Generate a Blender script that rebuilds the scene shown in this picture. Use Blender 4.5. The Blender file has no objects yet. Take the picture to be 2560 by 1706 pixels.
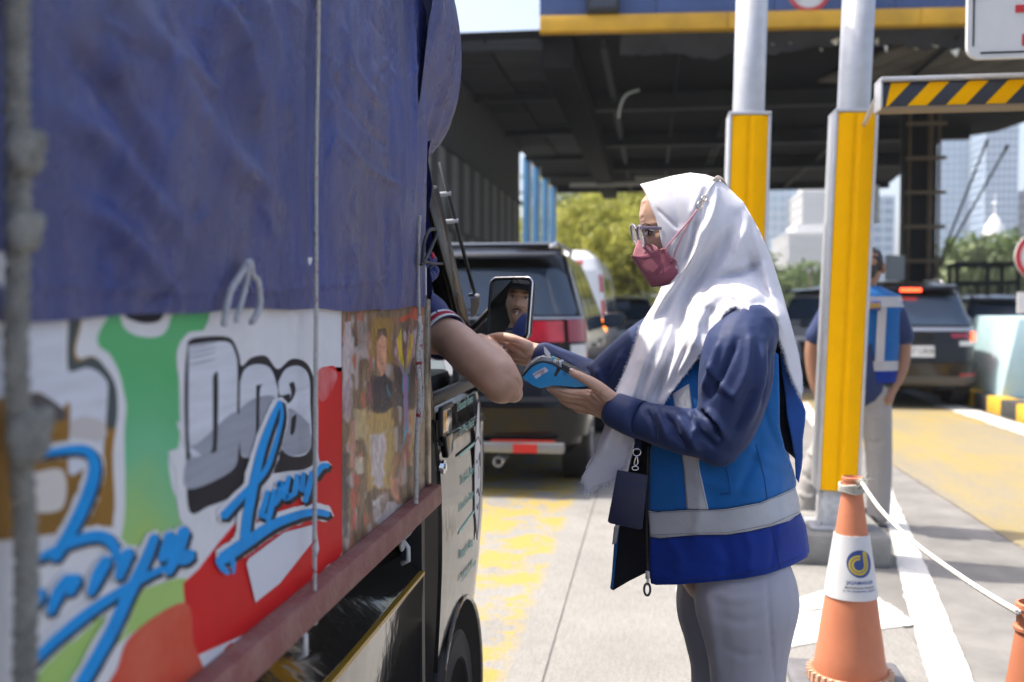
import bpy, bmesh, math, random
import numpy as np
from mathutils import Vector, Matrix, geometry
R = math.radians
random.seed(7); rng = np.random.default_rng(7)
S = bpy.context.scene
COL = S.collection

# ------------------------------------------------------------------ camera
CAMH = 1.36
FPX = 2560 * 35.0 / 36.0
PITCH = math.atan(98 / FPX)
YAW = math.atan(350 * math.cos(PITCH) / FPX)
cam_d = bpy.data.cameras.new('camera'); cam = bpy.data.objects.new('camera', cam_d); COL.objects.link(cam)
cam.location = (0, 0, CAMH)
cam.rotation_euler = (math.pi / 2 - PITCH, 0, YAW)
cam_d.lens = 35; cam_d.sensor_width = 36; cam_d.clip_start = 0.05; cam_d.clip_end = 3000
cam_d.dof.use_dof = True; cam_d.dof.focus_distance = 2.12; cam_d.dof.aperture_fstop = 3.0; cam_d.dof.aperture_blades = 0
S.camera = cam

# ------------------------------------------------------------------ daylight
SUN_EL, SUN_AZ = R(62), math.atan2(-0.97, 0.23)        # azimuth measured from +Y towards +X
sun_dir = Vector((math.sin(SUN_AZ) * math.cos(SUN_EL), math.cos(SUN_AZ) * math.cos(SUN_EL), math.sin(SUN_EL)))
W = bpy.data.worlds.new('World'); S.world = W; W.use_nodes = True
wn = W.node_tree.nodes; wl = W.node_tree.links
sky = wn.new('ShaderNodeTexSky'); sky.sky_type = 'NISHITA'; sky.sun_disc = False
sky.sun_elevation = SUN_EL; sky.sun_rotation = SUN_AZ; sky.air_density = 0.8; sky.dust_density = 5.0; sky.ozone_density = 1.0
bg = wn['Background']; bg.inputs['Strength'].default_value = 0.135
wl.new(sky.outputs[0], bg.inputs['Color'])
sl = bpy.data.lights.new('sun', 'SUN'); sun = bpy.data.objects.new('sun', sl); COL.objects.link(sun)
sl.energy = 2.5; sl.angle = R(0.53); sl.color = (1.0, 0.945, 0.85)
sun.rotation_euler = (-sun_dir).to_track_quat('-Z', 'Y').to_euler(); sun.location = (0, 0, 30)
S.view_settings.view_transform = 'Standard'; S.view_settings.look = 'None'; S.view_settings.gamma = 1
S.view_settings.exposure = 1.38; S.view_settings.use_curve_mapping = False
S.render.engine = 'CYCLES'
S.cycles.use_denoising = True; S.cycles.max_bounces = 8; S.cycles.volume_bounces = 1; S.cycles.transparent_max_bounces = 12
S.cycles.caustics_reflective = False; S.cycles.caustics_refractive = False

# ------------------------------------------------------------------ measuring helpers (photo pixel -> point in the place)
_f = Vector((-math.sin(YAW) * math.cos(PITCH), math.cos(YAW) * math.cos(PITCH), -math.sin(PITCH)))
_r = Vector((math.cos(YAW), math.sin(YAW), 0)); _u = _r.cross(_f)
CP = Vector((0, 0, CAMH))
def ray(px, py): return _f + _r * ((px - 1280) / FPX) + _u * ((853 - py) / FPX)
def pY(px, py, Y): d = ray(px, py); return CP + d * (Y / d.y)
def pX(px, py, X): d = ray(px, py); return CP + d * (X / d.x)
def pZ(px, py, z=0.0): d = ray(px, py); return CP + d * ((z - CAMH) / d.z)
_fa, _ra, _ua = (np.array(v) for v in (_f, _r, _u))
def pYa(P, Y):
    d = _fa + np.outer((P[:, 0] - 1280) / FPX, _ra) + np.outer((853 - P[:, 1]) / FPX, _ua)
    return np.array([0, 0, CAMH]) + d * (Y / d[:, 1])[:, None]

# ------------------------------------------------------------------ objects
def tag(o, label=None, cat=None, group=None, kind=None):
    if label: o['label'] = label
    if cat: o['category'] = cat
    if group: o['group'] = group
    if kind: o['kind'] = kind
    return o
def empty(name, loc=(0, 0, 0), label=None, cat=None, group=None, rz=0):
    o = bpy.data.objects.new(name, None); COL.objects.link(o); o.location = loc; o.rotation_euler = (0, 0, rz)
    o.empty_display_size = 0.1
    return tag(o, label, cat, group)
def root_loc(o):
    v = Vector((0, 0, 0))
    while o is not None: v += o.location; o = o.parent
    return v
def mesh_obj(name, verts, faces, mats, parent=None, smooth=True, fm=None, local=False, angle=None):
    """verts in place coordinates (local=True: in the parent's frame)"""
    me = bpy.data.meshes.new(name)
    if parent is not None and not local:
        off = np.array(root_loc(parent)); verts = np.asarray([tuple(v) for v in verts], float) - off
    me.from_pydata([tuple(v) for v in verts], [], [tuple(f) for f in faces])
    for m in (mats if isinstance(mats, (list, tuple)) else [mats]): me.materials.append(m)
    if fm is not None: me.polygons.foreach_set('material_index', np.asarray(fm, dtype=np.int32))
    me.polygons.foreach_set('use_smooth', [smooth] * len(me.polygons))
    me.update()
    if angle is not None:
        me.set_sharp_from_angle(angle=R(angle))
    o = bpy.data.objects.new(name, me); COL.objects.link(o)
    if parent is not None: o.parent = parent
    return o
def copy_tree(o, parent=None):
    c = o.copy(); COL.objects.link(c)
    if parent is not None: c.parent = parent
    for ch in list(o.children): copy_tree(ch, c)
    return c
def finish(o, bevel=None, seg=2, subd=0, solid=None, sm=0, smf=0.5, remesh=None, angle=40):
    """bake modifiers into the mesh"""
    if solid: m = o.modifiers.new('s', 'SOLIDIFY'); m.thickness = solid; m.offset = -1
    if remesh: m = o.modifiers.new('r', 'REMESH'); m.mode = 'VOXEL'; m.voxel_size = remesh; m.use_smooth_shade = True
    if sm: m = o.modifiers.new('sm', 'SMOOTH'); m.iterations = sm; m.factor = smf
    if bevel: m = o.modifiers.new('b', 'BEVEL'); m.width = bevel; m.segments = seg; m.limit_method = 'ANGLE'; m.angle_limit = R(35)
    if subd: m = o.modifiers.new('u', 'SUBSURF'); m.levels = subd; m.render_levels = subd
    dg = bpy.context.evaluated_depsgraph_get(); ev = o.evaluated_get(dg)
    me = bpy.data.meshes.new_from_object(ev, depsgraph=dg); old = o.data; o.modifiers.clear(); o.data = me
    bpy.data.meshes.remove(old)
    if bevel or remesh or subd:
        me.polygons.foreach_set('use_smooth', [True] * len(me.polygons))
        if bevel: me.set_sharp_from_angle(angle=R(angle))
    return o

class G:
    """collects shapes that belong to ONE part"""
    def __init__(s): s.v = []; s.f = []; s.m = []
    def add(s, v, f, m=0):
        n = len(s.v); s.v += [tuple(p) for p in v]; s.f += [tuple(i + n for i in q) for q in f]; s.m += [m] * len(f); return s
    def box(s, c, d, rot=None, m=0, taper=1.0):
        x, y, z = d[0] / 2, d[1] / 2, d[2] / 2
        vs = [(-x, -y, -z), (x, -y, -z), (x, y, -z), (-x, y, -z), (-x * taper, -y * taper, z), (x * taper, -y * taper, z), (x * taper, y * taper, z), (-x * taper, y * taper, z)]
        M = rot if isinstance(rot, Matrix) else (Matrix.Rotation(rot, 3, 'Z') if rot else None)
        c = Vector(c); vs = [(M @ Vector(p) if M else Vector(p)) + c for p in vs]
        return s.add(vs, [(0, 3, 2, 1), (4, 5, 6, 7), (0, 1, 5, 4), (1, 2, 6, 5), (2, 3, 7, 6), (3, 0, 4, 7)], m)
    def bar(s, a, b, w, h, m=0, up=Vector((0, 0, 1))):
        a = Vector(a); b = Vector(b); d = b - a; L = d.length; d.normalize()
        x = d.cross(up)
        if x.length < 1e-4: x = d.cross(Vector((0, 1, 0)))
        x.normalize(); z = x.cross(d)
        return s.box((a + b) / 2, (w, L, h), Matrix((x, d, z)).transposed(), m)
    def tube(s, pts, rad, n=10, m=0, cap=True, squash=None, up=None):
        pts = [Vector(p) for p in pts]
        if not hasattr(rad, '__len__'): rad = [rad] * len(pts)
        k = len(pts); tang = []
        for i in range(k):
            t = pts[min(i + 1, k - 1)] - pts[max(i - 1, 0)]; tang.append(t.normalized())
        nrm = up if up is not None else tang[0].orthogonal(); nrm = Vector(nrm); rings = []
        for i in range(k):
            nrm = (nrm - tang[i] * nrm.dot(tang[i])).normalized(); bn = tang[i].cross(nrm)
            r = rad[i]; q = squash if squash else 1.0
            rings.append([pts[i] + nrm * (math.cos(2 * math.pi * j / n) * r) + bn * (math.sin(2 * math.pi * j / n) * r * q) for j in range(n)])
        v = [p for rg in rings for p in rg]; f = []
        for i in range(k - 1):
            for j in range(n): a = i * n + j; b = i * n + (j + 1) % n; f.append((a, b, b + n, a + n))
        if cap:
            f.append(tuple(reversed(range(n)))); f.append(tuple(range((k - 1) * n, k * n)))
        return s.add(v, f, m)
    def ball(s, c, r, n=12, m=0, rot=None):
        if not hasattr(r, '__len__'): r = (r, r, r)
        c = Vector(c); v = [Vector((0, 0, -r[2]))]; h = n // 2
        for i in range(1, h):
            a = -math.pi / 2 + math.pi * i / h
            for j in range(n):
                b = 2 * math.pi * j / n; v.append(Vector((r[0] * math.cos(a) * math.cos(b), r[1] * math.cos(a) * math.sin(b), r[2] * math.sin(a))))
        v.append(Vector((0, 0, r[2]))); f = []
        for j in range(n): f.append((0, 1 + (j + 1) % n, 1 + j))
        for i in range(h - 2):
            for j in range(n): a = 1 + i * n + j; b = 1 + i * n + (j + 1) % n; f.append((a, b, b + n, a + n))
        t = len(v) - 1; o = 1 + (h - 2) * n
        for j in range(n): f.append((o + j, o + (j + 1) % n, t))
        return s.add([(rot @ p if rot else p) + c for p in v], f, m)
    def lathe(s, prof, c=(0, 0, 0), n=24, m=0, axis='Z'):
        c = Vector(c); v = []; f = []
        for (r, z) in prof:
            for j in range(n):
                a = 2 * math.pi * j / n; p = (r * math.cos(a), r * math.sin(a), z)
                if axis == 'X': p = (p[2], p[0], p[1])
                if axis == 'Y': p = (p[0], -p[2], p[1])
                v.append(Vector(p) + c)
        for i in range(len(prof) - 1):
            for j in range(n): a = i * n + j; b = i * n + (j + 1) % n; f.append((a, b, b + n, a + n))
        return s.add(v, f, m)
    def prism(s, poly, vec, m=0):
        """closed polygon of 3D points extruded along vec"""
        poly = [Vector(p) for p in poly]; vec = Vector(vec); n = len(poly)
        v = poly + [p + vec for p in poly]
        f = [tuple(range(n)), tuple(reversed(range(n, 2 * n)))] + [(i, i + n, (i + 1) % n + n, (i + 1) % n) for i in range(n)]
        return s.add(v, f, m)
    def build(s, name, mats, parent=None, smooth=False, local=False, angle=None, **kw):
        o = mesh_obj(name, s.v, s.f, mats, parent, smooth, s.m, local, angle)
        if kw: finish(o, **kw)
        return o

def spline(pts, n=8):
    """Catmull-Rom through the points"""
    P = [np.array(p, float) for p in pts]; out = []
    for i in range(len(P) - 1):
        p0 = P[max(i - 1, 0)]; p1 = P[i]; p2 = P[i + 1]; p3 = P[min(i + 2, len(P) - 1)]
        for k in range(n):
            t = k / n; out.append(0.5 * (2 * p1 + (p2 - p0) * t + (2 * p0 - 5 * p1 + 4 * p2 - p3) * t * t + (3 * p1 - p0 - 3 * p2 + p3) * t ** 3))
    out.append(P[-1]); return np.array(out)
def inside(P, poly):
    P = np.asarray(P, float); poly = np.asarray(poly, float); x, y = P[:, 0], P[:, 1]; r = np.zeros(len(P), bool); n = len(poly)
    for i in range(n):
        x1, y1 = poly[i]; x2, y2 = poly[(i + 1) % n]
        c = ((y1 > y) != (y2 > y)) & (x < (x2 - x1) * (y - y1) / (y2 - y1 + 1e-12) + x1); r ^= c
    return r
def dist_poly(P, line):
    """distance of points to polyline, signed side"""
    P = np.asarray(P, float); L = np.asarray(line, float); best = np.full(len(P), 1e9); side = np.zeros(len(P)); tt = np.zeros(len(P))
    seg = np.linalg.norm(np.diff(L, axis=0), axis=1); tot = seg.sum(); acc = 0
    for i in range(len(L) - 1):
        a, b = L[i], L[i + 1]; d = b - a; t = np.clip(((P - a) @ d) / (d @ d + 1e-9), 0, 1); q = a + t[:, None] * d
        dd = np.linalg.norm(P - q, axis=1); s = d[0] * (P[:, 1] - a[1]) - d[1] * (P[:, 0] - a[0]); w = dd < best
        best[w] = dd[w]; side[w] = np.sign(s[w]); tt[w] = (acc + t[w] * seg[i]) / tot; acc += seg[i]
    return best, side, tt
def folds_at(P, folds):
    """each fold: (polyline, width, height[, sharp]) ; soft ridge that fades at its two ends"""
    out = np.zeros(len(P))
    for fo in folds:
        line, w, a = fo[:3]; ln = spline(line, 5) if len(line) > 2 else np.array(line, float)
        d, s, t = dist_poly(P, ln); e = np.clip(np.minimum(t, 1 - t) * 5, 0, 1); e = e * e * (3 - 2 * e)
        if len(fo) > 3:      # one steep flank
            ww = np.where(s * fo[3] > 0, w * 0.35, w * 1.5)
        else: ww = w
        out += a * np.exp(-(d / ww) ** 2) * (0.25 + 0.75 * e)
    return out
class TPS:
    def __init__(s, P, V, lam=1e-3):
        s.P = np.array(P, float) / 100.0; n = len(s.P)
        A = np.zeros((n + 3, n + 3)); A[:n, :n] = s.k(s.P, s.P) + lam * np.eye(n); Q = np.c_[np.ones(n), s.P]
        A[:n, n:] = Q; A[n:, :n] = Q.T; s.w = np.linalg.solve(A, np.r_[np.array(V, float), 0, 0, 0])
    def k(s, A, B):
        r2 = ((A[:, None, :] - B[None]) ** 2).sum(-1); return 0.5 * r2 * np.log(r2 + 1e-12)
    def __call__(s, X):
        X = np.asarray(X, float) / 100.0; return s.k(X, s.P) @ s.w[:-3] + np.c_[np.ones(len(X)), X] @ s.w[-3:]
def resample(poly, step, closed=True):
    P = [np.array(p, float) for p in poly]; out = []
    n = len(P)
    for i in range(n if closed else n - 1):
        a, b = P[i], P[(i + 1) % n]; k = max(1, int(np.linalg.norm(b - a) / step))
        out += [a + (b - a) * j / k for j in range(k)]
    if not closed: out.append(P[-1])
    return np.array(out)
def fill(poly, step, smooth_outline=False):
    """triangulated flat net inside a polygon: (points, triangles)"""
    B = resample(spline(list(poly) + [poly[0]], 6)[:-1] if smooth_outline else poly, step)
    lo, hi = B.min(0), B.max(0); xs = np.arange(lo[0], hi[0], step); ys = np.arange(lo[1], hi[1], step * 0.87)
    g = np.array([(x + (step / 2 if j % 2 else 0), y) for j, y in enumerate(ys) for x in xs])
    g = g[inside(g, B)]; d, _, _ = dist_poly(g, np.r_[B, B[:1]]); g = g[d > step * 0.55]
    allp = np.r_[B, g]; n = len(B)
    r = geometry.delaunay_2d_cdt([Vector(p) for p in allp], [(i, (i + 1) % n) for i in range(n)], [], 1, 1e-5)
    return np.array([tuple(v) for v in r[0]]), [tuple(f) for f in r[2]]
class Half:
    """half-thickness field of a body seen side-on: T^2 interpolated from control points (px,py,mm)"""
    def __init__(s, ctrl, zero=None, folds=(), cap=None):
        c = [(x, y, t * t) for x, y, t in ctrl]
        if zero is not None: c += [(x, y, 0.0) for x, y in resample(zero, 22, False)]
        c = np.array(c, float); s.f = TPS(c[:, :2], c[:, 2] / 1e4, 2e-3); s.folds = folds
    def __call__(s, P, fold=1.0):
        t = np.sqrt(np.maximum(s.f(P), 0) * 1e4) / 1000.0
        if len(s.folds): t = t + fold * folds_at(P, s.folds) / 1000.0 * np.clip(t / 0.02, 0, 1)
        return t
def relief(name, poly, T, Yc, step, mat, parent, off=0.0, far=True, near=True, solid=None, fold_far=0.4, smooth_outline=False, slope=0.0, x0=0):
    """body whose near half follows T; far half mirrored about the mid plane. slope turns the mid plane."""
    P, F = fill(poly, step, smooth_outline); v = []; f = []
    yc = Yc + slope * (P[:, 0] - x0)
    t = T(P) + off; A = pYa(P, yc - t)
    if near: v += list(A); f += F
    if far:
        t2 = T(P, fold_far) + off; Bq = pYa(P, yc - t2); Bq = Bq.copy(); Bq[:, 1] = 2 * yc - Bq[:, 1]; n = len(v)
        v += list(Bq); f += [tuple(n + i for i in q[::-1]) for q in F]
    o = mesh_obj(name, v, f, mat, parent, True)
    bm = bmesh.new(); bm.from_mesh(o.data); bmesh.ops.remove_doubles(bm, verts=bm.verts, dist=0.0006); bmesh.ops.recalc_face_normals(bm, faces=bm.faces)
    bm.to_mesh(o.data); bm.free()
    if solid: finish(o, solid=solid)
    o.data.polygons.foreach_set('use_smooth', [True] * len(o.data.polygons))
    return o
def displace_px(o, folds, facing=True):
    """raise cloth folds on an existing mesh along its normals, placed as the photo shows them"""
    me = o.data; n = len(me.vertices); co = np.zeros(n * 3); me.vertices.foreach_get('co', co); co = co.reshape(-1, 3)
    nr = np.zeros(n * 3); me.vertices.foreach_get('normal', nr); nr = nr.reshape(-1, 3)
    w = co + np.array(root_loc(o)); d = w - np.array([0, 0, CAMH]); z = d @ _fa; px = 1280 + FPX * (d @ _ra) / z; py = 853 - FPX * (d @ _ua) / z
    a = folds_at(np.c_[px, py], folds) / 1000.0
    if facing: a = a * np.clip(-(nr * d).sum(1) / np.linalg.norm(d, axis=1) * 1.6 + 0.15, 0, 1)
    me.vertices.foreach_set('co', (co + nr * a[:, None]).ravel()); me.update()

# ------------------------------------------------------------------ materials
MATS = {}
def mat(name, col, rough=0.6, metal=0.0, var=0.0, vscale=8.0, bump=0.0, bscale=60.0, col2=None, thr=None, spec=0.5, coat=0.0, emit=None, stretch=None, alpha=None, sheen=0.0, trans=0.0, sss=0.0, detail=4.0):
    if name in MATS: return MATS[name]
    m = bpy.data.materials.new(name); m.use_nodes = True; MATS[name] = m; nt = m.node_tree; N = nt.nodes; L = nt.links; b = N['Principled BSDF']
    c = tuple(col) + (1,) if len(col) == 3 else col
    b.inputs['Base Color'].default_value = c; b.inputs['Roughness'].default_value = rough; b.inputs['Metallic'].default_value = metal
    b.inputs['Specular IOR Level'].default_value = spec; b.inputs['Coat Weight'].default_value = coat; b.inputs['Coat Roughness'].default_value = 0.06
    if sheen: b.inputs['Sheen Weight'].default_value = sheen; b.inputs['Sheen Roughness'].default_value = 0.5
    if trans: b.inputs['Transmission Weight'].default_value = trans
    if sss: b.inputs['Subsurface Weight'].default_value = sss; b.inputs['Subsurface Radius'].default_value = (0.012, 0.005, 0.003); b.inputs['Subsurface Scale'].default_value = 1.0
    if alpha is not None: b.inputs['Alpha'].default_value = alpha
    if emit: b.inputs['Emission Color'].default_value = tuple(emit[:3]) + (1,); b.inputs['Emission Strength'].default_value = emit[3]
    if var or bump or col2:
        tc = N.new('ShaderNodeTexCoord'); mp = N.new('ShaderNodeMapping'); L.new(tc.outputs['Object'], mp.inputs['Vector'])
        if stretch: mp.inputs['Scale'].default_value = stretch
    if var or col2:
        nz = N.new('ShaderNodeTexNoise'); nz.inputs['Scale'].default_value = vscale; nz.inputs['Detail'].default_value = detail; nz.inputs['Roughness'].default_value = 0.62
        L.new(mp.outputs[0], nz.inputs['Vector']); rp = N.new('ShaderNodeValToRGB'); L.new(nz.outputs['Fac'], rp.inputs['Fac'])
        if col2 is not None:
            t0, t1 = thr or (0.45, 0.6); rp.color_ramp.elements[0].position = t0; rp.color_ramp.elements[1].position = t1
            rp.color_ramp.elements[0].color = c; rp.color_ramp.elements[1].color = tuple(col2) + (1,)
        else:
            rp.color_ramp.elements[0].position = 0.25; rp.color_ramp.elements[1].position = 0.75
            rp.color_ramp.elements[0].color = tuple(max(0, x * (1 - var)) for x in c[:3]) + (1,); rp.color_ramp.elements[1].color = tuple(min(1, x * (1 + var)) for x in c[:3]) + (1,)
        L.new(rp.outputs[0], b.inputs['Base Color'])
    if bump:
        n2 = N.new('ShaderNodeTexNoise'); n2.inputs['Scale'].default_value = bscale; n2.inputs['Detail'].default_value = 5; L.new(mp.outputs[0], n2.inputs['Vector'])
        bp = N.new('ShaderNodeBump'); bp.inputs['Strength'].default_value = bump; bp.inputs['Distance'].default_value = 0.01; L.new(n2.outputs['Fac'], bp.inputs['Height']); L.new(bp.outputs[0], b.inputs['Normal'])
    return m
def text_mesh(name, txt, size, matr, mtx, parent, shear=0.0, extrude=0.0008, align='CENTER', bold=0.0, sx=1.0, local=False):
    """raised flat lettering: mtx maps text plane (x right, y up, z out) to the place"""
    cu = bpy.data.curves.new(name, 'FONT'); cu.body = txt; cu.size = size; cu.shear = shear; cu.extrude = extrude; cu.align_x = align; cu.align_y = 'CENTER'; cu.offset = bold
    cu.resolution_u = 3
    o = bpy.data.objects.new(name, cu); COL.objects.link(o)
    dg = bpy.context.evaluated_depsgraph_get(); me = bpy.data.meshes.new_from_object(o.evaluated_get(dg), depsgraph=dg)
    bpy.data.objects.remove(o); bpy.data.curves.remove(cu)
    M = mtx @ Matrix.Diagonal((sx, 1, 1, 1)); me.transform(M)
    if parent is not None and not local: me.transform(Matrix.Translation(-root_loc(parent)))
    me.materials.clear(); me.materials.append(matr)
    o = bpy.data.objects.new(name, me); COL.objects.link(o)
    if parent is not None: o.parent = parent
    return o
def frame(o, x, y):
    """matrix with text x and y axes in place directions"""
    x = Vector(x).normalized(); y = Vector(y); y = (y - x * y.dot(x)).normalized(); z = x.cross(y)
    M = Matrix((x, y, z)).transposed().to_4x4(); M.translation = Vector(o); return M
# ================================================================== SETTING
M_asph = mat('asphalt', (0.195, 0.187, 0.175), 0.9, var=0.3, vscale=3.0, bump=0.25, bscale=220)
M_yel = mat('yellow_enamel', (0.75, 0.40, 0.015), 0.45, var=0.06, vscale=2.5)
M_blk = mat('black_paint', (0.018, 0.018, 0.02), 0.4)
M_dark = mat('dark_metal', (0.016, 0.017, 0.019), 0.6, spec=0.25, var=0.3, vscale=2)
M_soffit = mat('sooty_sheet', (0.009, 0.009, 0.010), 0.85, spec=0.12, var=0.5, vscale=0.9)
M_galv = mat('galvanised_steel', (0.50, 0.51, 0.53), 0.42, metal=0.35, var=0.12, vscale=14)
M_white = mat('white_paint', (0.75, 0.75, 0.74), 0.5, var=0.05, vscale=5)
M_rubber = mat('rubber', (0.02, 0.02, 0.02), 0.85)
M_chrome = mat('chrome', (0.75, 0.75, 0.76), 0.12, metal=1.0)
M_steel = mat('brushed_steel', (0.45, 0.45, 0.46), 0.35, metal=0.8)
M_red = mat('red_enamel', (0.55, 0.02, 0.02), 0.4)

def worn_paint(name, base, base2, paint, thr, scale=2.2, stretch=(1, 0.5, 1), xr=None, bump=0.3):
    """concrete with a worn coat of paint between two x positions"""
    m = bpy.data.materials.new(name); m.use_nodes = True; nt = m.node_tree; N = nt.nodes; L = nt.links; b = N['Principled BSDF']; b.inputs['Roughness'].default_value = 0.85
    tc = N.new('ShaderNodeTexCoord'); mp = N.new('ShaderNodeMapping'); mp.inputs['Scale'].default_value = stretch; L.new(tc.outputs['Object'], mp.inputs[0])
    def noise(s, d=6, r=0.65, src=mp):
        n = N.new('ShaderNodeTexNoise'); n.inputs['Scale'].default_value = s; n.inputs['Detail'].default_value = d; n.inputs['Roughness'].default_value = r; L.new(src.outputs[0] if src is mp else src, n.inputs['Vector']); return n.outputs['Fac']
    def ramp(f, a, bb, c0=(0, 0, 0, 1), c1=(1, 1, 1, 1)):
        r = N.new('ShaderNodeValToRGB'); r.color_ramp.elements[0].position = a; r.color_ramp.elements[1].position = bb; r.color_ramp.elements[0].color = c0; r.color_ramp.elements[1].color = c1; L.new(f, r.inputs[0]); return r.outputs[0]
    mp2 = N.new('ShaderNodeMapping'); mp2.inputs['Scale'].default_value = (9, 1.1, 1); L.new(tc.outputs['Object'], mp2.inputs[0])
    g = ramp(noise(1.6), 0.3, 0.7, base + (1,), base2 + (1,))
    fine = ramp(noise(140, 3), 0.3, 0.75, (0.72, 0.72, 0.72, 1), (1.15, 1.15, 1.15, 1))
    tin = ramp(noise(9, 4, 0.6, mp2.outputs[0]), 0.3, 0.7, (0.86, 0.86, 0.85, 1), (1.06, 1.06, 1.06, 1))
    def mul(a, c):
        x = N.new('ShaderNodeMix'); x.data_type = 'RGBA'; x.blend_type = 'MULTIPLY'; x.inputs[0].default_value = 1; L.new(a, x.inputs[6]); L.new(c, x.inputs[7]); return x.outputs[2]
    g = mul(mul(g, fine), tin)
    g = mul(g, ramp(noise(1.3, 7, 0.7), 0.30, 0.42, (0.72, 0.70, 0.68, 1), (1, 1, 1, 1)))
    f = ramp(noise(scale, 12, 0.76), thr[0], thr[1])
    if xr:
        sp = N.new('ShaderNodeSeparateXYZ'); L.new(tc.outputs['Object'], sp.inputs[0])
        mr = N.new('ShaderNodeMapRange'); mr.inputs[1].default_value = xr[1]; mr.inputs[2].default_value = xr[1] - 0.06; L.new(sp.outputs[0], mr.inputs[0])
        mr2 = N.new('ShaderNodeMapRange'); mr2.inputs[1].default_value = xr[0]; mr2.inputs[2].default_value = xr[0] + 0.06; L.new(sp.outputs[0], mr2.inputs[0])
        f = mul(mul(f, mr.outputs[0]), mr2.outputs[0])
    x = N.new('ShaderNodeMix'); x.data_type = 'RGBA'; L.new(f, x.inputs[0]); L.new(g, x.inputs[6])
    pc = N.new('ShaderNodeRGB'); pc.outputs[0].default_value = paint + (1,); L.new(mul(pc.outputs[0], fine), x.inputs[7]); L.new(x.outputs[2], b.inputs['Base Color'])
    bp = N.new('ShaderNodeBump'); bp.inputs['Strength'].default_value = bump; bp.inputs['Distance'].default_value = 0.004; L.new(noise(130, 4), bp.inputs['Height']); L.new(bp.outputs[0], b.inputs['Normal'])
    return m
M_conc = worn_paint('lane_concrete', (0.225, 0.218, 0.203), (0.285, 0.275, 0.255), (0.36, 0.265, 0.065), (0.455, 0.53), 4.6, (0.8, 0.7, 1), (-1.55, -0.50))
M_asphy = worn_paint('yellow_washed_asphalt', (0.20, 0.19, 0.175), (0.24, 0.225, 0.205), (0.34, 0.25, 0.065), (0.34, 0.66), 1.3, (1, 0.35, 1))
M_line = worn_paint('road_line_paint', (0.30, 0.29, 0.28), (0.34, 0.33, 0.31), (0.68, 0.67, 0.63), (0.30, 0.44), 6.0, (1, 0.6, 1))
M_plinth = mat('plinth_concrete', (0.23, 0.225, 0.21), 0.9, var=0.35, vscale=6, bump=0.3, bscale=60)

g = G(); g.add([(-900, -60, -0.03), (900, -60, -0.03), (900, 900, -0.03), (-900, 900, -0.03)], [(0, 1, 2, 3)])
tag(g.build('ground', mat('far_ground', (0.20, 0.20, 0.17), 0.95, var=0.3, vscale=0.05)), 'wide dusty ground reaching the horizon', kind='structure')
g = G(); g.box((3.6, 20, -0.02), (19.2, 64, 0.04))
tag(g.build('road', M_asph), 'grey asphalt toll plaza roadway', kind='structure')
lane = empty('lane_pavement', (0, 0, 0), 'concrete lane pavement with worn yellow paint'); tag(lane, kind='structure')
xs = [(-5.2, -2.85), (-2.84, -0.378), (-0.372, 1.05)]
for (x0, x1) in xs:
    for y0 in (-4.0, 1.5, 7.03, 12.56, 18.1, 23.6, 29.1):
        g = G(); g.box(((x0 + x1) / 2, y0 + 2.76, -0.02), (x1 - x0, 5.51, 0.052)); g.build('concrete_slab', M_conc, lane, bevel=0.006, seg=1)
# painted markings, thin sheets on the road
def sheet(pts, z=0.01): return [pZ(x, y, z) for x, y in pts]
def ground_poly(name, pts, m, z, parent=None, step=None):
    q = resample(pts, 9); q = q + np.random.default_rng(len(pts)).normal(size=q.shape) * np.array([1.6, 0.8]); v = [pZ(x, y, z) for x, y in q]; return mesh_obj(name, v, [tuple(range(len(v)))], m, parent, False)
tag(ground_poly('road_marking', [(2211, 1149), (2330, 1226), (2700, 1462), (2900, 1300), (2700, 1117), (2330, 1008), (2240, 985), (1960, 985), (2020, 1040), (2060, 1060)], M_asphy, 0.006), 'large faded yellow painted zone on the right lane', kind='structure')
tag(ground_poly('road_marking', [(2100, 905), (2330, 992), (2720, 1112), (2720, 1142), (2330, 1010), (2100, 912)], M_line, 0.010), 'white edge line along the striped kerb', kind='structure')
tag(ground_poly('road_marking', [(2192, 1190), (2215, 1190), (2330, 1450), (2480, 1810), (2360, 1810), (2323, 1706), (2262, 1490)], M_line, 0.0088), 'wide white line running past the traffic cone', kind='structure')
tag(ground_poly('road_marking', [(1995, 1010), (2020, 1005), (2090, 1110), (2062, 1110)], M_line, 0.0096), 'short white line behind the yellow posts', kind='structure')
tag(ground_poly('road_marking', [(1880, 1565), (1940, 1545), (2000, 1530), (2040, 1528), (2100, 1511), (2150, 1506), (2196, 1496), (2240, 1520), (2290, 1561), (2220, 1570), (2150, 1584), (2045, 1604), (1960, 1622)], M_line, 0.0096), 'bright white bar on the ground behind the cone', kind='structure')
tag(ground_poly('road_marking', [(1960, 1503), (2010, 1490), (2120, 1459), (2150, 1456), (2190, 1470), (2196, 1497), (2120, 1511), (1970, 1534)], M_line, 0.0104), 'dull narrow white bar beyond the bright one', kind='structure')
tag(ground_poly('road_marking', [(1690, 1470), (1722, 1455), (1790, 1700), (1740, 1700)], M_line, 0.0096), 'white line beside the woman', kind='structure')

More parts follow.
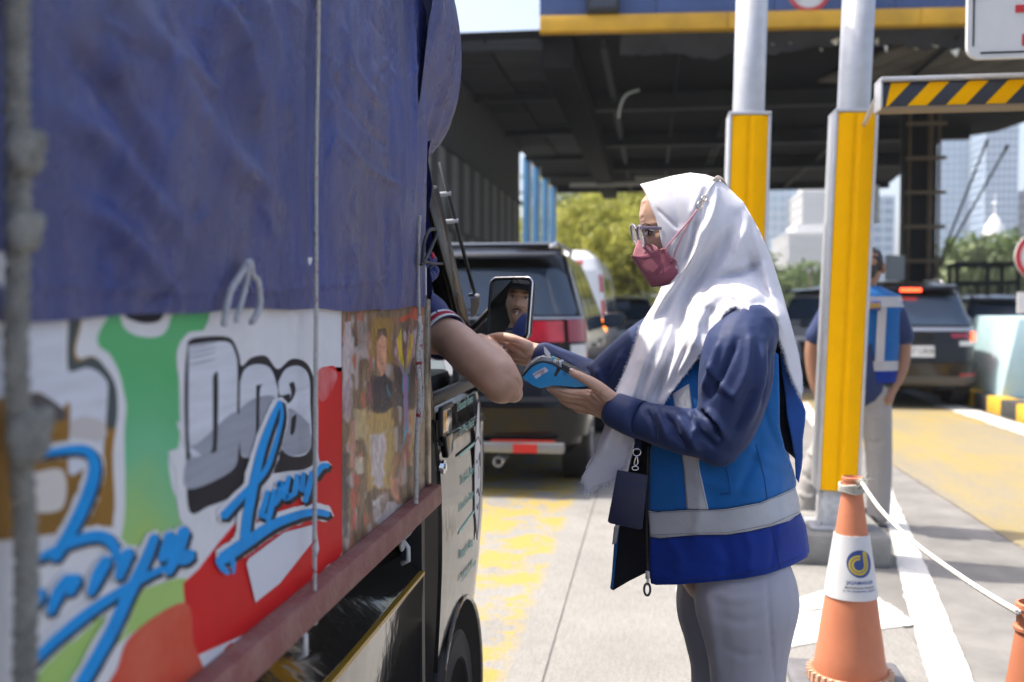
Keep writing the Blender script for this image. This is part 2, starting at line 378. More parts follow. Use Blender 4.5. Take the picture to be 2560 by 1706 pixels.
# kerb of single stones, island, blue block
isl = empty('traffic_island', (5.4, 8, 0), 'raised island with black and yellow kerb stones', 'traffic island')
G().box((6.05, 15.5, 0.075), (3.4, 17, 0.2)).build('island_top', M_plinth, isl)
for k in range(34):
    G().box((4.23, 7.25 + k * 0.5, 0.085), (0.24, 0.49, 0.235)).build('kerb_stone', mat('kerb_yellow', (0.60, 0.36, 0.03), 0.75, var=0.25, vscale=9) if k % 2 else mat('kerb_black', (0.045, 0.045, 0.045), 0.8, var=0.4, vscale=9), isl, bevel=0.02)
bl = empty('crash_block', (5.2, 13.2, 0.17), 'pale blue concrete crash block with a small hazard plate', 'crash barrier')
M_pale = mat('pale_blue_paint', (0.42, 0.60, 0.64), 0.6, var=0.08, vscale=4, bump=0.1)
G().prism([(4.24, 12.9, 0.172), (7, 12.9, 0.172), (7, 12.9, 1.17), (4.43, 12.9, 1.17)], (0, 1.7, 0)).build('block_body', M_pale, bl, bevel=0.04)
G().box((5.6, 12.895, 0.90), (1.75, 0.02, 0.42)).build('sunk_panel', mat('blue_grey_panel', (0.22, 0.36, 0.42), 0.6, var=0.15), bl)
G().box((5.6, 12.87, 0.645), (2.1, 0.09, 0.06)).build('ledge', M_pale, bl, bevel=0.015)
hz = empty('hazard_plate', (4.72, 12.86, 1.05), 'small yellow and black striped plate on the blue block', 'hazard plate')
G().box((4.74, 12.87, 1.02), (0.26, 0.015, 0.12)).build('plate', M_yel, hz)
for k in range(3): G().prism([(4.63 + k * 0.09, 12.860, 0.962), (4.665 + k * 0.09, 12.860, 0.962), (4.715 + k * 0.09, 12.860, 1.078), (4.68 + k * 0.09, 12.860, 1.078)], (0, -0.003, 0)).build('stripe', M_blk, hz)

# ------------------------------------------------------------------ toll canopy
can = empty('toll_canopy', (0, 15, 0), 'dark roofed toll plaza canopy with blue fascia over yellow band', 'canopy')
ZC = 5.34; FL = Vector((-1.68, 15.0, 0)); FR = Vector((12.0, 15.0 + 0.45 * 13.7 / 6.5, 0)); fd = (FR - FL).normalized(); fn = Vector((fd.y, -fd.x, 0))
rotF = Matrix((fd, -fn, Vector((0, 0, 1)))).transposed()
def fp(s, o, z): p = FL + fd * s + fn * o; return (p.x, p.y, z)
M_fas = mat('blue_fascia', (0.055, 0.10, 0.26), 0.55, var=0.2, vscale=1.5)
M_band = mat('ochre_band', (0.60, 0.33, 0.02), 0.5, var=0.3, vscale=1.1)
for k in range(8): G().box(fp(0.85 + k * 1.72, 0.05, 6.35), (1.712, 0.12, 1.52), rotF).build('fascia_panel', M_fas, can, bevel=0.01)
for k in range(5): G().box(fp(1.37 + k * 2.75, 0.09, 5.47), (2.742, 0.22, 0.235), rotF).build('band_panel', M_band, can, bevel=0.012)
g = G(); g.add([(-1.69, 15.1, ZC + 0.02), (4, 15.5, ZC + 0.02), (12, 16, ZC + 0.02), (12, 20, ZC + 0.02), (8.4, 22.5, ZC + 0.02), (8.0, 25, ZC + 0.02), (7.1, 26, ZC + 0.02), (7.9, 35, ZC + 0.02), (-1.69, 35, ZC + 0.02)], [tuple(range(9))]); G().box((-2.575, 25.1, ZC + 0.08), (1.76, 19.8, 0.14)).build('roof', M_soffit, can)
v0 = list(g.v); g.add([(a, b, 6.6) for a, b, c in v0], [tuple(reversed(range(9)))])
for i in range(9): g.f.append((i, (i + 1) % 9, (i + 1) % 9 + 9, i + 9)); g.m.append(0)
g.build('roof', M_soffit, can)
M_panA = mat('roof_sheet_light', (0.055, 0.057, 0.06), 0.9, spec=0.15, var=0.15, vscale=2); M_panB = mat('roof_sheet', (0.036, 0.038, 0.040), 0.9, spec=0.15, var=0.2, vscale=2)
base = None                                                                    # left bay: sheets of the ceiling
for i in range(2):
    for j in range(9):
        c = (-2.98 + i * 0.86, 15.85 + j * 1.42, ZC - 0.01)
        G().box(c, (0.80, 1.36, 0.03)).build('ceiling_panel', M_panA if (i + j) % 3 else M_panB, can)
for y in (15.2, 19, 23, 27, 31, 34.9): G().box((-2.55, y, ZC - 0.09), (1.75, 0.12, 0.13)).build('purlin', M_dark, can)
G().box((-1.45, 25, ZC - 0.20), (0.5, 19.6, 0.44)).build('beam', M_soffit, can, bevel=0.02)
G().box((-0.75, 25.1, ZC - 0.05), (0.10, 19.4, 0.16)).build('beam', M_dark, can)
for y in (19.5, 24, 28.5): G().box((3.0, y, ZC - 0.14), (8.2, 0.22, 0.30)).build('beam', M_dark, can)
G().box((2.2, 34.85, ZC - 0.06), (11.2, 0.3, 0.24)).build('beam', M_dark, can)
# brown ribbed soffit at the right front
M_rib = mat('rusty_ribbed_soffit', (0.13, 0.105, 0.07), 0.75, var=0.5, vscale=1.5)
for k in range(16): G().box((3.6 + k * 0.5, 17.2, ZC - 0.04), (0.42, 2.9, 0.06), 0.35).build('soffit_rib', M_rib, can)
# left wall of upright sheets
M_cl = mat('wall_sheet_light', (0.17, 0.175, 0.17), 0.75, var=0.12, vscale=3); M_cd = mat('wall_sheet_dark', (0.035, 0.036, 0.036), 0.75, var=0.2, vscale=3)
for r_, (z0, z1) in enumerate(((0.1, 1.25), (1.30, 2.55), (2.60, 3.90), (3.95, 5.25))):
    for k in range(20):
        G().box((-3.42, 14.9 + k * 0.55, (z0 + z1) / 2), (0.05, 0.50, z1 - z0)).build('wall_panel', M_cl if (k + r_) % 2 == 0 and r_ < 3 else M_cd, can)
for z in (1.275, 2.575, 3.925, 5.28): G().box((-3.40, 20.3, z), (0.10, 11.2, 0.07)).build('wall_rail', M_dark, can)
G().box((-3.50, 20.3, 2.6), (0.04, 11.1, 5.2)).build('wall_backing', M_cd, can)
M_colb = mat('column_blue', (0.12, 0.33, 0.60), 0.5, var=0.12, vscale=3)
for y in (27.1, 29.3, 31.8, 34.3):
    c = G().box((-3.4, y, 2.65), (0.20, 0.26, 5.3)).build('column', M_colb, can, bevel=0.01)
    G().box((-3.29, y - 0.06, 2.65), (0.03, 0.10, 5.3)).build('column_edge', M_white, c)
for (x, y, l) in ((-1.1, 30.5, 3.6), (0.1, 29.2, 2.0)):
    f = G().box((x + 0.4, y, ZC - 0.42), (l, 0.14, 0.10)).build('light_fitting', mat('dull_white', (0.42, 0.42, 0.38), 0.6), can)
    G().tube([(x + 0.4, y, ZC - 0.4), (x + 0.4, y, ZC + 0.0)], 0.02, 6).build('hanger', M_dark, f)
# torn lining that hangs under the band, as one uneven sheet
v = []; f = []; n = 120
for i in range(n):
    s = 1.2 + i * 0.085; dz = 0.24 + 0.05 * math.sin(i * 0.11) + 0.03 * math.sin(i * 0.47 + 1) + random.random() * 0.06
    v += [fp(s, -0.03, 5.36), fp(s, -0.10 - 0.05 * math.sin(i * .5), 5.36 - dz * 0.5), fp(s, -0.18 + 0.08 * math.sin(i * 0.7), 5.36 - dz)]
for i in range(n - 1):
    for j in range(2): a = i * 3 + j; f.append((a, a + 3, a + 4, a + 1))
mesh_obj('torn_lining', v, f, mat('grimy_foil', (0.028, 0.028, 0.031), 0.6, var=0.5, vscale=2, spec=0.25), can)
g = G()
for k in range(26):
    s = 3.2 + k * 0.27 + random.uniform(-.1, .1); p = fp(s, 0.05, 5.36 - random.uniform(0.16, 0.36)); w = random.uniform(0.05, 0.14)
    g.add([p, (p[0] + w, p[1], p[2] + random.uniform(-.05, .05)), (p[0] + w * 0.6, p[1] - 0.05, p[2] - random.uniform(.04, .12))], [(0, 1, 2)])
tag(g.build('foil_scraps', mat('bright_foil', (0.7, 0.66, 0.5), 0.3, metal=0.6), can), kind='stuff')
for (x, z, r_) in ((0.4, ZC - 0.10, 0.03), (1.5, ZC - 0.14, 0.02), (1.62, ZC - 0.14, 0.02), (4.4, ZC - 0.12, 0.035)): G().tube([(x, 15.4, z), (x, 34.6, z)], r_, 8).build('pipe', M_dark, can, smooth=True)
q = spline([fp(1.55, -1.3, ZC - 0.55), fp(1.35, -1.3, ZC - 0.62), fp(1.25, -1.3, ZC - 0.80), fp(1.22, -1.3, ZC - 1.0)], 5); G().tube(q, 0.02, 6).build('dangling_strip', mat('dull_white', (0.42, 0.42, 0.38), 0.6), can, smooth=True)
for (x, y, l) in ((1.6, 20.5, 0.5), (2.9, 22.0, 0.9), (0.9, 24.5, 0.7), (5.6, 19.0, 0.6)): q = spline([(x, y, ZC), (x + l * .3, y, ZC - 0.28), (x + l * .7, y + .3, ZC - 0.30), (x + l, y + .5, ZC)], 6); G().tube(q, 0.012, 6).build('loose_cable', M_dark, can, smooth=True)
# boxes hung on the fascia
for s, w, z0 in ((0.93, 0.48, 5.60), (4.62, 0.2, 5.58)):
    d = empty('fascia_display', fp(s, 0.2, z0), 'dark boxed display hanging at the left of the blue fascia' if w > .3 else 'narrow dark box on the blue fascia beside the right post', 'display')
    G().box(fp(s, 0.19, z0 + 0.5), (w, 0.16, 1.0), rotF).build('housing', M_blk, d, bevel=0.015)
    G().box(fp(s, 0.275, z0 + 0.5), (w * 0.8, 0.01, 0.86), rotF).build('screen', mat('dead_screen', (0.05, 0.055, 0.07), 0.25), d)
def round_sign(c, r, ax, up, label, txt=None, arrows=False, size=0.13):
    d = empty('height_limit_sign' if txt else 'prohibition_sign', c, label, 'road sign'); nrm = Vector(ax).cross(Vector(up)); c = Vector(c)
    def ring(r0, r1, o, m, nm, n=40):
        v = []; f = []
        for j in range(n):
            a = 2 * math.pi * j / n; e = Vector(ax) * math.cos(a) + Vector(up) * math.sin(a); v += [c + e * r0 + nrm * o, c + e * r1 + nrm * o]
        for j in range(n): a = 2 * j; b = 2 * ((j + 1) % n); f.append((a, a + 1, b + 1, b))
        return mesh_obj(nm, v, f, m, d, False)
    G().prism([c + Vector(ax) * (r * math.cos(2 * math.pi * j / 40)) + Vector(up) * (r * math.sin(2 * math.pi * j / 40)) + nrm * 0.02 for j in range(40)], -nrm * 0.03).build('disc', mat('sign_white', (0.62, 0.62, 0.62), 0.5), d)
    ring(r * 0.80, r * 1.0, 0.024, mat('sign_red', (0.50, 0.035, 0.04), 0.5), 'red_rim')
    if txt:
        text_mesh('lettering', txt, size, M_blk, frame(c + nrm * 0.026, ax, up), d, extrude=0.001, bold=0.004)
        for sg in (1, -1):
            a = c + Vector(ax) * (sg * r * 0.5) - Vector(up) * 0.0 + nrm * 0.025
            G().prism([a + Vector(up) * (r * 0.5), a - Vector(up) * (r * 0.5), a - Vector(ax) * (sg * r * 0.22)], nrm * 0.002).build('side_arrow', M_blk, d)
    return d
c = fp(3.92, 0.115, 5.885); round_sign(c, 0.31, fd, (0, 0, 1), 'round red rimmed height limit sign reading 2.8 m on the blue fascia', '2.8 m', size=0.17)
# far ladder pylon with box
pyl = empty('pylon', (5.3, 21.5, 0), 'dark lattice pylon with a rusty ladder under the canopy edge', 'pylon')
G().box((5.52, 22.0, 2.7), (0.62, 0.5, 5.4)).build('shaft', M_dark, pyl, bevel=0.02)
for x in (5.22, 5.62, 5.80): G().tube([(x, 21.5, 0.1), (x, 21.5, 5.3)], 0.03 if x != 5.62 else 0.05, 8).build('conduit', mat('rusty_pipe', (0.14, 0.09, 0.05), 0.7, var=0.4, vscale=5), pyl)
for z in (1.6, 2.2, 2.9, 3.6, 4.3, 5.0): G().box((5.54, 21.48, z), (0.78, 0.06, 0.07)).build('ladder_rung', mat('rusty_rung', (0.20, 0.15, 0.09), 0.7), pyl)
pb = empty('junction_box', (4.75, 21.3, 1.5), 'pale grey junction box mounted beside the pylon', 'junction box')
G().box((4.93, 21.35, 2.05), (0.36, 0.16, 0.52)).build('box_body', mat('box_grey', (0.45, 0.46, 0.45), 0.6), pb, bevel=0.02)
G().box((4.93, 21.26, 2.05), (0.30, 0.01, 0.45)).build('box_door', mat('box_grey', (0.5, 0.5, 0.5)), pb)
ws = empty('lit_board', (4.33, 21.3, 2.9), 'small white board hanging under the canopy beside the pylon', 'sign board')
G().box((4.42, 21.3, 3.35), (0.34, 0.05, 0.78)).build('board', M_white, ws, bevel=0.01); G().tube([(4.42, 21.3, 3.7), (4.42, 21.3, 5.3)], 0.012, 6).build('hanger', M_dark, ws)
for i, (a, b) in enumerate((((6.0, 23.5, 1.2), (7.35, 23.5, 4.95)), ((6.0, 24.0, 1.2), (7.95, 24.0, 4.9)))):
    st = empty('stay_rod', a, ('thin steeper' if i == 0 else 'thin flatter') + ' black stay rod leaning against the sky beside the pylon', 'stay rod')
    G().tube([a, b], 0.024, 8).build('rod', M_dark, st); G().tube([Vector(a).lerp(Vector(b), .96), Vector(a).lerp(Vector(b), 1.0)], 0.035, 8).build('socket', M_dark, st)
# steel cage frame
cg = empty('steel_cage', (6.2, 20, 0), 'open dark steel cage frame standing before the trees', 'cage frame')
for (x, y) in ((5.75, 20), (6.85, 20), (5.95, 21.2), (6.95, 21.2), (6.3, 20)): G().box((x, y, 1.05), (0.06, 0.06, 2.1)).build('post', M_dark, cg)
for z in (2.08, 1.72): G().box((6.3, 20, z), (1.16, 0.07, 0.07)).build('rail', M_dark, cg); G().box((6.45, 21.2, z), (1.06, 0.07, 0.07)).build('rail', M_dark, cg)
G().bar((5.75, 20, 2.08), (5.95, 21.2, 2.08), 0.06, 0.07).build('rail', M_dark, cg); G().bar((6.85, 20, 2.08), (6.95, 21.2, 2.08), 0.06, 0.07).build('rail', M_dark, cg)
for k in range(5): G().box((5.95 + k * 0.18, 20, 1.25), (0.025, 0.025, 0.95)).build('bar', M_dark, cg)

# ------------------------------------------------------------------ posts, gate bar, signs
M_sleeve = mat('yellow_sleeve', (0.95, 0.47, 0.0), 0.6, spec=0.06, var=0.05, vscale=6)
def post(tx, ty, bx, by, label, far):
    Y = 5.45; top = pY(tx, ty, Y); bot = pY(bx, by, Y); d = (top - bot) / (top.z - bot.z)
    o = empty('barrier_post', (bot.x, Y, 0.16), label, 'post', 'posts on the concrete plinth'); P = lambda z: bot + d * (z - bot.z)
    G().tube([P(0.17), P(0.6), P(1.5), P(2.4), P(3.55)], 0.083, 24).build('pole', M_galv, o, smooth=True)
    zt, zb = 2.33, 0.375; a, b = P(zb), P(zt); ax = (b - a).normalized(); x = Vector((1, 0, 0)); x = (x - ax * x.dot(ax)).normalized(); yv = ax.cross(x)
    rot = Matrix((x, -yv, ax)).transposed().to_3x3() if False else Matrix((x, yv, ax)).transposed()
    L = (b - a).length; mid = (a + b) / 2
    g = G()
    n = 26; v = []; f = []                                  # bulged yellow sheet on the camera side and back
    for sgn in (1, -1):
        base = len(v)
        for j in range(n):
            t = -1 + 2 * j / (n - 1); dx = 0.092 * t; dy = -sgn * (0.098 + 0.018 * (1 - t * t) - 0.012 * math.exp(-(t / 0.12) ** 2))
            for q in (-0.5, 0.5): v.append(mid + x * dx + yv * (-dy) * -1 * 1 + ax * (q * L))
        for j in range(n - 1): k = base + 2 * j; f.append((k, k + 2, k + 3, k + 1) if sgn > 0 else (k, k + 1, k + 3, k + 2))
    mesh_obj('reflective_sheet', v, f, M_sleeve, o, True)
    for sg in (-1, 1):
        G().box(mid + x * (sg * 0.1005), (0.016, 0.21, L + 0.015), rot).build('edge_channel', M_galv, o, bevel=0.004)
    G().box(b + ax * 0.012, (0.217, 0.225, 0.018), rot).build('sleeve_cap', M_galv, o, bevel=0.004)
    G().box(P(0.27), (0.16, 0.17, 0.2), rot).build('foot_box', mat('worn_white_foot', (0.5, 0.51, 0.52), 0.6, var=0.3, vscale=25), o, bevel=0.008)
    G().box(P(0.176), (0.27, 0.26, 0.02)).build('base_plate', M_galv, o, bevel=0.004)
    for sx in (-1, 1): G().tube([P(0.16) + Vector((sx * 0.1, -0.1, 0)), P(0.215) + Vector((sx * 0.1, -0.1, 0))], 0.012, 6).build('bolt', M_galv, o)
    G().tube([P(0.2) + Vector((0.085, -0.11, 0)), P(0.44) + Vector((0.085, -0.112, 0))], 0.016, 8).build('stiffener', M_galv, o)
    return P
P2 = post(2147, 0, 2083, 1310, 'grey pole with a tall yellow sleeve nearer the striped bar', False)
P1 = post(1880, 0, 1840, 1310, 'grey pole with a yellow sleeve rising behind the woman with white headscarf', True)
pl = empty('plinth', (0.72, 5.55, 0), 'low grey concrete plinth under the two yellow posts', 'plinth')
G().box((0.72, 5.55, 0.08), (1.0, 0.62, 0.17)).build('block', M_plinth, pl, bevel=0.025)

gb = empty('height_bar', (1.1, 4.6, 2.3), 'black and yellow striped height bar hung beside the right post', 'height bar')
L0, L1, Yb = pY(2206, 238, 4.6).x, 3.4, 4.6; zc = pY(2206, 238, 4.6).z - 0.002
G().box(((L0 + L1) / 2, Yb + 0.04, zc), (L1 - L0, 0.10, 0.112)).build('beam', mat('bar_black', (0.02, 0.025, 0.04), 0.35, var=0.3), gb, bevel=0.008)
for k in range(16):
    x = L0 - 0.06 + k * 0.162; q = [(x, -0.050), (x + 0.082, -0.050), (x + 0.175, 0.050), (x + 0.093, 0.050)]
    q = [(max(a, L0 + 0.012), b) for a, b in q]
    if max(a for a, b in q) - min(a for a, b in q) > 0.02: G().prism([(a, Yb - 0.0115, zc + b) for a, b in q], (0, -0.002, 0)).build('stripe', M_sleeve, gb)
G().box(((L0 + L1) / 2, Yb + 0.03, zc + 0.064), (L1 - L0 + 0.03, 0.14, 0.018)).build('top_lip', M_galv, gb, bevel=0.004)
G().box(((L0 + L1) / 2, Yb + 0.03, zc - 0.061), (L1 - L0 + 0.02, 0.13, 0.010)).build('bottom_lip', mat('rusty_rung', (0.3, 0.2, 0.1)), gb)
G().box((L0 - 0.008, Yb + 0.04, zc), (0.012, 0.125, 0.13)).build('end_cap', M_galv, gb, bevel=0.004)
pp = P2(zc); G().tube([(pp.x + 0.05, pp.y, zc + 0.002), (L0 - 0.01, Yb + 0.08, zc + 0.002)], 0.012, 8).build('hanger_rod', M_galv, gb)

sb = empty('info_board', (1.6, 4.3, 2.45), 'white board with red lettering cut by the upper right corner', 'sign board')
a = pY(2418, 148, 4.3); x0, z0 = a.x, a.z
g = G(); pts = []
for (cx, cz, a0) in ((x0 + 0.05, z0 + 0.05, 180), (x0 + 1.55, z0 + 0.05, 270), (x0 + 1.55, z0 + 0.85, 0), (x0 + 0.05, z0 + 0.85, 90)):
    for j in range(6): an = R(a0 + j * 18); pts.append((cx + 0.05 * math.cos(an), 4.3, cz + 0.05 * math.sin(an)))
G().prism(pts, (0, 0.03, 0)).build('board', mat('board_white', (0.62, 0.62, 0.60), 0.45, var=0.05), sb)
for (c, s) in (((x0 + 0.022, 4.298, z0 + 0.45), (0.006, 0.004, 0.80)), ((x0 + 0.8, 4.298, z0 + 0.022), (1.5, 0.004, 0.007))): G().box(c, s).build('border_line', M_blk, sb)
G().tube([(x0 + 0.022, 4.297, z0 + 0.25), (x0 + 0.022, 4.285, z0 + 0.25)], 0.008, 8).build('screw', M_steel, sb)
r = pY(2546, 22, 4.296); G().box((r.x + 0.09, 4.297, r.z), (0.2, 0.004, 0.03)).build('lettering', M_red, sb); G().box((r.x + 0.09, 4.297, r.z - 0.10), (0.032, 0.004, 0.19)).build('lettering', M_red, sb)
r = pY(2556, 100, 4.296); G().box((r.x + 0.06, 4.2965, r.z), (0.12, 0.004, 0.045)).build('lettering', M_red, sb)
for dx in (0.3, 1.3): G().box((x0 + dx, 4.36, z0 + 0.7), (0.05, 0.05, 1.5)).build('support', M_galv, sb)
G().box((x0 + 0.8, 4.42, z0 + 1.42), (2.2, 0.07, 0.07)).build('crossbeam', M_galv, sb)
p = pY(2604, 641, 11.0); sg = round_sign((p.x, 11.0, p.z), 0.265, Vector((1, 0, 0)), Vector((0, 0, 1)), 'round red rimmed prohibition sign at the right edge above the blue block')
G().tube([(p.x, 11.05, 0.17), (p.x, 11.05, p.z + 0.3)], 0.03, 10).build('pole', M_galv, sg); G().box((p.x - 0.02, 11.0, 1.35), (0.42, 0.02, 0.22)).build('sub_plate', M_white, sg)

# ------------------------------------------------------------------ trees and far city
def leaf_mat(n, c, c2, s=3.0):
    m = mat(n, c, 0.55, col2=c2, vscale=s, thr=(0.3, 0.7), spec=0.3); nt = m.node_tree; b = nt.nodes['Principled BSDF']; tr_ = nt.nodes.new('ShaderNodeBsdfTranslucent'); mx_ = nt.nodes.new('ShaderNodeMixShader'); mx_.inputs[0].default_value = 0.45
    src = b.inputs['Base Color'].links[0].from_socket; nt.links.new(src, tr_.inputs[0]); nt.links.new(b.outputs[0], mx_.inputs[1]); nt.links.new(tr_.outputs[0], mx_.inputs[2]); nt.links.new(mx_.outputs[0], nt.nodes['Material Output'].inputs[0]); return m
M_leaf1 = leaf_mat('sunlit_leaves', (0.24, 0.27, 0.05), (0.50, 0.47, 0.10)); M_leaf2 = leaf_mat('green_leaves', (0.06, 0.11, 0.025), (0.14, 0.18, 0.05)); M_bark = mat('bark', (0.11, 0.08, 0.06), 0.9, var=0.3)
def tree(x, y, h, cr, label, leafm, n=2600, ls=0.2, group=None, z0=0.3):
    o = empty('tree', (x, y, 0), label, 'tree', group); rr = random.Random(int(x * 97 + y * 13)); g = G(); top = Vector((x, y, h * 0.55)); tips = []
    g.tube([(x, y, -0.1), (x + 0.1, y, h * 0.25), tuple(top)], [h * 0.03, h * 0.022, h * 0.012], 8)
    for k in range(9):
        a = rr.uniform(0, 6.28); e = rr.uniform(0.1, 1.0); st = Vector((x, y, h * rr.uniform(0.25, 0.55))); en = st + Vector((math.cos(a) * cr * 0.75 * (1.1 - e * .6), math.sin(a) * cr * 0.75 * (1.1 - e * .6), h * (0.05 + 0.4 * e)))
        g.tube([st, st.lerp(en, 0.5) + Vector((0, 0, h * 0.04)), en], [h * 0.011, h * 0.007, h * 0.003], 6); tips.append(en); tips.append(st.lerp(en, 0.6) + Vector((0, 0, h * 0.05)))
    g.build('trunk', M_bark, o, smooth=True)
    cl = []
    for t in tips:
        for q in range(4): cl.append(t + Vector((rr.gauss(0, cr * .22), rr.gauss(0, cr * .22), rr.gauss(0, h * .09))))
    for q in range(10): cl.append(Vector((x + rr.gauss(0, cr * .5), y + rr.gauss(0, cr * .5), max(z0, h * rr.uniform(.12, .4)))))
    r_ = np.random.default_rng(int(abs(x) * 31 + y)); C = np.array([tuple(c) for c in cl]); idx = r_.integers(0, len(C), n)
    d = r_.normal(size=(n, 3)); d /= np.linalg.norm(d, axis=1)[:, None]; c = C[idx] + d * (r_.random(n) ** 0.5)[:, None] * cr * 0.28; c[:, 2] = np.maximum(c[:, 2], z0)
    u = r_.normal(size=(n, 3)); u /= np.linalg.norm(u, axis=1)[:, None]; w = np.cross(u, d); w /= np.linalg.norm(w, axis=1)[:, None] + 1e-9; s = (ls * r_.uniform(0.6, 1.3, n))[:, None]
    V = np.stack([c - u * s, c + w * s * 0.45, c + u * s, c - w * s * 0.45], 1).reshape(-1, 3); F = np.arange(4 * n).reshape(-1, 4)
    cr_o = mesh_obj('crown', V, F, leafm, o, False); tag(cr_o, kind='stuff'); return o
tl = ['bushy yellow green tree beyond the canopy, next to the blue columns', 'tall yellow green tree in the middle of the opening behind the van', 'lower leafy tree left of the woman with the headscarf', 'darker green tree set back between the lighter ones', 'leafy tree behind the head of the woman']
for i, (x, y, h, cr, m, n) in enumerate(((-3.6, 44, 7.6, 3.0, M_leaf1, 5200), (-1.6, 47, 8.3, 3.2, M_leaf1, 5600), (-0.6, 42, 5.4, 2.4, M_leaf1, 4400), (-4.6, 52, 7.6, 3.2, M_leaf2, 3600), (1.4, 50, 6.6, 3.0, M_leaf1, 4200))):
    tree(x, y, h, cr, tl[i], m, n, 0.17, 'trees beyond the canopy')
for i, (px, Y, h, cr) in enumerate(((2345, 70, 4.4, 4.0), (2425, 75, 5.2, 4.6), (2500, 80, 5.8, 5.0), (2570, 84, 6.2, 5.4), (2650, 84, 6.4, 5.4))):
    x = (px - 1630) / 2489 * Y; tree(x, Y, h, cr, 'round green tree in the far belt, ' + ['first to the right of the stay rods', 'behind the steel cage', 'under the low grey building', 'behind the red rimmed sign', 'cut off by the right edge'][i], M_leaf2 if i % 2 else mat('olive_leaves', (0.06, 0.09, 0.02), 0.6, col2=(0.12, 0.15, 0.04), vscale=2, thr=(0.3, 0.7)), 2600, 0.42, 'trees in the far belt', 0.2)
for i, (px, Y, h, cr) in enumerate(((1965, 95, 4.4, 4.0), (2025, 92, 4.0, 3.6))):
    tree((px - 1630) / 2489 * Y, Y, h, cr, 'small far tree beside the left of the right post' if i else 'small far tree seen over the headscarf shoulder', M_leaf2, 1500, 0.4, 'small far trees', 0.2)
pa = empty('palm_tree', ((2008 - 1630) / 2489 * 80, 80, 0), 'lone dark palm seen between the headscarf and the post', 'palm tree'); xx = pa.location.x
G().tube([(xx, 80, 0), (xx + 0.1, 80, 4.4)], [0.14, 0.09], 8).build('trunk', M_bark, pa, smooth=True)
for k in range(11):
    a = k * 0.571; dirv = Vector((math.cos(a), math.sin(a), 0)); v = []; f = []
    for j in range(7):
        t = j / 6; p = Vector((xx + 0.1, 80, 4.4)) + dirv * (1.1 * t) + Vector((0, 0, 0.55 * t - 1.0 * t * t)); s = dirv.cross(Vector((0, 0, 1))) * (0.16 * math.sin(math.pi * min(1, t + .12)) + .01); v += [p - s, p + s + Vector((0, 0, .02))]
    for j in range(6): f.append((2 * j, 2 * j + 1, 2 * j + 3, 2 * j + 2))
    mesh_obj('frond', v, f, M_leaf2, pa, False)
# hedge-like fence far right
M_gl = mat('tower_glass', (0.30, 0.42, 0.54), 0.25, var=0.15, vscale=0.05); M_gl2 = mat('tower_glass_dark', (0.19, 0.27, 0.39), 0.3, var=0.15, vscale=0.05); M_sp = mat('tower_spandrel', (0.46, 0.54, 0.62), 0.6)  # base colours paled towards blue to carry part of the distance haze
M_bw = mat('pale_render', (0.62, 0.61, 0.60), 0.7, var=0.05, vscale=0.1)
def tower(x0, x1, y, dep, h, label, gm, floors, fins=0, sp=M_sp, name='office_tower', roofbox=True, cat='tower'):
    o = empty(name, ((x0 + x1) / 2, y, 0), label, cat); G().box(((x0 + x1) / 2, y + dep / 2, h / 2 - 1), (x1 - x0, dep, h + 2)).build('wall', gm, o)
    fh = h / floors; g = G()
    for k in range(1, floors + 1): g.box(((x0 + x1) / 2, y + dep / 2, k * fh - 0.22 * fh), (x1 - x0 + 0.7, dep + 0.7, fh * 0.26))
    tag(g.build('floor_bands', sp, o), kind='stuff')
    if fins:
        g = G()
        for k in range(fins + 1):
            xx = x0 + (x1 - x0) * k / fins; g.box((xx, y - 0.5, h / 2), (0.5, 0.35, h)); yy = y + dep * k / fins; g.box((x0 - 0.5, yy, h / 2), (0.35, 0.5, h))
        tag(g.build('facade_fins', sp, o), kind='stuff')
    if roofbox: G().box(((x0 + x1) / 2, y + dep / 2, h + 1.2), ((x1 - x0) * 0.6, dep * 0.6, 2.4)).build('roof_plant', sp, o)
    return o
PXX = lambda px, Y: (px - 1630) / 2489 * Y
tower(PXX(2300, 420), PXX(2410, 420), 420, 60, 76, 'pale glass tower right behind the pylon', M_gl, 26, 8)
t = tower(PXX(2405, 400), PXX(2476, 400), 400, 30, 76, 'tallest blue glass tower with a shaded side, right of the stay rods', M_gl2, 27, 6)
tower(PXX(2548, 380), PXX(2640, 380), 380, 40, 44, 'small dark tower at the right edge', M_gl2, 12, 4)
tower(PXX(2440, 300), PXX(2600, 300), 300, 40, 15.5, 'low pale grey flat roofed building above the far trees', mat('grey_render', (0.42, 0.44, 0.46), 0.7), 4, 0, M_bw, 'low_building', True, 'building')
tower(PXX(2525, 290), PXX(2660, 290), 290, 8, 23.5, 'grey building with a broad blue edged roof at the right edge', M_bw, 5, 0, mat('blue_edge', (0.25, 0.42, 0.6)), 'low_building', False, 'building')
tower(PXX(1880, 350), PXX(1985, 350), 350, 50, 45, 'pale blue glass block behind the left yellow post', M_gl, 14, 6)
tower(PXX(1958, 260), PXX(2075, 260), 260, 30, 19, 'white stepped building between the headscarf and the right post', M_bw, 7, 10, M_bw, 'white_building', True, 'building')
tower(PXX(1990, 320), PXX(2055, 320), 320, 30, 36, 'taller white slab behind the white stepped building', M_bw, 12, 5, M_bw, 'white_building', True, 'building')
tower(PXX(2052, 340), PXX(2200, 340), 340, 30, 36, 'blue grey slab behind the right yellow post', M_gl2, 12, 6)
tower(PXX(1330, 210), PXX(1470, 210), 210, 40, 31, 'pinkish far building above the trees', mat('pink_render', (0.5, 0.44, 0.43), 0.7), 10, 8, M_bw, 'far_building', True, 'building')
mn = empty('white_dome', (PXX(2428, 250), 250, 0), 'slender white domed tower beside the low grey building', 'dome')
x = mn.location.x
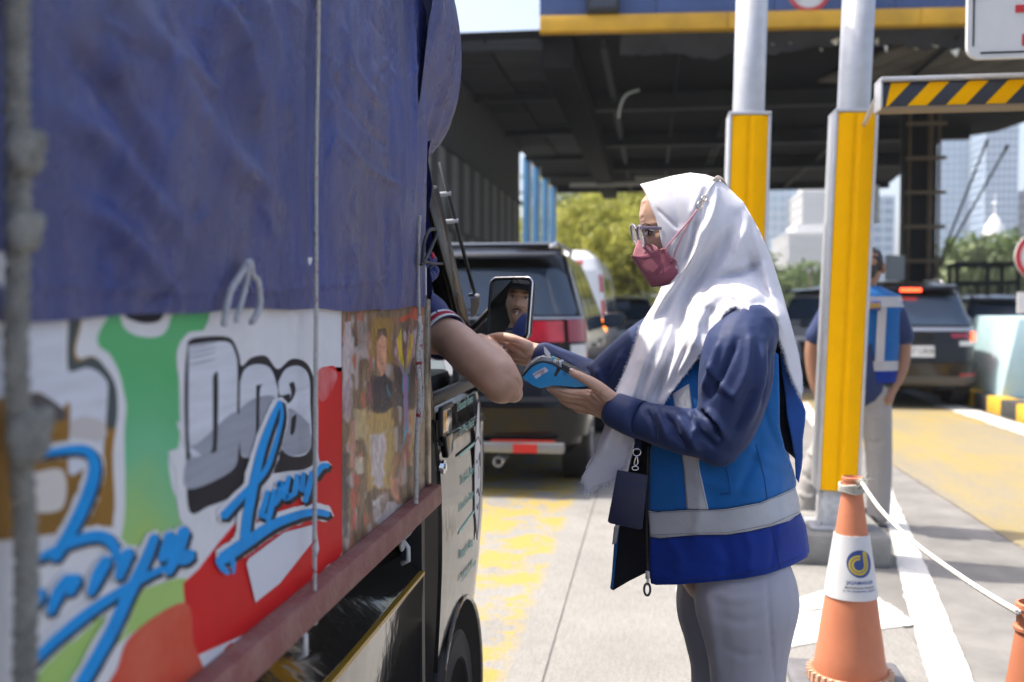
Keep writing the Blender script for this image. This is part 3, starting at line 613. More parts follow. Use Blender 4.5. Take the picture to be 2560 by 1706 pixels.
G().lathe([(2.4, 0), (2.4, 12), (2.9, 12.2), (2.9, 13), (2.1, 13.4), (2.6, 15.5), (2.5, 17.5), (1.9, 19.6), (0.9, 21.2), (0.25, 22), (0.0, 22.3)], (x, 250, 0), 20).build('dome_body', M_white, mn, smooth=True)
G().tube([(x, 250, 21.8), (x, 250, 27)], [0.25, 0.1], 8).build('spire', M_white, mn); G().ball((x, 250, 24.5), 0.55, 8).build('finial', M_white, mn, smooth=True)
fe = empty('mesh_fence', (8, 30, 0), 'dull green mesh fence below the far trees at the right', 'fence')
for k in range(14): G().box((7.4 + k * 0.6, 30, 0.75), (0.05, 0.05, 1.5)).build('fence_post', mat('fence_green', (0.10, 0.13, 0.10), 0.6), fe)
for z in (1.45, 0.8, 0.15): G().box((11.3, 30, z), (7.9, 0.04, 0.05)).build('fence_rail', mat('fence_green', (0.1, 0.13, 0.1)), fe)
# ================================================================== VEHICLES
M_cblack = mat('black_car_paint', (0.005, 0.005, 0.006), 0.14, coat=0.12, spec=0.3); M_cwhite = mat('white_car_paint', (0.80, 0.80, 0.80), 0.3, coat=0.8); M_cgrey = mat('silver_car_paint', (0.40, 0.42, 0.43), 0.3, metal=0.3, coat=0.8)
M_cnavy = mat('dark_blue_paint', (0.02, 0.028, 0.04), 0.28, coat=0.8); M_tint = mat('tinted_glass', (0.018, 0.028, 0.04), 0.07, spec=0.8, coat=0.6); M_tint2 = mat('rear_glass', (0.03, 0.05, 0.08), 0.06, spec=0.8, coat=0.3)
M_tail = mat('tail_lens', (0.42, 0.01, 0.025), 0.15, coat=0.8, var=0.3, vscale=9); M_taild = mat('tail_lens_dark', (0.26, 0.006, 0.02), 0.15, coat=0.8)
M_lit = mat('lit_tail_lens', (0.8, 0.05, 0.02), 0.3, emit=(1.0, 0.07, 0.02, 2.2)); M_lito = mat('lit_amber_lens', (0.8, 0.2, 0.02), 0.3, emit=(1.0, 0.22, 0.02, 2.0)); M_clear = mat('clear_lens', (0.6, 0.6, 0.58), 0.12, coat=0.8)
M_plast = mat('black_plastic', (0.02, 0.02, 0.021), 0.55); M_plate = mat('plate_white', (0.68, 0.68, 0.66), 0.4)
class Car:
    """body lofted from plan outlines stacked in height: (z, rear y, front y, half width, rear corner, front corner); rear at y=0"""
    def __init__(s, lay, bow=0.05): s.L = np.array(lay, float); s.bow = bow
    def at(s, z): return [np.interp(z, s.L[:, 0], s.L[:, k]) for k in range(1, 6)]
    def pt(s, q, z, off=0.0):
        def raw(q):
            sg = -1 if q < 0 else 1; q = abs(q); yr, yf, hw, rr, rf = s.at(z)
            if q <= 1:
                l = hw - rr + rr * math.pi / 2; d = q * l
                if d < hw - rr: x, y = d, yr
                else: a = (d - hw + rr) / rr; x, y = hw - rr + rr * math.sin(a), yr + rr * (1 - math.cos(a))
                y += s.bow * (x / hw) ** 2
            elif q <= 2: x = hw; y = yr + rr + s.bow + (yf - rf - yr - rr - s.bow * 2) * (q - 1)
            else:
                l = hw - rf + rf * math.pi / 2; d = (3 - q) * l
                if d < hw - rf: x, y = d, yf
                else: a = (d - hw + rf) / rf; x, y = hw - rf + rf * math.sin(a), yf - rf * (1 - math.cos(a))
                y -= s.bow * (x / hw) ** 2
            return Vector((x * sg, y, z))
        p = raw(q)
        if off:
            e = 0.01; t = raw(q + e) - raw(q - e); n = Vector((-t.y, t.x, 0)) * -1; n.normalize(); p = p + n * off
        return p
    def body(s, name, m, parent, nz=30):
        qs = np.concatenate([np.linspace(-3, -2, 9)[:-1], np.linspace(-2, -1, 12)[:-1], np.linspace(-1, 1, 25)[:-1], np.linspace(1, 2, 12)[:-1], np.linspace(2, 3, 9)[:-1]]); zs = np.unique(np.r_[s.L[:, 0], np.linspace(s.L[0, 0], s.L[-1, 0], nz)])
        v = [s.pt(q, z) for z in zs for q in qs]; n = len(qs); f = []
        for i in range(len(zs) - 1):
            for j in range(n): a = i * n + j; b = i * n + (j + 1) % n; f.append((a, b, b + n, a + n))
        f.append(tuple(reversed(range(n)))); f.append(tuple(range((len(zs) - 1) * n, len(zs) * n)))
        return mesh_obj(name, v, f, m, parent, True, None, True, angle=38)
    def patch(s, name, m, parent, rows, off=0.005, n=14, thick=0.0, rs=3):
        """rows: (z, q0, q1) from low to high; surface piece lying on the body, with its own edge thickness"""
        rows = np.array(rows, float); zz = []
        for i in range(len(rows) - 1):
            for k in range(rs): zz.append(rows[i] + (rows[i + 1] - rows[i]) * k / rs)
        zz.append(rows[-1]); v = [s.pt(a + (b - a) * j / n, z, off) for z, a, b in zz for j in range(n + 1)]; f = []; k = n + 1
        for i in range(len(zz) - 1):
            for j in range(n): a = i * k + j; f.append((a, a + 1, a + 1 + k, a + k))
        v2 = [s.pt(a + (b - a) * j / n, z, min(off, 0) - 0.012) for z, a, b in zz for j in range(n + 1)]; N = len(v); v += v2; R_ = len(zz)
        edge = [j for j in range(k)] + [i * k + n for i in range(1, R_)] + [(R_ - 1) * k + j for j in range(n - 1, -1, -1)] + [i * k for i in range(R_ - 2, 0, -1)]
        for i in range(len(edge)): a, b = edge[i], edge[(i + 1) % len(edge)]; f.append((b, a, a + N, b + N))
        return mesh_obj(name, v, f, m, parent, True, None, True, angle=50)
def wheels(o, hw, ys, r=0.33, w=0.2, rim=M_steel):
    for y in ys:
        for sg in (-1, 1):
            x = sg * (hw - w / 2 + 0.012); t = empty('wheel', (0, 0, 0)); t.parent = o; c = (x, y, r)
            G().lathe([(r * 0.62, -w / 2), (r * 0.93, -w / 2), (r, -w * 0.36), (r, w * 0.36), (r * 0.93, w / 2), (r * 0.62, w / 2)], c, 28, axis='X').build('tyre', M_rubber, t, smooth=True, local=True, angle=40)
            g = G(); xo = x + sg * (w / 2 - 0.03); g.lathe([(0.0, 0), (r * 0.60, 0)], (xo, y, r), 24, axis='X'); g.lathe([(r * 0.6, -0.1), (r * 0.64, 0.028)], (xo, y, r), 24, axis='X')
            for k in range(5): a = k * 1.2566; g.bar((xo + sg * 0.012, y, r), (xo + sg * 0.012, y + r * 0.58 * math.cos(a), r + r * 0.58 * math.sin(a)), 0.05, 0.03, up=Vector((1, 0, 0)))
            g.build('rim', rim, t, local=True)
            G().lathe([(0.0, 0), (r * 1.16, 0), (r * 1.16, -0.2)], (sg * (hw + 0.004), y, r + 0.02), 30, axis='X').build('wheel_arch', M_plast, o, local=True)
def mirrors(o, hw, y, z, m):
    for sg in (-1, 1):
        h = G().box((sg * (hw + 0.11), y, z), (0.22, 0.11, 0.155)).build('door_mirror', m, o, local=True, bevel=0.04, seg=3); G().box((sg * (hw + 0.11), y - 0.058, z), (0.18, 0.008, 0.12)).build('mirror_glass', M_tint2, h, local=True)
        G().bar((sg * (hw - 0.05), y + 0.02, z - 0.05), (sg * (hw + 0.06), y, z - 0.04), 0.06, 0.04).build('mirror_arm', M_plast, h, local=True)
def side_bits(c, o, ql, pm=M_tint, belt=1.05, top=1.58):
    for sg in (-1, 1):
        for (a, b, s) in ql:
            r = [(belt, sg * a, sg * b), (top, sg * (a + s), sg * (b + (0 if b < 1.75 else -0.09)))]
            if sg < 0: r = [(z, y, x) for z, x, y in r]
            c.patch('side_window', pm, o, r, 0.006, 8)
def door_handles(o, hw, ys, z, m):
    for sg in (-1, 1):
        for y in ys: G().box((sg * (hw + 0.018), y, z), (0.03, 0.17, 0.035)).build('door_handle', m, o, local=True, bevel=0.008)

# black people carrier ahead of the truck ------------------------------------------------
mpv = empty('people_carrier', (0, 0, 0), 'black people carrier with red tail lights waiting ahead of the truck', 'car')
c = Car([(0.26, 0.16, 4.45, 0.80, 0.25, 0.4), (0.34, 0.06, 4.56, 0.88, 0.22, 0.45), (0.62, 0.02, 4.62, 0.905, 0.2, 0.5), (0.86, 0.07, 4.55, 0.915, 0.2, 0.5), (1.02, 0.10, 4.30, 0.91, 0.2, 0.45), (1.10, 0.11, 3.62, 0.90, 0.2, 0.35), (1.24, 0.12, 3.40, 0.885, 0.2, 0.35), (1.62, 0.25, 2.72, 0.77, 0.2, 0.3), (1.70, 0.30, 2.56, 0.74, 0.2, 0.3), (1.755, 0.42, 2.35, 0.66, 0.22, 0.3), (1.775, 0.62, 2.1, 0.52, 0.25, 0.3)])
c.body('body', M_cblack, mpv)
c.patch('rear_window', M_tint2, mpv, [(1.265, -0.86, 0.86), (1.30, -0.90, 0.90), (1.55, -0.88, 0.88), (1.60, -0.80, 0.80)], 0.006, 24)
g = G(); g.prism([(-0.74, 0.30, 1.715), (0.74, 0.30, 1.715), (0.70, 0.12, 1.665), (-0.70, 0.12, 1.665)], (0, 0.02, 0.035)); g.build('roof_spoiler', M_cblack, mpv, local=True, bevel=0.015)
g = G(); g.box((0, 1.2, 1.795), (1.25, 1.3, 0.02)); g.build('roof_panel', M_steel, mpv, local=True, bevel=0.008)
for sg in (-1, 1): G().tube([(sg * 0.63, 0.55, 1.765), (sg * 0.66, 0.75, 1.81), (sg * 0.66, 2.1, 1.81), (sg * 0.63, 2.3, 1.77)], 0.016, 8).build('roof_rail', M_steel, mpv, local=True, smooth=True)
for sg in (-1, 1):
    a = [(1.075, 0.50, 0.755), (1.225, 0.50, 0.755)]; b = [(1.075, 0.785, 1.06), (1.16, 0.785, 1.075), (1.235, 0.785, 1.05)]
    if sg < 0: a = [(z, -y, -x) for z, x, y in a]; b = [(z, -y, -x) for z, x, y in b]
    t = c.patch('tail_light', M_tail, mpv, a, 0.012, 8); c.patch('tail_light', M_taild, mpv, b, 0.018, 8)
    d = [(0.90, 0.80, 0.96), (1.055, 0.80, 1.0)]; d = d if sg > 0 else [(z, -y, -x) for z, x, y in d]
    c.patch('lamp_unit', M_clear, mpv, d, 0.010, 6)
c.patch('chrome_strip', M_steel, mpv, [(1.238, -0.97, 0.97), (1.252, -0.97, 0.97)], 0.012, 20, rs=1)
c.patch('tailgate_recess', M_plast, mpv, [(0.80, -0.5, 0.5), (1.04, -0.46, 0.46)], 0.004, 12)
c.patch('number_plate', M_plate, mpv, [(0.84, -0.24, 0.24), (0.95, -0.24, 0.24)], 0.014, 4)
c.patch('rear_bumper', M_cblack, mpv, [(0.40, -1.12, 1.12), (0.46, -1.14, 1.14), (0.60, -1.14, 1.14), (0.645, -1.12, 1.12)], 0.045, 36)
c.patch('bumper_groove', M_plast, mpv, [(0.655, -1.0, 1.0), (0.69, -1.0, 1.0)], 0.012, 30, rs=1)
gd = G().box((0, -0.06, 0.345), (1.58, 0.07, 0.07)).build('bumper_guard', mat('dull_guard', (0.26, 0.26, 0.26), 0.4, metal=0.5), mpv, local=True, bevel=0.01)
G().box((0.52, -0.097, 0.345), (0.17, 0.008, 0.062)).build('reflector', M_red, gd, local=True); G().box((-0.52, -0.097, 0.345), (0.17, 0.008, 0.062)).build('reflector', M_red, gd, local=True)
G().box((0.5, -0.075, 0.395), (0.45, 0.01, 0.008)).build('red_trim', M_red, gd, local=True)
pt_ = G().box((-0.02, -0.098, 0.345), (0.42, 0.008, 0.07)).build('plate_strip', M_plate, gd, local=True)
text_mesh('lettering', 'B 1674 KJY', 0.065, M_blk, frame((-0.02, -0.104, 0.345), (1, 0, 0), (0, 0, 1)), gd, local=True)
for sg in (-1, 1): G().bar((sg * 0.35, -0.03, 0.345), (sg * 0.35, 0.25, 0.30), 0.05, 0.06).build('guard_bracket', M_plast, gd, local=True)
G().lathe([(0.028, -0.16), (0.036, -0.16), (0.036, 0.15), (0.028, 0.15), (0.028, -0.16)], (0.32, 0.12, 0.235), 16, axis='Y').build('exhaust', M_steel, mpv, local=True, smooth=True)
G().bar((0.15, 0.0, 1.30), (-0.28, 0.05, 1.36), 0.02, 0.02).build('rear_wiper', M_plast, mpv, local=True)
side_bits(c, mpv, ((1.10, 1.33, 0.03), (1.36, 1.62, 0.02), (1.65, 1.93, 0.0)), M_tint, 1.13, 1.60)
wheels(mpv, 0.915, (0.86, 3.60), 0.34); mirrors(mpv, 0.90, 3.1, 1.18, M_cblack); door_handles(mpv, 0.915, (1.5, 2.5), 1.0, M_chrome)
c.patch('windscreen', M_tint, mpv, [(1.16, 2.1, 3.0), (1.6, 2.15, 3.0)], 0.006, 10)
mpv.location = (-1.385, 6.9, 0)

# white van with red marker tape, ahead of the black car ----------------------------------
van = empty('van', (0, 0, 0), 'white high van with red marker tape beyond the black people carrier', 'van')
c = Car([(0.28, 0.1, 4.7, 0.78, 0.12, 0.3), (0.45, 0.02, 4.8, 0.85, 0.12, 0.35), (0.9, 0.0, 4.8, 0.86, 0.12, 0.35), (1.15, 0.02, 4.7, 0.86, 0.12, 0.3), (1.75, 0.06, 3.9, 0.80, 0.12, 0.3), (1.92, 0.12, 3.6, 0.74, 0.14, 0.3), (2.02, 0.24, 3.3, 0.62, 0.18, 0.3)])
c.body('body', M_cwhite, van); c.patch('rear_window', M_tint2, van, [(1.12, -0.72, 0.2), (1.65, -0.72, 0.2)], 0.006, 12)
for z0, z1 in ((1.18, 1.38), (1.48, 1.70)): c.patch('marker_tape', M_red, van, [(z0, 0.90, 0.97), (z1, 0.90, 0.97)], 0.006, 3)
c.patch('marker_tape', M_red, van, [(1.84, 0.32, 0.68), (1.88, 0.32, 0.68)], 0.006, 4)
for sg in (-1, 1):
    a = [(0.98, 0.86, 0.98), (1.14, 0.86, 0.98)]; b = [(0.55, 0.86, 0.98), (0.67, 0.86, 0.98)]; e = [(0.68, 0.86, 0.98), (0.96, 0.86, 0.98)]
    if sg < 0: a, b, e = [[(z, -y, -x) for z, x, y in k] for k in (a, b, e)]
    c.patch('brake_light', M_lito, van, a, 0.012, 4); c.patch('tail_light', M_red, van, b, 0.012, 4); c.patch('lamp_panel', M_clear, van, e, 0.01, 4)
c.patch('rear_bumper', M_cgrey, van, [(0.34, -1.02, 1.02), (0.5, -1.02, 1.02)], 0.05, 20); c.patch('number_plate', M_plate, van, [(0.62, -0.3, 0.3), (0.74, -0.3, 0.3)], 0.012, 4)
side_bits(c, van, ((1.08, 1.40, 0.01), (1.44, 1.72, 0.0)), M_tint, 1.2, 1.68); wheels(van, 0.86, (0.9, 3.8), 0.32); mirrors(van, 0.86, 3.9, 1.3, M_plast); van.location = (-1.44, 12.5, 0)

# dark estate car further ahead, and two more ---------------------------------------------
def saloon(label, paint, loc, rz=0, h=1.5, lit=False, name='estate_car', plate=None, hw=0.85, L=4.3):
    o = empty(name, (0, 0, 0), label, 'car'); k = h / 1.62
    c = Car([(0.24, 0.14, L - .15, hw - .1, 0.25, 0.4), (0.34, 0.05, L - .05, hw - .03, 0.22, 0.45), (0.6, 0.02, L, hw, 0.2, 0.5), (0.84 * k, 0.06, L - .06, hw, 0.2, 0.5), (0.98 * k, 0.09, L - .3, hw, 0.2, 0.45), (1.05 * k, 0.12, L - 1.0, hw - .01, 0.2, 0.35), (1.46 * k, 0.34, L - 1.8, hw - .13, 0.2, 0.3), (1.55 * k, 0.42, L - 2.0, hw - .19, 0.2, 0.3), (1.62 * k, 0.7, L - 2.3, hw - .34, 0.25, 0.3)])
    c.body('body', paint, o)
    c.patch('rear_window', M_tint2, o, [(1.06 * k, -0.84, 0.84), (1.42 * k, -0.80, 0.80)], 0.006, 16)
    g = G(); g.prism([(-.6, .44, 1.54 * k), (.6, .44, 1.54 * k), (.57, .22, 1.50 * k), (-.57, .22, 1.50 * k)], (0, 0.02, 0.04)); g.build('roof_spoiler', M_cblack, o, local=True, bevel=0.012)
    if lit: G().box((0, 0.225, 1.49 * k + 0.012), (0.26, 0.03, 0.045)).build('third_brake_light', M_lit, o, local=True, bevel=0.01)
    c.patch('chrome_strip', M_steel, o, [(0.985 * k, -0.9, 0.9), (1.03 * k, -0.9, 0.9)], 0.014, 16, rs=1)
    for sg in (-1, 1):
        a = [(0.90 * k, 0.52, 0.80), (0.955 * k, 0.50, 0.80)]; b = [(0.86 * k, 0.80, 1.04), (0.97 * k, 0.80, 1.04)]; d = [(0.80 * k, 0.62, 0.84), (0.86 * k, 0.62, 0.84)]; e = [(0.42 * k, 0.62, 0.9), (0.46 * k, 0.62, 0.9)]
        if sg < 0: a, b, d, e = [[(z, -y, -x) for z, x, y in q] for q in (a, b, d, e)]
        c.patch('tail_light', M_taild, o, a, 0.012, 5); c.patch('brake_light', M_lit if lit else M_tail, o, b, 0.016, 5); c.patch('reversing_light', M_clear, o, d, 0.010, 4); c.patch('bumper_reflector', M_taild, o, e, 0.052, 4)
    pl = c.patch('number_plate', M_plate, o, [(0.66 * k, -0.28, 0.28), (0.80 * k, -0.28, 0.28)], 0.012, 4)
    if plate: text_mesh('lettering', plate, 0.10, M_blk, frame(c.pt(0, 0.73 * k, 0.016), (1, 0, 0), (0, 0, 1)), pl, local=True)
    c.patch('rear_bumper', mat('grey_cladding', (0.07, 0.065, 0.06), 0.6), o, [(0.30, -1.08, 1.08), (0.42 * k, -1.1, 1.1)], 0.045, 24); c.patch('rear_bumper', paint, o, [(0.42 * k, -1.1, 1.1), (0.58 * k, -1.08, 1.08)], 0.04, 24)
    side_bits(c, o, ((1.08, 1.30, 0.05), (1.33, 1.58, 0.03), (1.61, 1.88, 0.0)), M_tint, 1.06 * k, 1.45 * k)
    wheels(o, hw, (0.8, L - 1.0), 0.33); mirrors(o, hw, L - 1.35, 1.02 * k, paint); door_handles(o, hw, (1.5, 2.4), 0.92 * k, M_chrome); c.patch('windscreen', M_tint, o, [(1.08 * k, 2.1, 3.0), (1.44 * k, 2.15, 3.0)], 0.006, 8)
    for sg in (-1, 1): G().tube([(sg * (hw - .26), 0.8, 1.60 * k), (sg * (hw - .24), 1.0, 1.64 * k), (sg * (hw - .24), L - 2.5, 1.64 * k), (sg * (hw - .26), L - 2.35, 1.60 * k)], 0.015, 6).build('roof_rail', M_steel, o, local=True, smooth=True)
    o.location = loc; o.rotation_euler = (0, 0, rz); return o
saloon('dark car queuing far ahead, beyond the white van', M_cblack, (-0.75, 21.5, 0), 0, 1.5)
suv = saloon('dark brown black sport utility car with brake lights lit in the right lane', mat('bronze_black_paint', (0.010, 0.009, 0.008), 0.2, coat=0.2, spec=0.35), (3.27, 13.1, 0), R(-1), 1.63, True, 'sport_utility_car', 'B 2187 UKR', 0.79, 4.35)
saloon('silver grey car crossing behind the man in the blue vest', M_cgrey, (2.35, 16.6, 0), R(-58), 1.62, False, 'silver_car')
saloon('dark blue car behind the pale blue crash block', M_cnavy, (6.1, 17.6, 0), R(-4), 1.48)
# ================================================================== TRUCK
XS = -0.50                                                    # plane of the load bed side
trk = empty('truck', (-1.35, 1.6, 0), 'black cargo truck with graffiti painted side and tarpaulin covered load', 'truck')
M_tpaint = mat('truck_black_paint', (0.022, 0.019, 0.016), 0.08, coat=0.25, spec=0.35, var=0.2, vscale=3, bump=0.7, bscale=2.4)
M_rail = mat('dark_red_rail', (0.22, 0.075, 0.065), 0.7, col2=(0.30, 0.16, 0.13), vscale=16, thr=(0.4, 0.75), bump=0.3, bscale=90)
M_bedsheet = mat('bed_sheet_white', (0.50, 0.50, 0.49), 0.5, var=0.12, vscale=8)
YF = pX(1068, 1000, XS).y
ZB, ZT = 0.903, 1.372
side = G().box((XS - 0.015, (YF - 0.6) / 2, (ZB + ZT) / 2), (0.028, YF + 0.6, ZT - ZB)).build('side_board', M_bedsheet, trk)
G().box((XS + 0.004, (YF - 0.6) / 2 + .01, ZB + 0.020), (0.05, YF + 0.62, 0.046)).build('bottom_rail', M_rail, trk, bevel=0.005)
G().box((XS - 0.004, YF - 0.011, (ZB + ZT) / 2 + .02), (0.026, 0.026, ZT - ZB - 0.05)).build('corner_post', mat('bare_steel', (0.35, 0.31, 0.25), 0.35, metal=0.7, col2=(0.12, 0.09, 0.07), vscale=20, thr=(0.4, 0.7)), trk, bevel=0.004)
G().box((-1.35, YF - 0.02, 1.18), (1.66, 0.03, 0.55)).build('head_board', M_bedsheet, trk)
G().box((-1.35, 0.8, 0.93), (1.62, 2.7, 0.05)).build('bed_floor', M_dark, trk)
G().box((-2.19, 0.8, 1.18), (0.03, 2.8, 0.56)).build('side_board', M_bedsheet, trk)
# lower skirt and chassis below the bed
g = G(); g.prism([(-0.535, 2.22, 0.30), (-0.515, 2.22, 0.74), (-0.60, 2.22, 0.80), (-0.62, 2.22, 0.84), (-1.2, 2.22, 0.84), (-1.2, 2.22, 0.30)], (0, -2.7, 0)); g.build('skirt', M_tpaint, trk, bevel=0.012, seg=3)
G().box((-0.516, 0.9, 0.742), (0.012, 2.6, 0.008)).build('skirt_edge', mat('ochre_edge', (0.45, 0.26, 0.03), 0.4), trk)
G().box((-1.35, 0.9, 0.6), (0.7, 3.4, 0.16)).build('chassis', M_dark, trk)
G().box((-0.545, 2.228, 0.6), (0.05, 0.03, 0.55)).build('skirt_end', M_plast, trk)
for px, py in ((742, 1590), (1006, 1370)):
    p = pX(px, py, XS + 0.01); G().tube([p + Vector((-0.01, 0, 0.03)), p + Vector((0.012, 0, 0.0)), p + Vector((0.012, 0, -0.025)), p + Vector((-0.002, 0, -0.032))], 0.005, 8).build('rope_hook', M_galv, trk, smooth=True)
# ------- cab
YC = 2.255; HW = 0.83
cabc = Car([(0.30, 0.0, 0.78, HW - .02, 0.03, 0.20), (0.36, 0.0, 0.81, HW - .012, 0.03, 0.22), (0.50, 0.0, 0.885, HW, 0.03, 0.24), (0.60, 0.0, 0.935, HW + .006, 0.03, 0.25), (0.72, 0.0, 0.975, HW + .011, 0.03, 0.26), (0.88, 0.0, 1.01, HW + .011, 0.03, 0.26), (1.0, 0.0, 1.03, HW + .004, 0.03, 0.26), (1.07, 0.0, 1.03, HW - .006, 0.03, 0.26), (1.10, 0.0, 1.01, HW - .016, 0.03, 0.25), (1.12, 0.02, 0.98, HW - .03, 0.03, 0.24)], bow=0.03)
def cloc(o): o.location = (-1.345 + 1.35, YC - 1.6, 0); return o
cb = cabc.body('cab', M_tpaint, trk, 26); cloc(cb)
CX = lambda x: x + 1.345        # place x -> cab x
# roof and pillars (place coordinates)
rf = G(); rf.prism([(-0.62, 2.26, 1.64), (-0.60, 2.26, 1.66), (-0.66, 2.26, 1.72), (-2.03, 2.26, 1.72), (-2.09, 2.26, 1.66), (-2.07, 2.26, 1.64)], (0, 0.36, -0.004)); rf.build('roof', M_tpaint, trk, bevel=0.012)
M_pil = mat('pillar_black', (0.010, 0.010, 0.010), 0.35, spec=0.3)
for sx, s in ((-1, -1), (1, 1)):
    X0 = -1.345 + s * 0.815; X1 = -1.345 + s * 0.745
    G().bar((X0 - s * .01, 2.95, 1.10), (X1, 2.585, 1.66), 0.075, 0.05).build('front_pillar', M_pil, trk, bevel=0.012)
    G().bar((X0, 2.275, 1.08), (X1, 2.285, 1.66), 0.05, 0.05).build('rear_pillar', M_pil, trk, bevel=0.008)
    G().bar((X0 - s * .006, 2.83, 1.14), (X1 + s * .004, 2.525, 1.645), 0.028, 0.035).build('window_frame', M_pil, trk, bevel=0.006)
    G().bar((X0 + s * .018, 2.79, 1.22), (X1 + s * .03, 2.50, 1.655), 0.012, 0.055).build('rain_visor', mat('smoked_visor', (0.012, 0.010, 0.008), 0.25), trk, bevel=0.004)
    g = G(); g.prism([(X0 + s * .004, 2.70, 1.105), (X0 + s * .004, 2.93, 1.105), (X0 - s * .018, 2.80, 1.27)], (-s * 0.02, 0, 0)); g.build('quarter_panel', M_plast, trk, bevel=0.004)
    G().bar((X0 + s * .008, 2.285, 1.125), (X0 + s * .008, 2.9, 1.125), 0.03, 0.028).build('window_seal', M_plast, trk, bevel=0.006)
g = G(); g.add([(-2.08, 2.96, 1.12), (-0.61, 2.96, 1.12), (-0.68, 2.60, 1.655), (-2.01, 2.60, 1.655)], [(0, 1, 2, 3)]); g.add([(-2.08, 2.965, 1.12), (-0.61, 2.965, 1.12), (-0.68, 2.605, 1.655), (-2.01, 2.605, 1.655)], [(3, 2, 1, 0)])
g.build('windscreen', mat('windscreen_glass', (0.8, 0.9, 0.9), 0.02, trans=0.95), trk)
G().box((-1.345, 2.265, 1.40), (1.55, 0.02, 0.55)).build('cab_rear_wall', mat('cab_lining', (0.03, 0.03, 0.032), 0.8), trk)
G().box((-1.345, 2.80, 1.13), (1.5, 0.25, 0.06)).build('dashboard', mat('cab_lining', (0.03, 0.03, 0.03)), trk, bevel=0.02)
for x in (-0.93, -1.75): st = G().box((x, 2.36, 1.25), (0.46, 0.12, 0.5)).build('seat_back', mat('seat_cloth', (0.03, 0.03, 0.035), 0.9), trk, bevel=0.04); G().box((x, 2.36, 1.56), (0.26, 0.09, 0.14)).build('headrest', mat('seat_cloth', (0.03, 0.03, 0.035), 0.9), st, bevel=0.03)
g = G(); g.lathe([(0.17 + 0.012 * math.cos(a), 0.012 * math.sin(a)) for a in np.linspace(0, 6.283, 9)], (0, 0, 0), 28); sw = g.build('steering_wheel', M_plast, trk, smooth=True, local=True); sw.location = (0.42, 1.09, 1.22); sw.rotation_euler = (R(55), 0, 0)
# door skin, seams, handle, lock, moulding
def cpatch(nm, m, rows, off, n=12, par=None):
    o = cabc.patch(nm, m, par or trk, rows, off, n); cloc(o) if par is None else None; return o
dr = cpatch('door', M_tpaint, [(0.44, 1.045, 1.10), (0.50, 1.035, 1.16), (0.58, 1.03, 1.60), (0.62, 1.03, 1.80), (0.70, 1.03, 1.90), (0.80, 1.03, 1.92), (1.085, 1.03, 1.90)], 0.006, 24)
cpatch('door_moulding', M_chrome, [(1.006, 1.03, 1.95), (1.022, 1.03, 1.95)], 0.013, 16)
hd = empty('door_handle', (0, 0, 0)); hd.parent = trk
p = pX(1110, 1058, -0.502); G().box((-0.502, p.y, p.z - 0.003), (0.016, 0.125, 0.075)).build('handle_recess', mat('gloss_chrome', (0.55, 0.5, 0.42), 0.12, metal=1.0), hd, bevel=0.006)
G().box((-0.497, p.y - 0.060, p.z - 0.004), (0.012, 0.014, 0.088)).build('handle_rim', M_plast, hd, bevel=0.004); G().box((-0.497, p.y, p.z + 0.040), (0.012, 0.13, 0.012)).build('handle_rim', M_plast, hd, bevel=0.004)
p = pX(1113, 1112, -0.494); g = G(); g.prism([(-0.500, p.y - 0.05, p.z + 0.026), (-0.500, p.y + 0.05, p.z + 0.026), (-0.500, p.y + 0.04, p.z - 0.022), (-0.500, p.y - 0.015, p.z - 0.032)], (0.018, 0, 0)); g.build('handle_grip', M_cblack, hd, bevel=0.006, seg=3)
p = pX(1107, 1168, -0.50); G().lathe([(0.0, 0.014), (0.009, 0.014), (0.011, 0.012), (0.013, 0.010), (0.017, 0.010), (0.019, 0.0)], (-0.505, p.y, p.z), 20, axis='X').build('door_lock', M_chrome, trk, smooth=True, angle=30)
# front wheel
wt = empty('wheel', (0, 0, 0)); wt.parent = trk; wc = (-0.60, 2.50, 0.265); r = 0.262
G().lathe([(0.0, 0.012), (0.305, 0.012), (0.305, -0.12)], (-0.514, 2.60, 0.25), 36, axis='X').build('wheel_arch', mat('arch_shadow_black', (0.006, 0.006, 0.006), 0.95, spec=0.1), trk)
g = G(); g.lathe([(0.305, 0.0), (0.314, 0.008), (0.305, 0.016), (0.298, 0.008)], (-0.512, 2.60, 0.25), 40, axis='X'); g.build('arch_lip', M_tpaint, trk, smooth=True)
G().lathe([(r * 0.62, -0.07), (r * 0.95, -0.075), (r, -0.05), (r, 0.05), (r * 0.96, 0.09), (r * 0.86, 0.104), (r * 0.78, 0.098), (r * 0.64, 0.105), (r * 0.60, 0.09)], wc, 40, axis='X').build('tyre', M_rubber, wt, smooth=True, angle=40)
g = G(); g.lathe([(0.0, 0.075), (0.055, 0.075), (0.07, 0.06), (r * 0.5, 0.05), (r * 0.56, 0.085), (r * 0.60, 0.092)], wc, 32, axis='X'); g.build('rim', M_steel, wt, smooth=True, angle=30)
for k in range(5): a = k * 1.2566; G().tube([(-0.535, 2.50 + 0.055 * math.cos(a), 0.265 + 0.055 * math.sin(a)), (-0.52, 2.50 + 0.055 * math.cos(a), 0.265 + 0.055 * math.sin(a))], 0.009, 6).build('wheel_nut', M_steel, wt)
G().box((-1.345, 3.08, 0.42), (1.35, 0.08, 0.16)).build('front_bumper', M_plast, trk, bevel=0.04)
for s in (-1, 1): G().ball((-1.345 + s * .56, 3.22, 0.82), (0.10, 0.05, 0.09), 14).build('headlight', M_clear, trk, smooth=True)
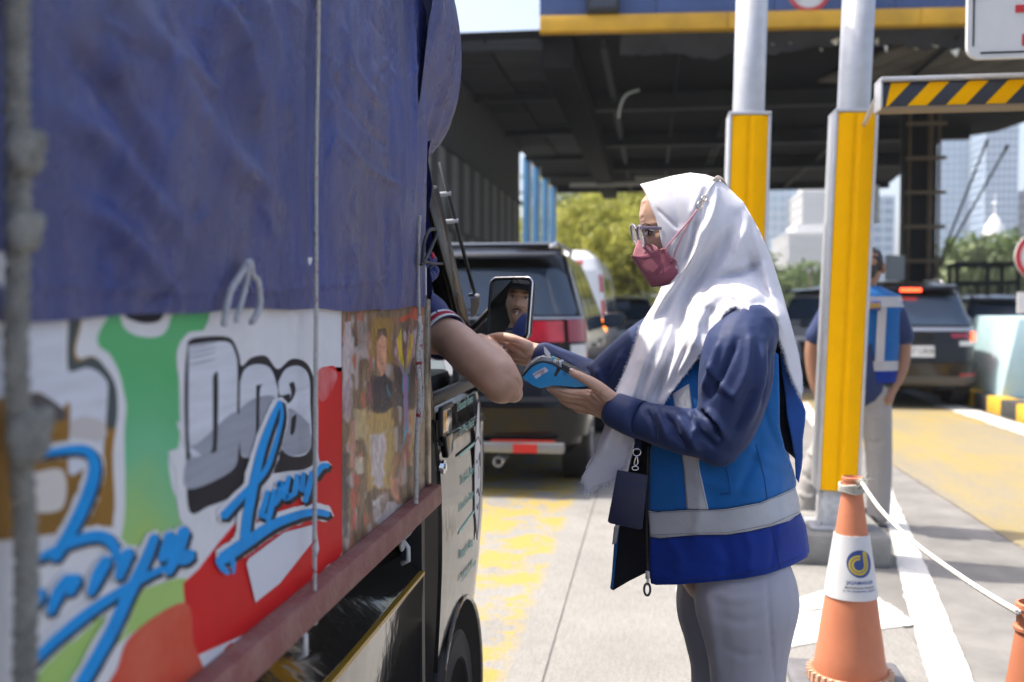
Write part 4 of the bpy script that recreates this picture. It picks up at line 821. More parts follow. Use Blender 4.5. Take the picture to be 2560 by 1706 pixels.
# rod along the pillar with its bracket
ra = pX(1100, 405, -0.565); rb = pX(1188, 742, -0.485); g = G(); g.tube([ra, rb], 0.0055, 8); g.build('aerial_rod', M_plast, trk, smooth=True)
for t in (0.20, 0.40):
    q = ra.lerp(rb, t * 1.0 + .03); G().tube([q + Vector((-0.035, -0.01, -0.004)), q + Vector((0.008, 0, 0))], 0.0065, 8).build('rod_clip', M_galv, trk)
G().box(rb + Vector((-0.004, 0.004, 0.004)), (0.028, 0.03, 0.010)).build('rod_cap', M_chrome, trk, bevel=0.003)
g = G(); g.prism([rb + Vector((-0.014 + 0.026 * math.cos(a), 0.006, -0.004 + 0.055 * math.sin(a))) for a in np.linspace(-math.pi / 2, 0.0, 8)] + [rb + Vector((-0.014, 0.006, -0.004))], (0, 0.008, 0)); g.build('rod_bracket', mat('tan_plate', (0.35, 0.29, 0.22), 0.4, metal=0.4), trk)
# side mirror: curved glass in a rim
hp = Vector((-0.74, 2.40, 1.475))                              # where the driver's face is
Ym = 2.66; mc = pY(1271, 771, Ym); n_ = ((CP - mc).normalized() + (hp + Vector((-0.10, 0.02, -0.02)) - mc).normalized()).normalized()
mx = Vector((0, 0, 1)).cross(n_).normalized(); mx = mx if mx.x > 0 else -mx; mz = n_.cross(mx); mz = mz if mz.z > 0 else -mz
hw, hh, cr_ = 0.0655, 0.0815, 0.018
mr = empty('side_mirror', (0, 0, 0)); mr.parent = trk
def rr_outline(hw, hh, cr, n=7):
    o = []
    for cx, cz, a0 in ((hw - cr, hh - cr, 0), (-hw + cr, hh - cr, 90), (-hw + cr, -hh + cr, 180), (hw - cr, -hh + cr, 270)):
        for j in range(n): a = R(a0 + 90 * j / (n - 1)); o.append((cx + cr * math.cos(a), cz + cr * math.sin(a)))
    return o
P_, F_ = fill(rr_outline(hw, hh, cr_), 0.006); RC = 1.5
v = [mc + mx * a + mz * b - n_ * ((a * a + b * b) / (2 * RC)) for a, b in P_]
mg = mesh_obj('mirror_glass', v, F_, mat('mirror_silver', (0.82, 0.83, 0.84), 0.012, metal=1.0), mr, True)
if (mg.data.polygons[0].normal @ n_ if hasattr(Vector, '__matmul__') else 0) < 0: mg.data.flip_normals()
oo = rr_outline(hw, hh, cr_); g = G(); g.tube([mc + mx * a + mz * b - n_ * 0.002 for a, b in oo + oo[:2]], 0.0042, 8, cap=False); g.build('mirror_rim', M_cblack, mr, smooth=True)
g = G(); g.tube([mc + mx * a + mz * b - n_ * 0.0045 for a, b in [(p[0] * 1.04, p[1] * 1.03) for p in oo] + [(p[0] * 1.04, p[1] * 1.03) for p in oo[:2]]], 0.0032, 6, cap=False); g.build('mirror_chrome_edge', M_chrome, mr, smooth=True)
g = G(); g.prism([mc + mx * a + mz * b - n_ * 0.008 for a, b in oo], -n_ * 0.022); g.build('mirror_housing', M_plast, mr, bevel=0.006)
g = G(); g.tube([mc - n_ * 0.03 - mx * 0.04 - mz * .06, (-0.47, 2.80, 1.25), (-0.52, 2.86, 1.20)], 0.012, 8); g.tube([mc - n_ * 0.03 - mx * 0.04 + mz * .04, (-0.50, 2.80, 1.29), (-0.535, 2.82, 1.27)], 0.010, 8); g.build('mirror_arm', M_plast, mr, smooth=True)

# ------- painted artwork of the side board: thin films of paint
LAY = [0]
def fm_(name, c, **k): return mat('paint_' + name, c, k.pop('rough', 0.55), spec=0.22, **k)
A_green = None
def grad_paint(name, stops, rough=0.4):
    m = bpy.data.materials.new(name); m.use_nodes = True; nt = m.node_tree; N = nt.nodes; L = nt.links; b = N['Principled BSDF']; b.inputs['Roughness'].default_value = rough
    tc = N.new('ShaderNodeTexCoord'); sp = N.new('ShaderNodeSeparateXYZ'); L.new(tc.outputs['Object'], sp.inputs[0]); nz = N.new('ShaderNodeTexNoise'); nz.inputs['Scale'].default_value = 9; L.new(tc.outputs['Object'], nz.inputs['Vector'])
    ma = N.new('ShaderNodeMath'); ma.operation = 'MULTIPLY_ADD'; L.new(nz.outputs['Fac'], ma.inputs[0]); ma.inputs[1].default_value = 0.14; L.new(sp.outputs[2], ma.inputs[2])
    mr = N.new('ShaderNodeMapRange'); mr.inputs[1].default_value = stops[0][0]; mr.inputs[2].default_value = stops[-1][0]; L.new(ma.outputs[0], mr.inputs[0])
    rp = N.new('ShaderNodeValToRGB'); lo, hi = stops[0][0], stops[-1][0]
    for i, (z, c) in enumerate(stops):
        e = rp.color_ramp.elements[i] if i < 2 else rp.color_ramp.elements.new(0.5); 
    for i, (z, c) in enumerate(stops):
        pass
    els = rp.color_ramp.elements
    for i, (z, c) in enumerate(stops): els[i].position = (z - lo) / (hi - lo); els[i].color = tuple(c) + (1,)
    L.new(mr.outputs[0], rp.inputs[0]); L.new(rp.outputs[0], b.inputs['Base Color']); return m
M_pg = grad_paint('paint_green', [(0.95, (0.10, 0.42, 0.13)), (1.12, (0.32, 0.52, 0.12)), (1.20, (0.30, 0.50, 0.13)), (1.26, (0.13, 0.47, 0.24)), (1.36, (0.06, 0.40, 0.13))])
M_pr = fm_('red', (0.60, 0.008, 0.010), var=0.12, vscale=6); M_por = fm_('orange_red', (0.58, 0.055, 0.028), col2=(0.62, 0.16, 0.09), vscale=7, thr=(0.4, 0.75)); M_pk = fm_('black', (0.012, 0.012, 0.018)); M_pw = fm_('white', (0.66, 0.66, 0.68), var=0.06, vscale=20)
M_pgl = fm_('light_grey', (0.58, 0.60, 0.66), var=0.14, vscale=14, stretch=(1, 0.5, 6)); M_pgm = fm_('mid_grey', (0.30, 0.32, 0.37), var=0.1, vscale=14, stretch=(1, 0.5, 6)); M_pb = fm_('blue', (0.0, 0.27, 0.68), var=0.12, vscale=30); M_pbr = fm_('brown', (0.26, 0.13, 0.02), var=0.3, vscale=10); M_pgr = fm_('grey_green', (0.06, 0.08, 0.08))
def film(name, poly, m, lay, rnd=True):
    """poly in photo pixels, on the plane of the side board; lay = which coat of paint"""
    LAY[0] += 1; x = XS + 0.00012 * lay + 0.000008 * LAY[0] + 0.0004; w = [pX(a, b, x) for a, b in (spline(list(poly) + [poly[0]], 5)[:-1] if name in ('block_letter', 'letter_counter', 'letter_shade', 'painted_figure', 'painted_shape') and rnd else poly)]
    w = [Vector((x, min(p.y, YF - 0.002), max(p.z, ZB + 0.044))) for p in w]
    return mesh_obj(name, w, [tuple(range(len(w)))], m, side, False)
def ribbon(pts, wd, jag=0.0, sub=6, off=(0, 0)):
    P = spline([(p[0] + off[0], p[1] + off[1]) for p in pts], sub); n = len(P); wd = np.interp(np.linspace(0, 1, n), np.linspace(0, 1, len(wd)), wd) if hasattr(wd, '__len__') else np.full(n, wd)
    T = np.gradient(P, axis=0); T /= np.linalg.norm(T, axis=1)[:, None] + 1e-9; N_ = np.c_[-T[:, 1], T[:, 0]]
    j1 = 1 + jag * rng.normal(size=n); j2 = 1 + jag * rng.normal(size=n)
    a = P + N_ * (wd * j1 / 2)[:, None]; b = P - N_ * (wd * j2 / 2)[:, None]; return a, b, T, wd
def stroke(pts, wd, m, lay, jag=0.0, off=(0, 0), cap=True, name='painted_stroke'):
    LAY[0] += 1; a, b, T, w = ribbon(pts, wd, jag, 6, off); x = XS + 0.00012 * lay + 0.000008 * LAY[0] + 0.0004
    if cap:
        c0 = (a[0] + b[0]) / 2 - T[0] * w[0] * 0.4; c1 = (a[-1] + b[-1]) / 2 + T[-1] * w[-1] * 0.4; a = np.vstack([c0, a, c1]); b = np.vstack([c0, b, c1])
    n = len(a); V = []
    for p in list(a) + list(b):
        q = pX(p[0], p[1], x); V.append((x, min(q.y, YF - 0.002), max(q.z, ZB + 0.044)))
    return mesh_obj(name, V, [(i, i + 1, i + 1 + n, i + n) for i in range(n - 1)], m, side, False)
Za = lambda L_: [(x * .35714, 780 + y * .35714) for x, y in L_]
Zb = lambda L_: [(x * .32273, 1200 + y * .32273) for x, y in L_]
Zc = lambda L_: [(400 + x * .40816, 760 + y * .40816) for x, y in L_]
Zd = lambda L_: [(840 + x * .36994, 760 + y * .36994) for x, y in L_]
film('painted_ground', [(-1500, 600), (1068, 650), (1068, 1250), (560, 1745), (-1500, 3700)], M_pw, 0, False)
film('painted_shape', Za([(820, -60), (700, 130), (690, 230), (780, 340), (880, 620), (870, 860), (850, 1400), (850, 1600), (1000, 1640), (1320, 1640), (1290, 1400), (1210, 1250), (1180, 1010), (1240, 960), (1260, 820), (1250, 300), (1290, 180), (1420, 140), (1420, -60)]), M_pg, 1)
film('painted_shape', Zb([(1100, 850), (1430, 760), (1440, 930), (1000, 1200), (560, 1568), (100, 1568), (300, 1400), (700, 1100)]), M_pg, 1)
film('painted_shape', Za([(850, 60), (870, 110), (940, 160), (1060, 180), (1150, 150), (1190, 60), (1190, -40), (850, -40)]), M_pw, 2)
film('painted_shape', Za([(880, 40), (1000, 80), (1120, 60), (1130, -40), (880, -40)]), M_pk, 3)
# red field
red = Zb([(760, 1700), (900, 1480), (1020, 1200), (1430, 950), (1420, 800), (1540, 690), (1700, 480), (1860, 290)]) + [(960, 1000), (992, 925)] + Zc([(965, 420), (1020, 385), (1090, 430), (1105, 800), (1115, 1450), (1060, 1568)]) + [(810, 1480), (610, 1680)]
film('painted_shape', red, M_pr, 1, False); film('painted_shape', Zc([(960, 430), (1020, 385), (1090, 425), (1112, 800), (1120, 1500), (1000, 1600), (960, 1600)]), M_pr, 2)
film('painted_shape', Zb([(760, 1700), (900, 1480), (1020, 1200), (1430, 950), (1500, 1250), (1580, 1480), (1600, 1700)]), M_por, 3)
for q in ([(1870, 1130), (1890, 1200), (1950, 1260), (2050, 1290), (1960, 1300), (1890, 1250)], [(1740, 1310), (1800, 1260), (1840, 1330), (1900, 1380), (1760, 1420)], [(1290, 1420), (1330, 1500), (1240, 1560), (1180, 1540)]): film('painted_shape', Zb(q), M_por, 3)
film('painted_shape', Zc([(965, 560), (965, 420), (1020, 385), (1085, 430), (1060, 520), (1000, 600)]), fm_('pink_fade', (0.62, 0.22, 0.22), col2=(0.6, 0.03, 0.03), vscale=9, thr=(0.35, 0.6)), 2)
# black and white ground of the block letters
halo = Zc([(150, 200), (200, 170), (410, 160), (450, 180), (480, 250), (560, 170), (640, 150), (760, 165), (800, 200), (860, 250), (950, 330), (965, 420), (968, 900), (960, 1000), (700, 1180), (640, 1230), (420, 1260), (350, 1290), (300, 1420), (310, 1300), (250, 1310), (140, 1350), (100, 1180), (95, 1010), (55, 930), (60, 900), (150, 870), (110, 760), (110, 720), (150, 700), (100, 330)])
film('painted_shape', halo, M_pw, 4)
film('painted_shape', Zc([(170, 230), (230, 205), (420, 205), (480, 300), (500, 380), (560, 330), (650, 320), (720, 400), (800, 340), (880, 350), (930, 420), (950, 560), (950, 960), (760, 1030), (560, 1060), (440, 1180), (300, 1240), (180, 1270), (160, 940), (150, 500)]), M_pk, 5)
for q, m in (([(175, 255), (400, 230), (460, 300), (475, 420), (470, 800), (480, 900), (430, 1030), (170, 1135), (165, 960), (250, 930), (180, 900)], M_pgl), ([(490, 480), (520, 400), (590, 370), (670, 390), (710, 480), (720, 600), (660, 940), (540, 945), (490, 880)], M_pgl), ([(725, 480), (770, 400), (850, 380), (910, 440), (920, 600), (915, 900), (760, 910), (735, 700), (800, 560), (735, 560)], M_pgl)): film('block_letter', Zc(q), m, 6)
for q in ([(172, 870), (250, 840), (470, 660), (480, 900), (430, 1030), (170, 1135), (165, 960), (250, 930)], [(490, 640), (600, 570), (715, 600), (660, 940), (540, 945), (490, 880)], [(740, 680), (800, 640), (900, 720), (918, 760), (915, 900), (760, 910)]): film('letter_shade', Zc(q), M_pgm, 7)
for q in ([(325, 445), (355, 440), (350, 860), (335, 905), (310, 910), (325, 840)], [(590, 500), (640, 495), (612, 530), (606, 800), (590, 800)], [(790, 490), (820, 480), (830, 540), (800, 600), (765, 610), (805, 560)], [(805, 700), (835, 680), (825, 780), (800, 800)]): film('letter_counter', Zc(q), M_pk, 8)
for y in (270, 300, 330, 370): stroke(Zc([(180, y), (260, y - 14), (340, y - 34)]), [3, 5, 2], M_pgm, 7)
for q in ([(1050, 120), (1170, 110), (1180, 420), (1140, 600), (1100, 420), (1060, 380)],): pass
# left block letter, brown and grey
film('painted_shape', Za([(-500, 60), (560, 60), (600, 220), (760, 290), (860, 520), (870, 850), (850, 1568), (600, 1500), (-500, 1700)]), M_pw, 4)
film('painted_shape', Za([(480, 60), (570, 60), (530, 260), (560, 330), (650, 310), (740, 390), (810, 540), (815, 780), (790, 1000), (795, 1440), (640, 1520), (-500, 1560), (-500, 700), (300, 560), (480, 420)]), M_pbr, 5)
film('painted_shape', Za([(480, 60), (560, 60), (515, 260), (540, 350), (650, 320), (740, 390), (815, 540), (815, 780), (750, 800), (740, 500), (620, 400), (480, 420)]), M_pgr, 6)
film('block_letter', Za([(-400, 100), (110, 200), (180, 80), (430, 70), (460, 400), (620, 390), (730, 460), (755, 560), (730, 900), (700, 1200), (600, 1100), (480, 1120), (490, 650), (400, 690), (200, 540), (-400, 700)]), M_pgl, 7)
film('block_letter', Za([(220, 1130), (440, 1110), (440, 1370), (220, 1400), (150, 1300)]), fm_('warm_white', (0.58, 0.55, 0.52)), 7)
film('letter_shade', Za([(500, 760), (600, 730), (730, 780), (720, 900), (500, 880)]), fm_('warm_grey', (0.50, 0.47, 0.46)), 8)
film('letter_shade', Za([(230, 560), (340, 600), (460, 700), (440, 760), (260, 760), (200, 700)]), fm_('dark_smudge', (0.08, 0.07, 0.07)), 8)
# script: white halo, black shadow, blue line
def script(pts, w, lay=10, halo=24, tip=None):
    w = [x * 1.22 for x in w]
    stroke(pts, [x + halo for x in w], M_pw, lay, 0.06); stroke(pts, [x + 9 for x in w], M_pk, lay + 3, 0.03, (4, 6)); stroke(pts, w, M_pb, lay + 6)
script(Za([(230, 1010), (400, 975), (560, 960), (640, 1000), (660, 1120), (600, 1320), (480, 1560), (380, 1720)]), [10, 20, 26, 24])
script(Zb([(280, 620), (520, 500), (700, 440), (820, 450), (890, 530), (900, 620)]), [14, 22, 24, 18])
script(Zb([(1200, 440), (1120, 640), (990, 900), (850, 1200), (620, 1600)]), [18, 24, 26, 26], 12)
script(Zb([(230, 1440), (420, 1250), (700, 1020), (960, 850), (1150, 740), (1330, 660)]), [18, 22, 18, 12], 10, 30)
for q in ([(390, 1030), (450, 880), (540, 760)], [(540, 880), (570, 800), (600, 760)], [(700, 880), (760, 740), (830, 620)], [(920, 760), (950, 660), (1000, 560)], [(1250, 620), (1290, 540), (1320, 430)], [(1300, 720), (1370, 570), (1430, 390)], [(1400, 640), (1480, 570)], [(240, 1000), (290, 920), (320, 870)]): script(Zb(q), [16, 26, 24], 13, 16)
script(Zc([(735, 600), (690, 700), (620, 900), (570, 1120), (535, 1300), (520, 1430)]), [8, 16, 20, 20], 14)
script(Zc([(740, 600), (745, 700), (700, 880), (640, 1030), (520, 1160), (390, 1300)]), [6, 9, 12, 18], 12)
script(Zc([(385, 1560), (500, 1480), (560, 1440), (700, 1350), (860, 1290), (960, 1275), (1030, 1290)]), [26, 24, 16, 12], 14)
stroke(Zc([(360, 1568), (385, 1620), (420, 1650)]), [20, 12], M_pb, 21); stroke(Zc([(440, 1560), (450, 1610), (450, 1650)]), [16, 6], M_pb, 21)
for i, q in enumerate(([(660, 1150), (640, 1230), (620, 1290), (650, 1300)], [(700, 1140), (680, 1250), (660, 1330)], [(720, 1110), (740, 1100), (730, 1180), (700, 1230)], [(790, 1060), (770, 1140), (770, 1190), (810, 1170)], [(840, 1050), (830, 1130), (820, 1170)], [(880, 1040), (870, 1130), (900, 1140)], [(930, 1030), (910, 1130), (890, 1210)], [(950, 1060), (990, 1000), (1030, 990)])): script(Zc(q), [9, 13, 10], 14, 10)
film('white_sticker', Zc([(545, 1560), (760, 1400), (950, 1350), (965, 1420)]) + Zb([(2169, 800), (1980, 950), (1910, 650)]), fm_('sticker', (0.62, 0.63, 0.68)), 11); film('white_sticker', Zc([(960, 1400), (975, 1500), (960, 1560), (955, 1560)]) + [(792, 1400)], fm_('sticker', (0.62, 0.63, 0.68)), 11)
# mixed picture at the front of the board
M_coll = fm_('collage', (0.055, 0.035, 0.03), col2=(0.34, 0.20, 0.09), vscale=9, thr=(0.35, 0.75), stretch=(1, 2.4, 0.9), detail=6)
PATCH = (([(60, 120), (110, 115), (105, 560), (85, 700), (40, 560), (45, 300)], (0.55, 0.47, 0.47)), ([(30, 560), (90, 500), (100, 760), (60, 760)], (0.36, 0.26, 0.30)), ([(95, 780), (125, 790), (140, 1130), (90, 1100)], (0.5, 0.24, 0.16)), ([(120, 1140), (150, 1150), (130, 1540), (108, 1545)], (0.58, 0.07, 0.05)), ([(140, 110), (210, 130), (215, 300), (150, 330)], (0.25, 0.22, 0.20)), ([(230, 110), (380, 90), (380, 400), (230, 360)], (0.30, 0.16, 0.015)), ([(410, 95), (500, 60), (520, 20), (550, 20), (550, 90), (440, 130)], (0.62, 0.07, 0.02)), ([(130, 700), (210, 700), (220, 900), (140, 920)], (0.5, 0.38, 0.18)), ([(220, 740), (380, 720), (400, 1000), (370, 1240), (220, 1260), (200, 1000)], (0.48, 0.32, 0.10)), ([(235, 900), (330, 860), (320, 1240), (250, 1230)], (0.56, 0.50, 0.52)), ([(140, 1040), (190, 1050), (190, 1150), (135, 1140)], (0.58, 0.52, 0.38)), ([(360, 1180), (420, 1190), (440, 1340), (380, 1320)], (0.60, 0.27, 0.17)), ([(30, 1000), (75, 1010), (80, 1568), (40, 1568)], (0.03, 0.035, 0.05)), ([(470, 1100), (515, 1100), (510, 1400), (470, 1420)], (0.015, 0.014, 0.016)), ([(470, 860), (500, 880), (500, 1060), (470, 1100)], (0.35, 0.05, 0.05)), ([(260, 1480), (330, 1350), (440, 1350), (400, 1420), (300, 1530)], (0.5, 0.47, 0.48)), ([(240, 1330), (320, 1300), (300, 1380), (250, 1380)], (0.5, 0.47, 0.48)), ([(500, 700), (525, 690), (520, 1080), (505, 1080)], (0.5, 0.33, 0.12)), ([(560, 780), (610, 640), (620, 1100), (560, 1260)], (0.34, 0.27, 0.18)), ([(390, 420), (530, 420), (530, 700), (390, 700)], (0.045, 0.028, 0.03)))
KITE = (([(410, 230), (440, 170), (450, 300), (460, 460), (430, 420), (412, 320)], (0.58, 0.42, 0.02)), ([(490, 180), (525, 230), (520, 340), (490, 460), (475, 440), (490, 300)], (0.58, 0.44, 0.03)), ([(430, 390), (465, 470), (500, 400), (520, 350), (490, 470), (465, 500), (440, 460)], (0.05, 0.36, 0.28)), ([(450, 490), (490, 490), (485, 840), (440, 1000), (465, 840)], (0.06, 0.30, 0.48)))
FLESH = (([(290, 190), (320, 180), (340, 240), (343, 360), (330, 470), (305, 490), (280, 420), (275, 280)], (0.60, 0.29, 0.17)), ([(300, 285), (312, 290), (300, 295)], (0.2, 0.07, 0.04)), ([(322, 283), (334, 288), (322, 294)], (0.2, 0.07, 0.04)), ([(302, 398), (328, 396), (315, 414)], (0.35, 0.08, 0.06)), ([(285, 170), (335, 165), (345, 230), (315, 205), (280, 250)], (0.03, 0.02, 0.02)))
COAT = (([(240, 500), (340, 480), (385, 540), (380, 700), (340, 740), (280, 750), (240, 700), (205, 640), (215, 540)], (0.022, 0.022, 0.035)), ([(215, 540), (240, 520), (245, 690), (205, 650)], (0.20, 0.07, 0.08)), ([(345, 540), (370, 600), (365, 640), (340, 560)], (0.05, 0.22, 0.28)))
def brushed_picture():
    """printed picture with soft brush edges: colour kept per point of a fine net"""
    X_ = XS + 0.0012; gx, gy = np.meshgrid(np.arange(855, 1070, 1.6), np.arange(738, 1400, 2.2)); P = np.c_[gx.ravel(), gy.ravel()]; n0, n1 = gy.shape[0], gx.shape[1]
    r1 = np.random.default_rng(4)
    def vn(sx, sy, seed):                                     # value noise stretched along the strokes
        q = np.random.default_rng(seed); T_ = q.random((90, 90)); u = P[:, 0] / sx; w = P[:, 1] / sy; i = np.floor(u).astype(int); j = np.floor(w).astype(int); fu = u - i; fw = w - j; fu = fu * fu * (3 - 2 * fu); fw = fw * fw * (3 - 2 * fw); g_ = lambda a, b: T_[a % 90, b % 90]
        return (g_(i, j) * (1 - fu) + g_(i + 1, j) * fu) * (1 - fw) + (g_(i, j + 1) * (1 - fu) + g_(i + 1, j + 1) * fu) * fw
    wob = np.c_[(vn(9, 16, 1) - .5) * 10, (vn(12, 14, 2) - .5) * 16]
    n_ = vn(7, 60, 3) * .6 + vn(4, 22, 4) * .4; C = np.array([0.05, 0.032, 0.028])[None] * (1 - n_[:, None]) + np.array([0.30, 0.19, 0.10])[None] * n_[:, None]
    k_ = np.clip((vn(11, 40, 5) - .62) * 5, 0, 1)[:, None]; C = C * (1 - k_) + k_ * np.array([0.40, 0.33, 0.30]); k_ = np.clip((vn(8, 50, 6) - .7) * 6, 0, 1)[:, None]; C = C * (1 - k_) + k_ * np.array([0.42, 0.13, 0.07])
    def lay_(group, soft, w=1.0, wobble=1.0):
        nonlocal C
        for q, c in group:
            poly = np.array(Zd(q)); Q = P + wob * wobble; ins = inside(Q, poly); d_, _, _ = dist_poly(Q, np.r_[poly, poly[:1]]); s_ = np.where(ins, d_, -d_); a = np.clip(s_ / soft + 0.5, 0, 1)[:, None] * w
            cc = np.array(c)[None] * (0.65 + 0.7 * (vn(5, 26, 7) * .6 + vn(3, 9, 8) * .4))[:, None]; C = C * (1 - a) + a * cc
    lay_(PATCH, 9, 0.85); lay_(COAT, 6, 0.95, .6); lay_(FLESH[:1], 5, 1, .3); lay_(FLESH[1:], 3, 0.8, .2); lay_(KITE, 4, 0.95, .4)
    for q in ([(405, 240), (415, 360), (460, 490), (470, 760), (455, 850)], [(530, 240), (515, 360), (475, 490), (478, 700), (486, 840)], [(500, 150), (480, 300), (468, 470)]):
        d_, _, _ = dist_poly(P, np.array(Zd(q))); a = np.clip(1.5 - d_ / 1.6, 0, 1)[:, None] * .9; C = C * (1 - a) + a * np.array([0.42, 0.12, 0.30])
    V = []
    for x, y in P: q = pX(x, y, X_); V.append((X_, min(q.y, YF - 0.002), max(q.z, ZB + 0.044)))
    F = []
    for r in range(n0 - 1):
        for c in range(n1 - 1):
            k = r * n1 + c
            if V[k][2] > ZB + 0.0441 or V[k + n1][2] > ZB + 0.0441: F.append((k, k + 1, k + n1 + 1, k + n1))
    m = bpy.data.materials.new('brushed_print'); m.use_nodes = True; N = m.node_tree.nodes; b = N['Principled BSDF']; b.inputs['Roughness'].default_value = 0.4; b.inputs['Specular IOR Level'].default_value = 0.3; at_ = N.new('ShaderNodeAttribute'); at_.attribute_name = 'print'; m.node_tree.links.new(at_.outputs['Color'], b.inputs['Base Color'])
    nz_ = N.new('ShaderNodeTexNoise'); nz_.inputs['Scale'].default_value = 60; nz_.inputs['Detail'].default_value = 4; bp_ = N.new('ShaderNodeBump'); bp_.inputs['Strength'].default_value = 0.35; bp_.inputs['Distance'].default_value = 0.006; m.node_tree.links.new(nz_.outputs['Fac'], bp_.inputs['Height']); m.node_tree.links.new(bp_.outputs[0], b.inputs['Normal'])
    o = mesh_obj('painted_picture', V, F, m, side, False); a_ = o.data.attributes.new('print', 'FLOAT_COLOR', 'POINT'); a_.data.foreach_set('color', np.c_[C, np.ones(len(C))].astype(np.float32).ravel())
brushed_picture()
# peeled and flaking paint along the bottom rail
for k in range(16):
    x0 = 640 + k * 27; y0 = 1261 - (x0 - 1086) * 0.94 - 62; film('flaked_patch', [(x0, y0 + 26), (x0 + 8, y0 + 2 - 6 * (k % 3)), (x0 + 20, y0 - 10), (x0 + 30, y0 - 14), (x0 + 34, y0 + 4)], fm_('flaked', (0.34, 0.30, 0.24), var=0.5, vscale=40), 12, False)
# lettering of the door and drawn face (a plain line-drawn head)
M_teal = mat('teal_film', (0.22, 0.50, 0.45), 0.4)
for i, (px, py, px2, py2, s, t) in enumerate(((1143, 1020, 1182, 996, 0.036, 'Dihianatin Kawan'), (1149, 1082, 1186, 1053, 0.030, 'Di Php Pacar'), (1153, 1203, 1186, 1172, 0.036, 'Dilatih Ku Perih'), (1148, 1272, 1190, 1226, 0.030, 'Di Kasih Ku Tampung'), (1149, 1390, 1183, 1352, 0.036, 'Disayang Ku Hilang'), (1154, 1448, 1190, 1400, 0.030, 'Di Marah Ku Senang'))):
    a = pX(px, py, -0.4968); b = pX(px2, py2, -0.4968); tw = (b - a).length
    o = text_mesh('lettering', t, s, M_teal, frame((a + b) / 2, (0, b.y - a.y, b.z - a.z), (0, 0.18, 1)), trk, extrude=0.0002)
    xs_ = [v.co.y for v in o.data.vertices]; k = tw / (max(xs_) - min(xs_)); cy = (max(xs_) + min(xs_)) / 2
    for v in o.data.vertices: v.co.y = cy + (v.co.y - cy) * k
for (px, py, px2, py2) in ((1149, 1140, 1187, 1108), (1147, 1333, 1187, 1276)):
    a = pX(px, py, -0.4968); b = pX(px2, py2, -0.4968); G().bar(a, b, 0.001, 0.008).build('painted_line', M_teal, trk)
M_line2 = mat('drawn_line', (0.04, 0.04, 0.045), 0.5)
xf = -0.4962
def dr_(pts): return [pX(1196 + (x - 1203) * 0.8 - (y - 1080) * 0.02, y, xf) for x, y in pts]
fc = [(1195, 1080), (1199, 1010), (1204, 1000), (1208, 1080), (1212, 1110), (1213, 1200), (1210, 1290), (1205, 1350), (1200, 1300), (1196, 1280), (1193, 1200), (1192, 1130)]
mesh_obj('drawn_face', dr_(fc), [tuple(range(len(fc)))], mat('drawing_white', (0.55, 0.55, 0.58), 0.35), trk, False); xf = -0.4958
for q, w in ((fc + fc[:1], 0.0025), ([(1194, 1105), (1203, 1092), (1211, 1112)], 0.004), ([(1205, 1150), (1208, 1132), (1209, 1165)], 0.004), ([(1197, 1160), (1200, 1150), (1202, 1158)], 0.003), ([(1206, 1165), (1208, 1190), (1205, 1196)], 0.0022), ([(1201, 1232), (1205, 1222), (1209, 1240)], 0.005), ([(1202, 1262), (1205, 1275), (1208, 1258)], 0.003)):
    g = G(); g.tube([p for p in dr_(q)], w * 0.5, 4); g.build('drawn_line', M_line2, trk)

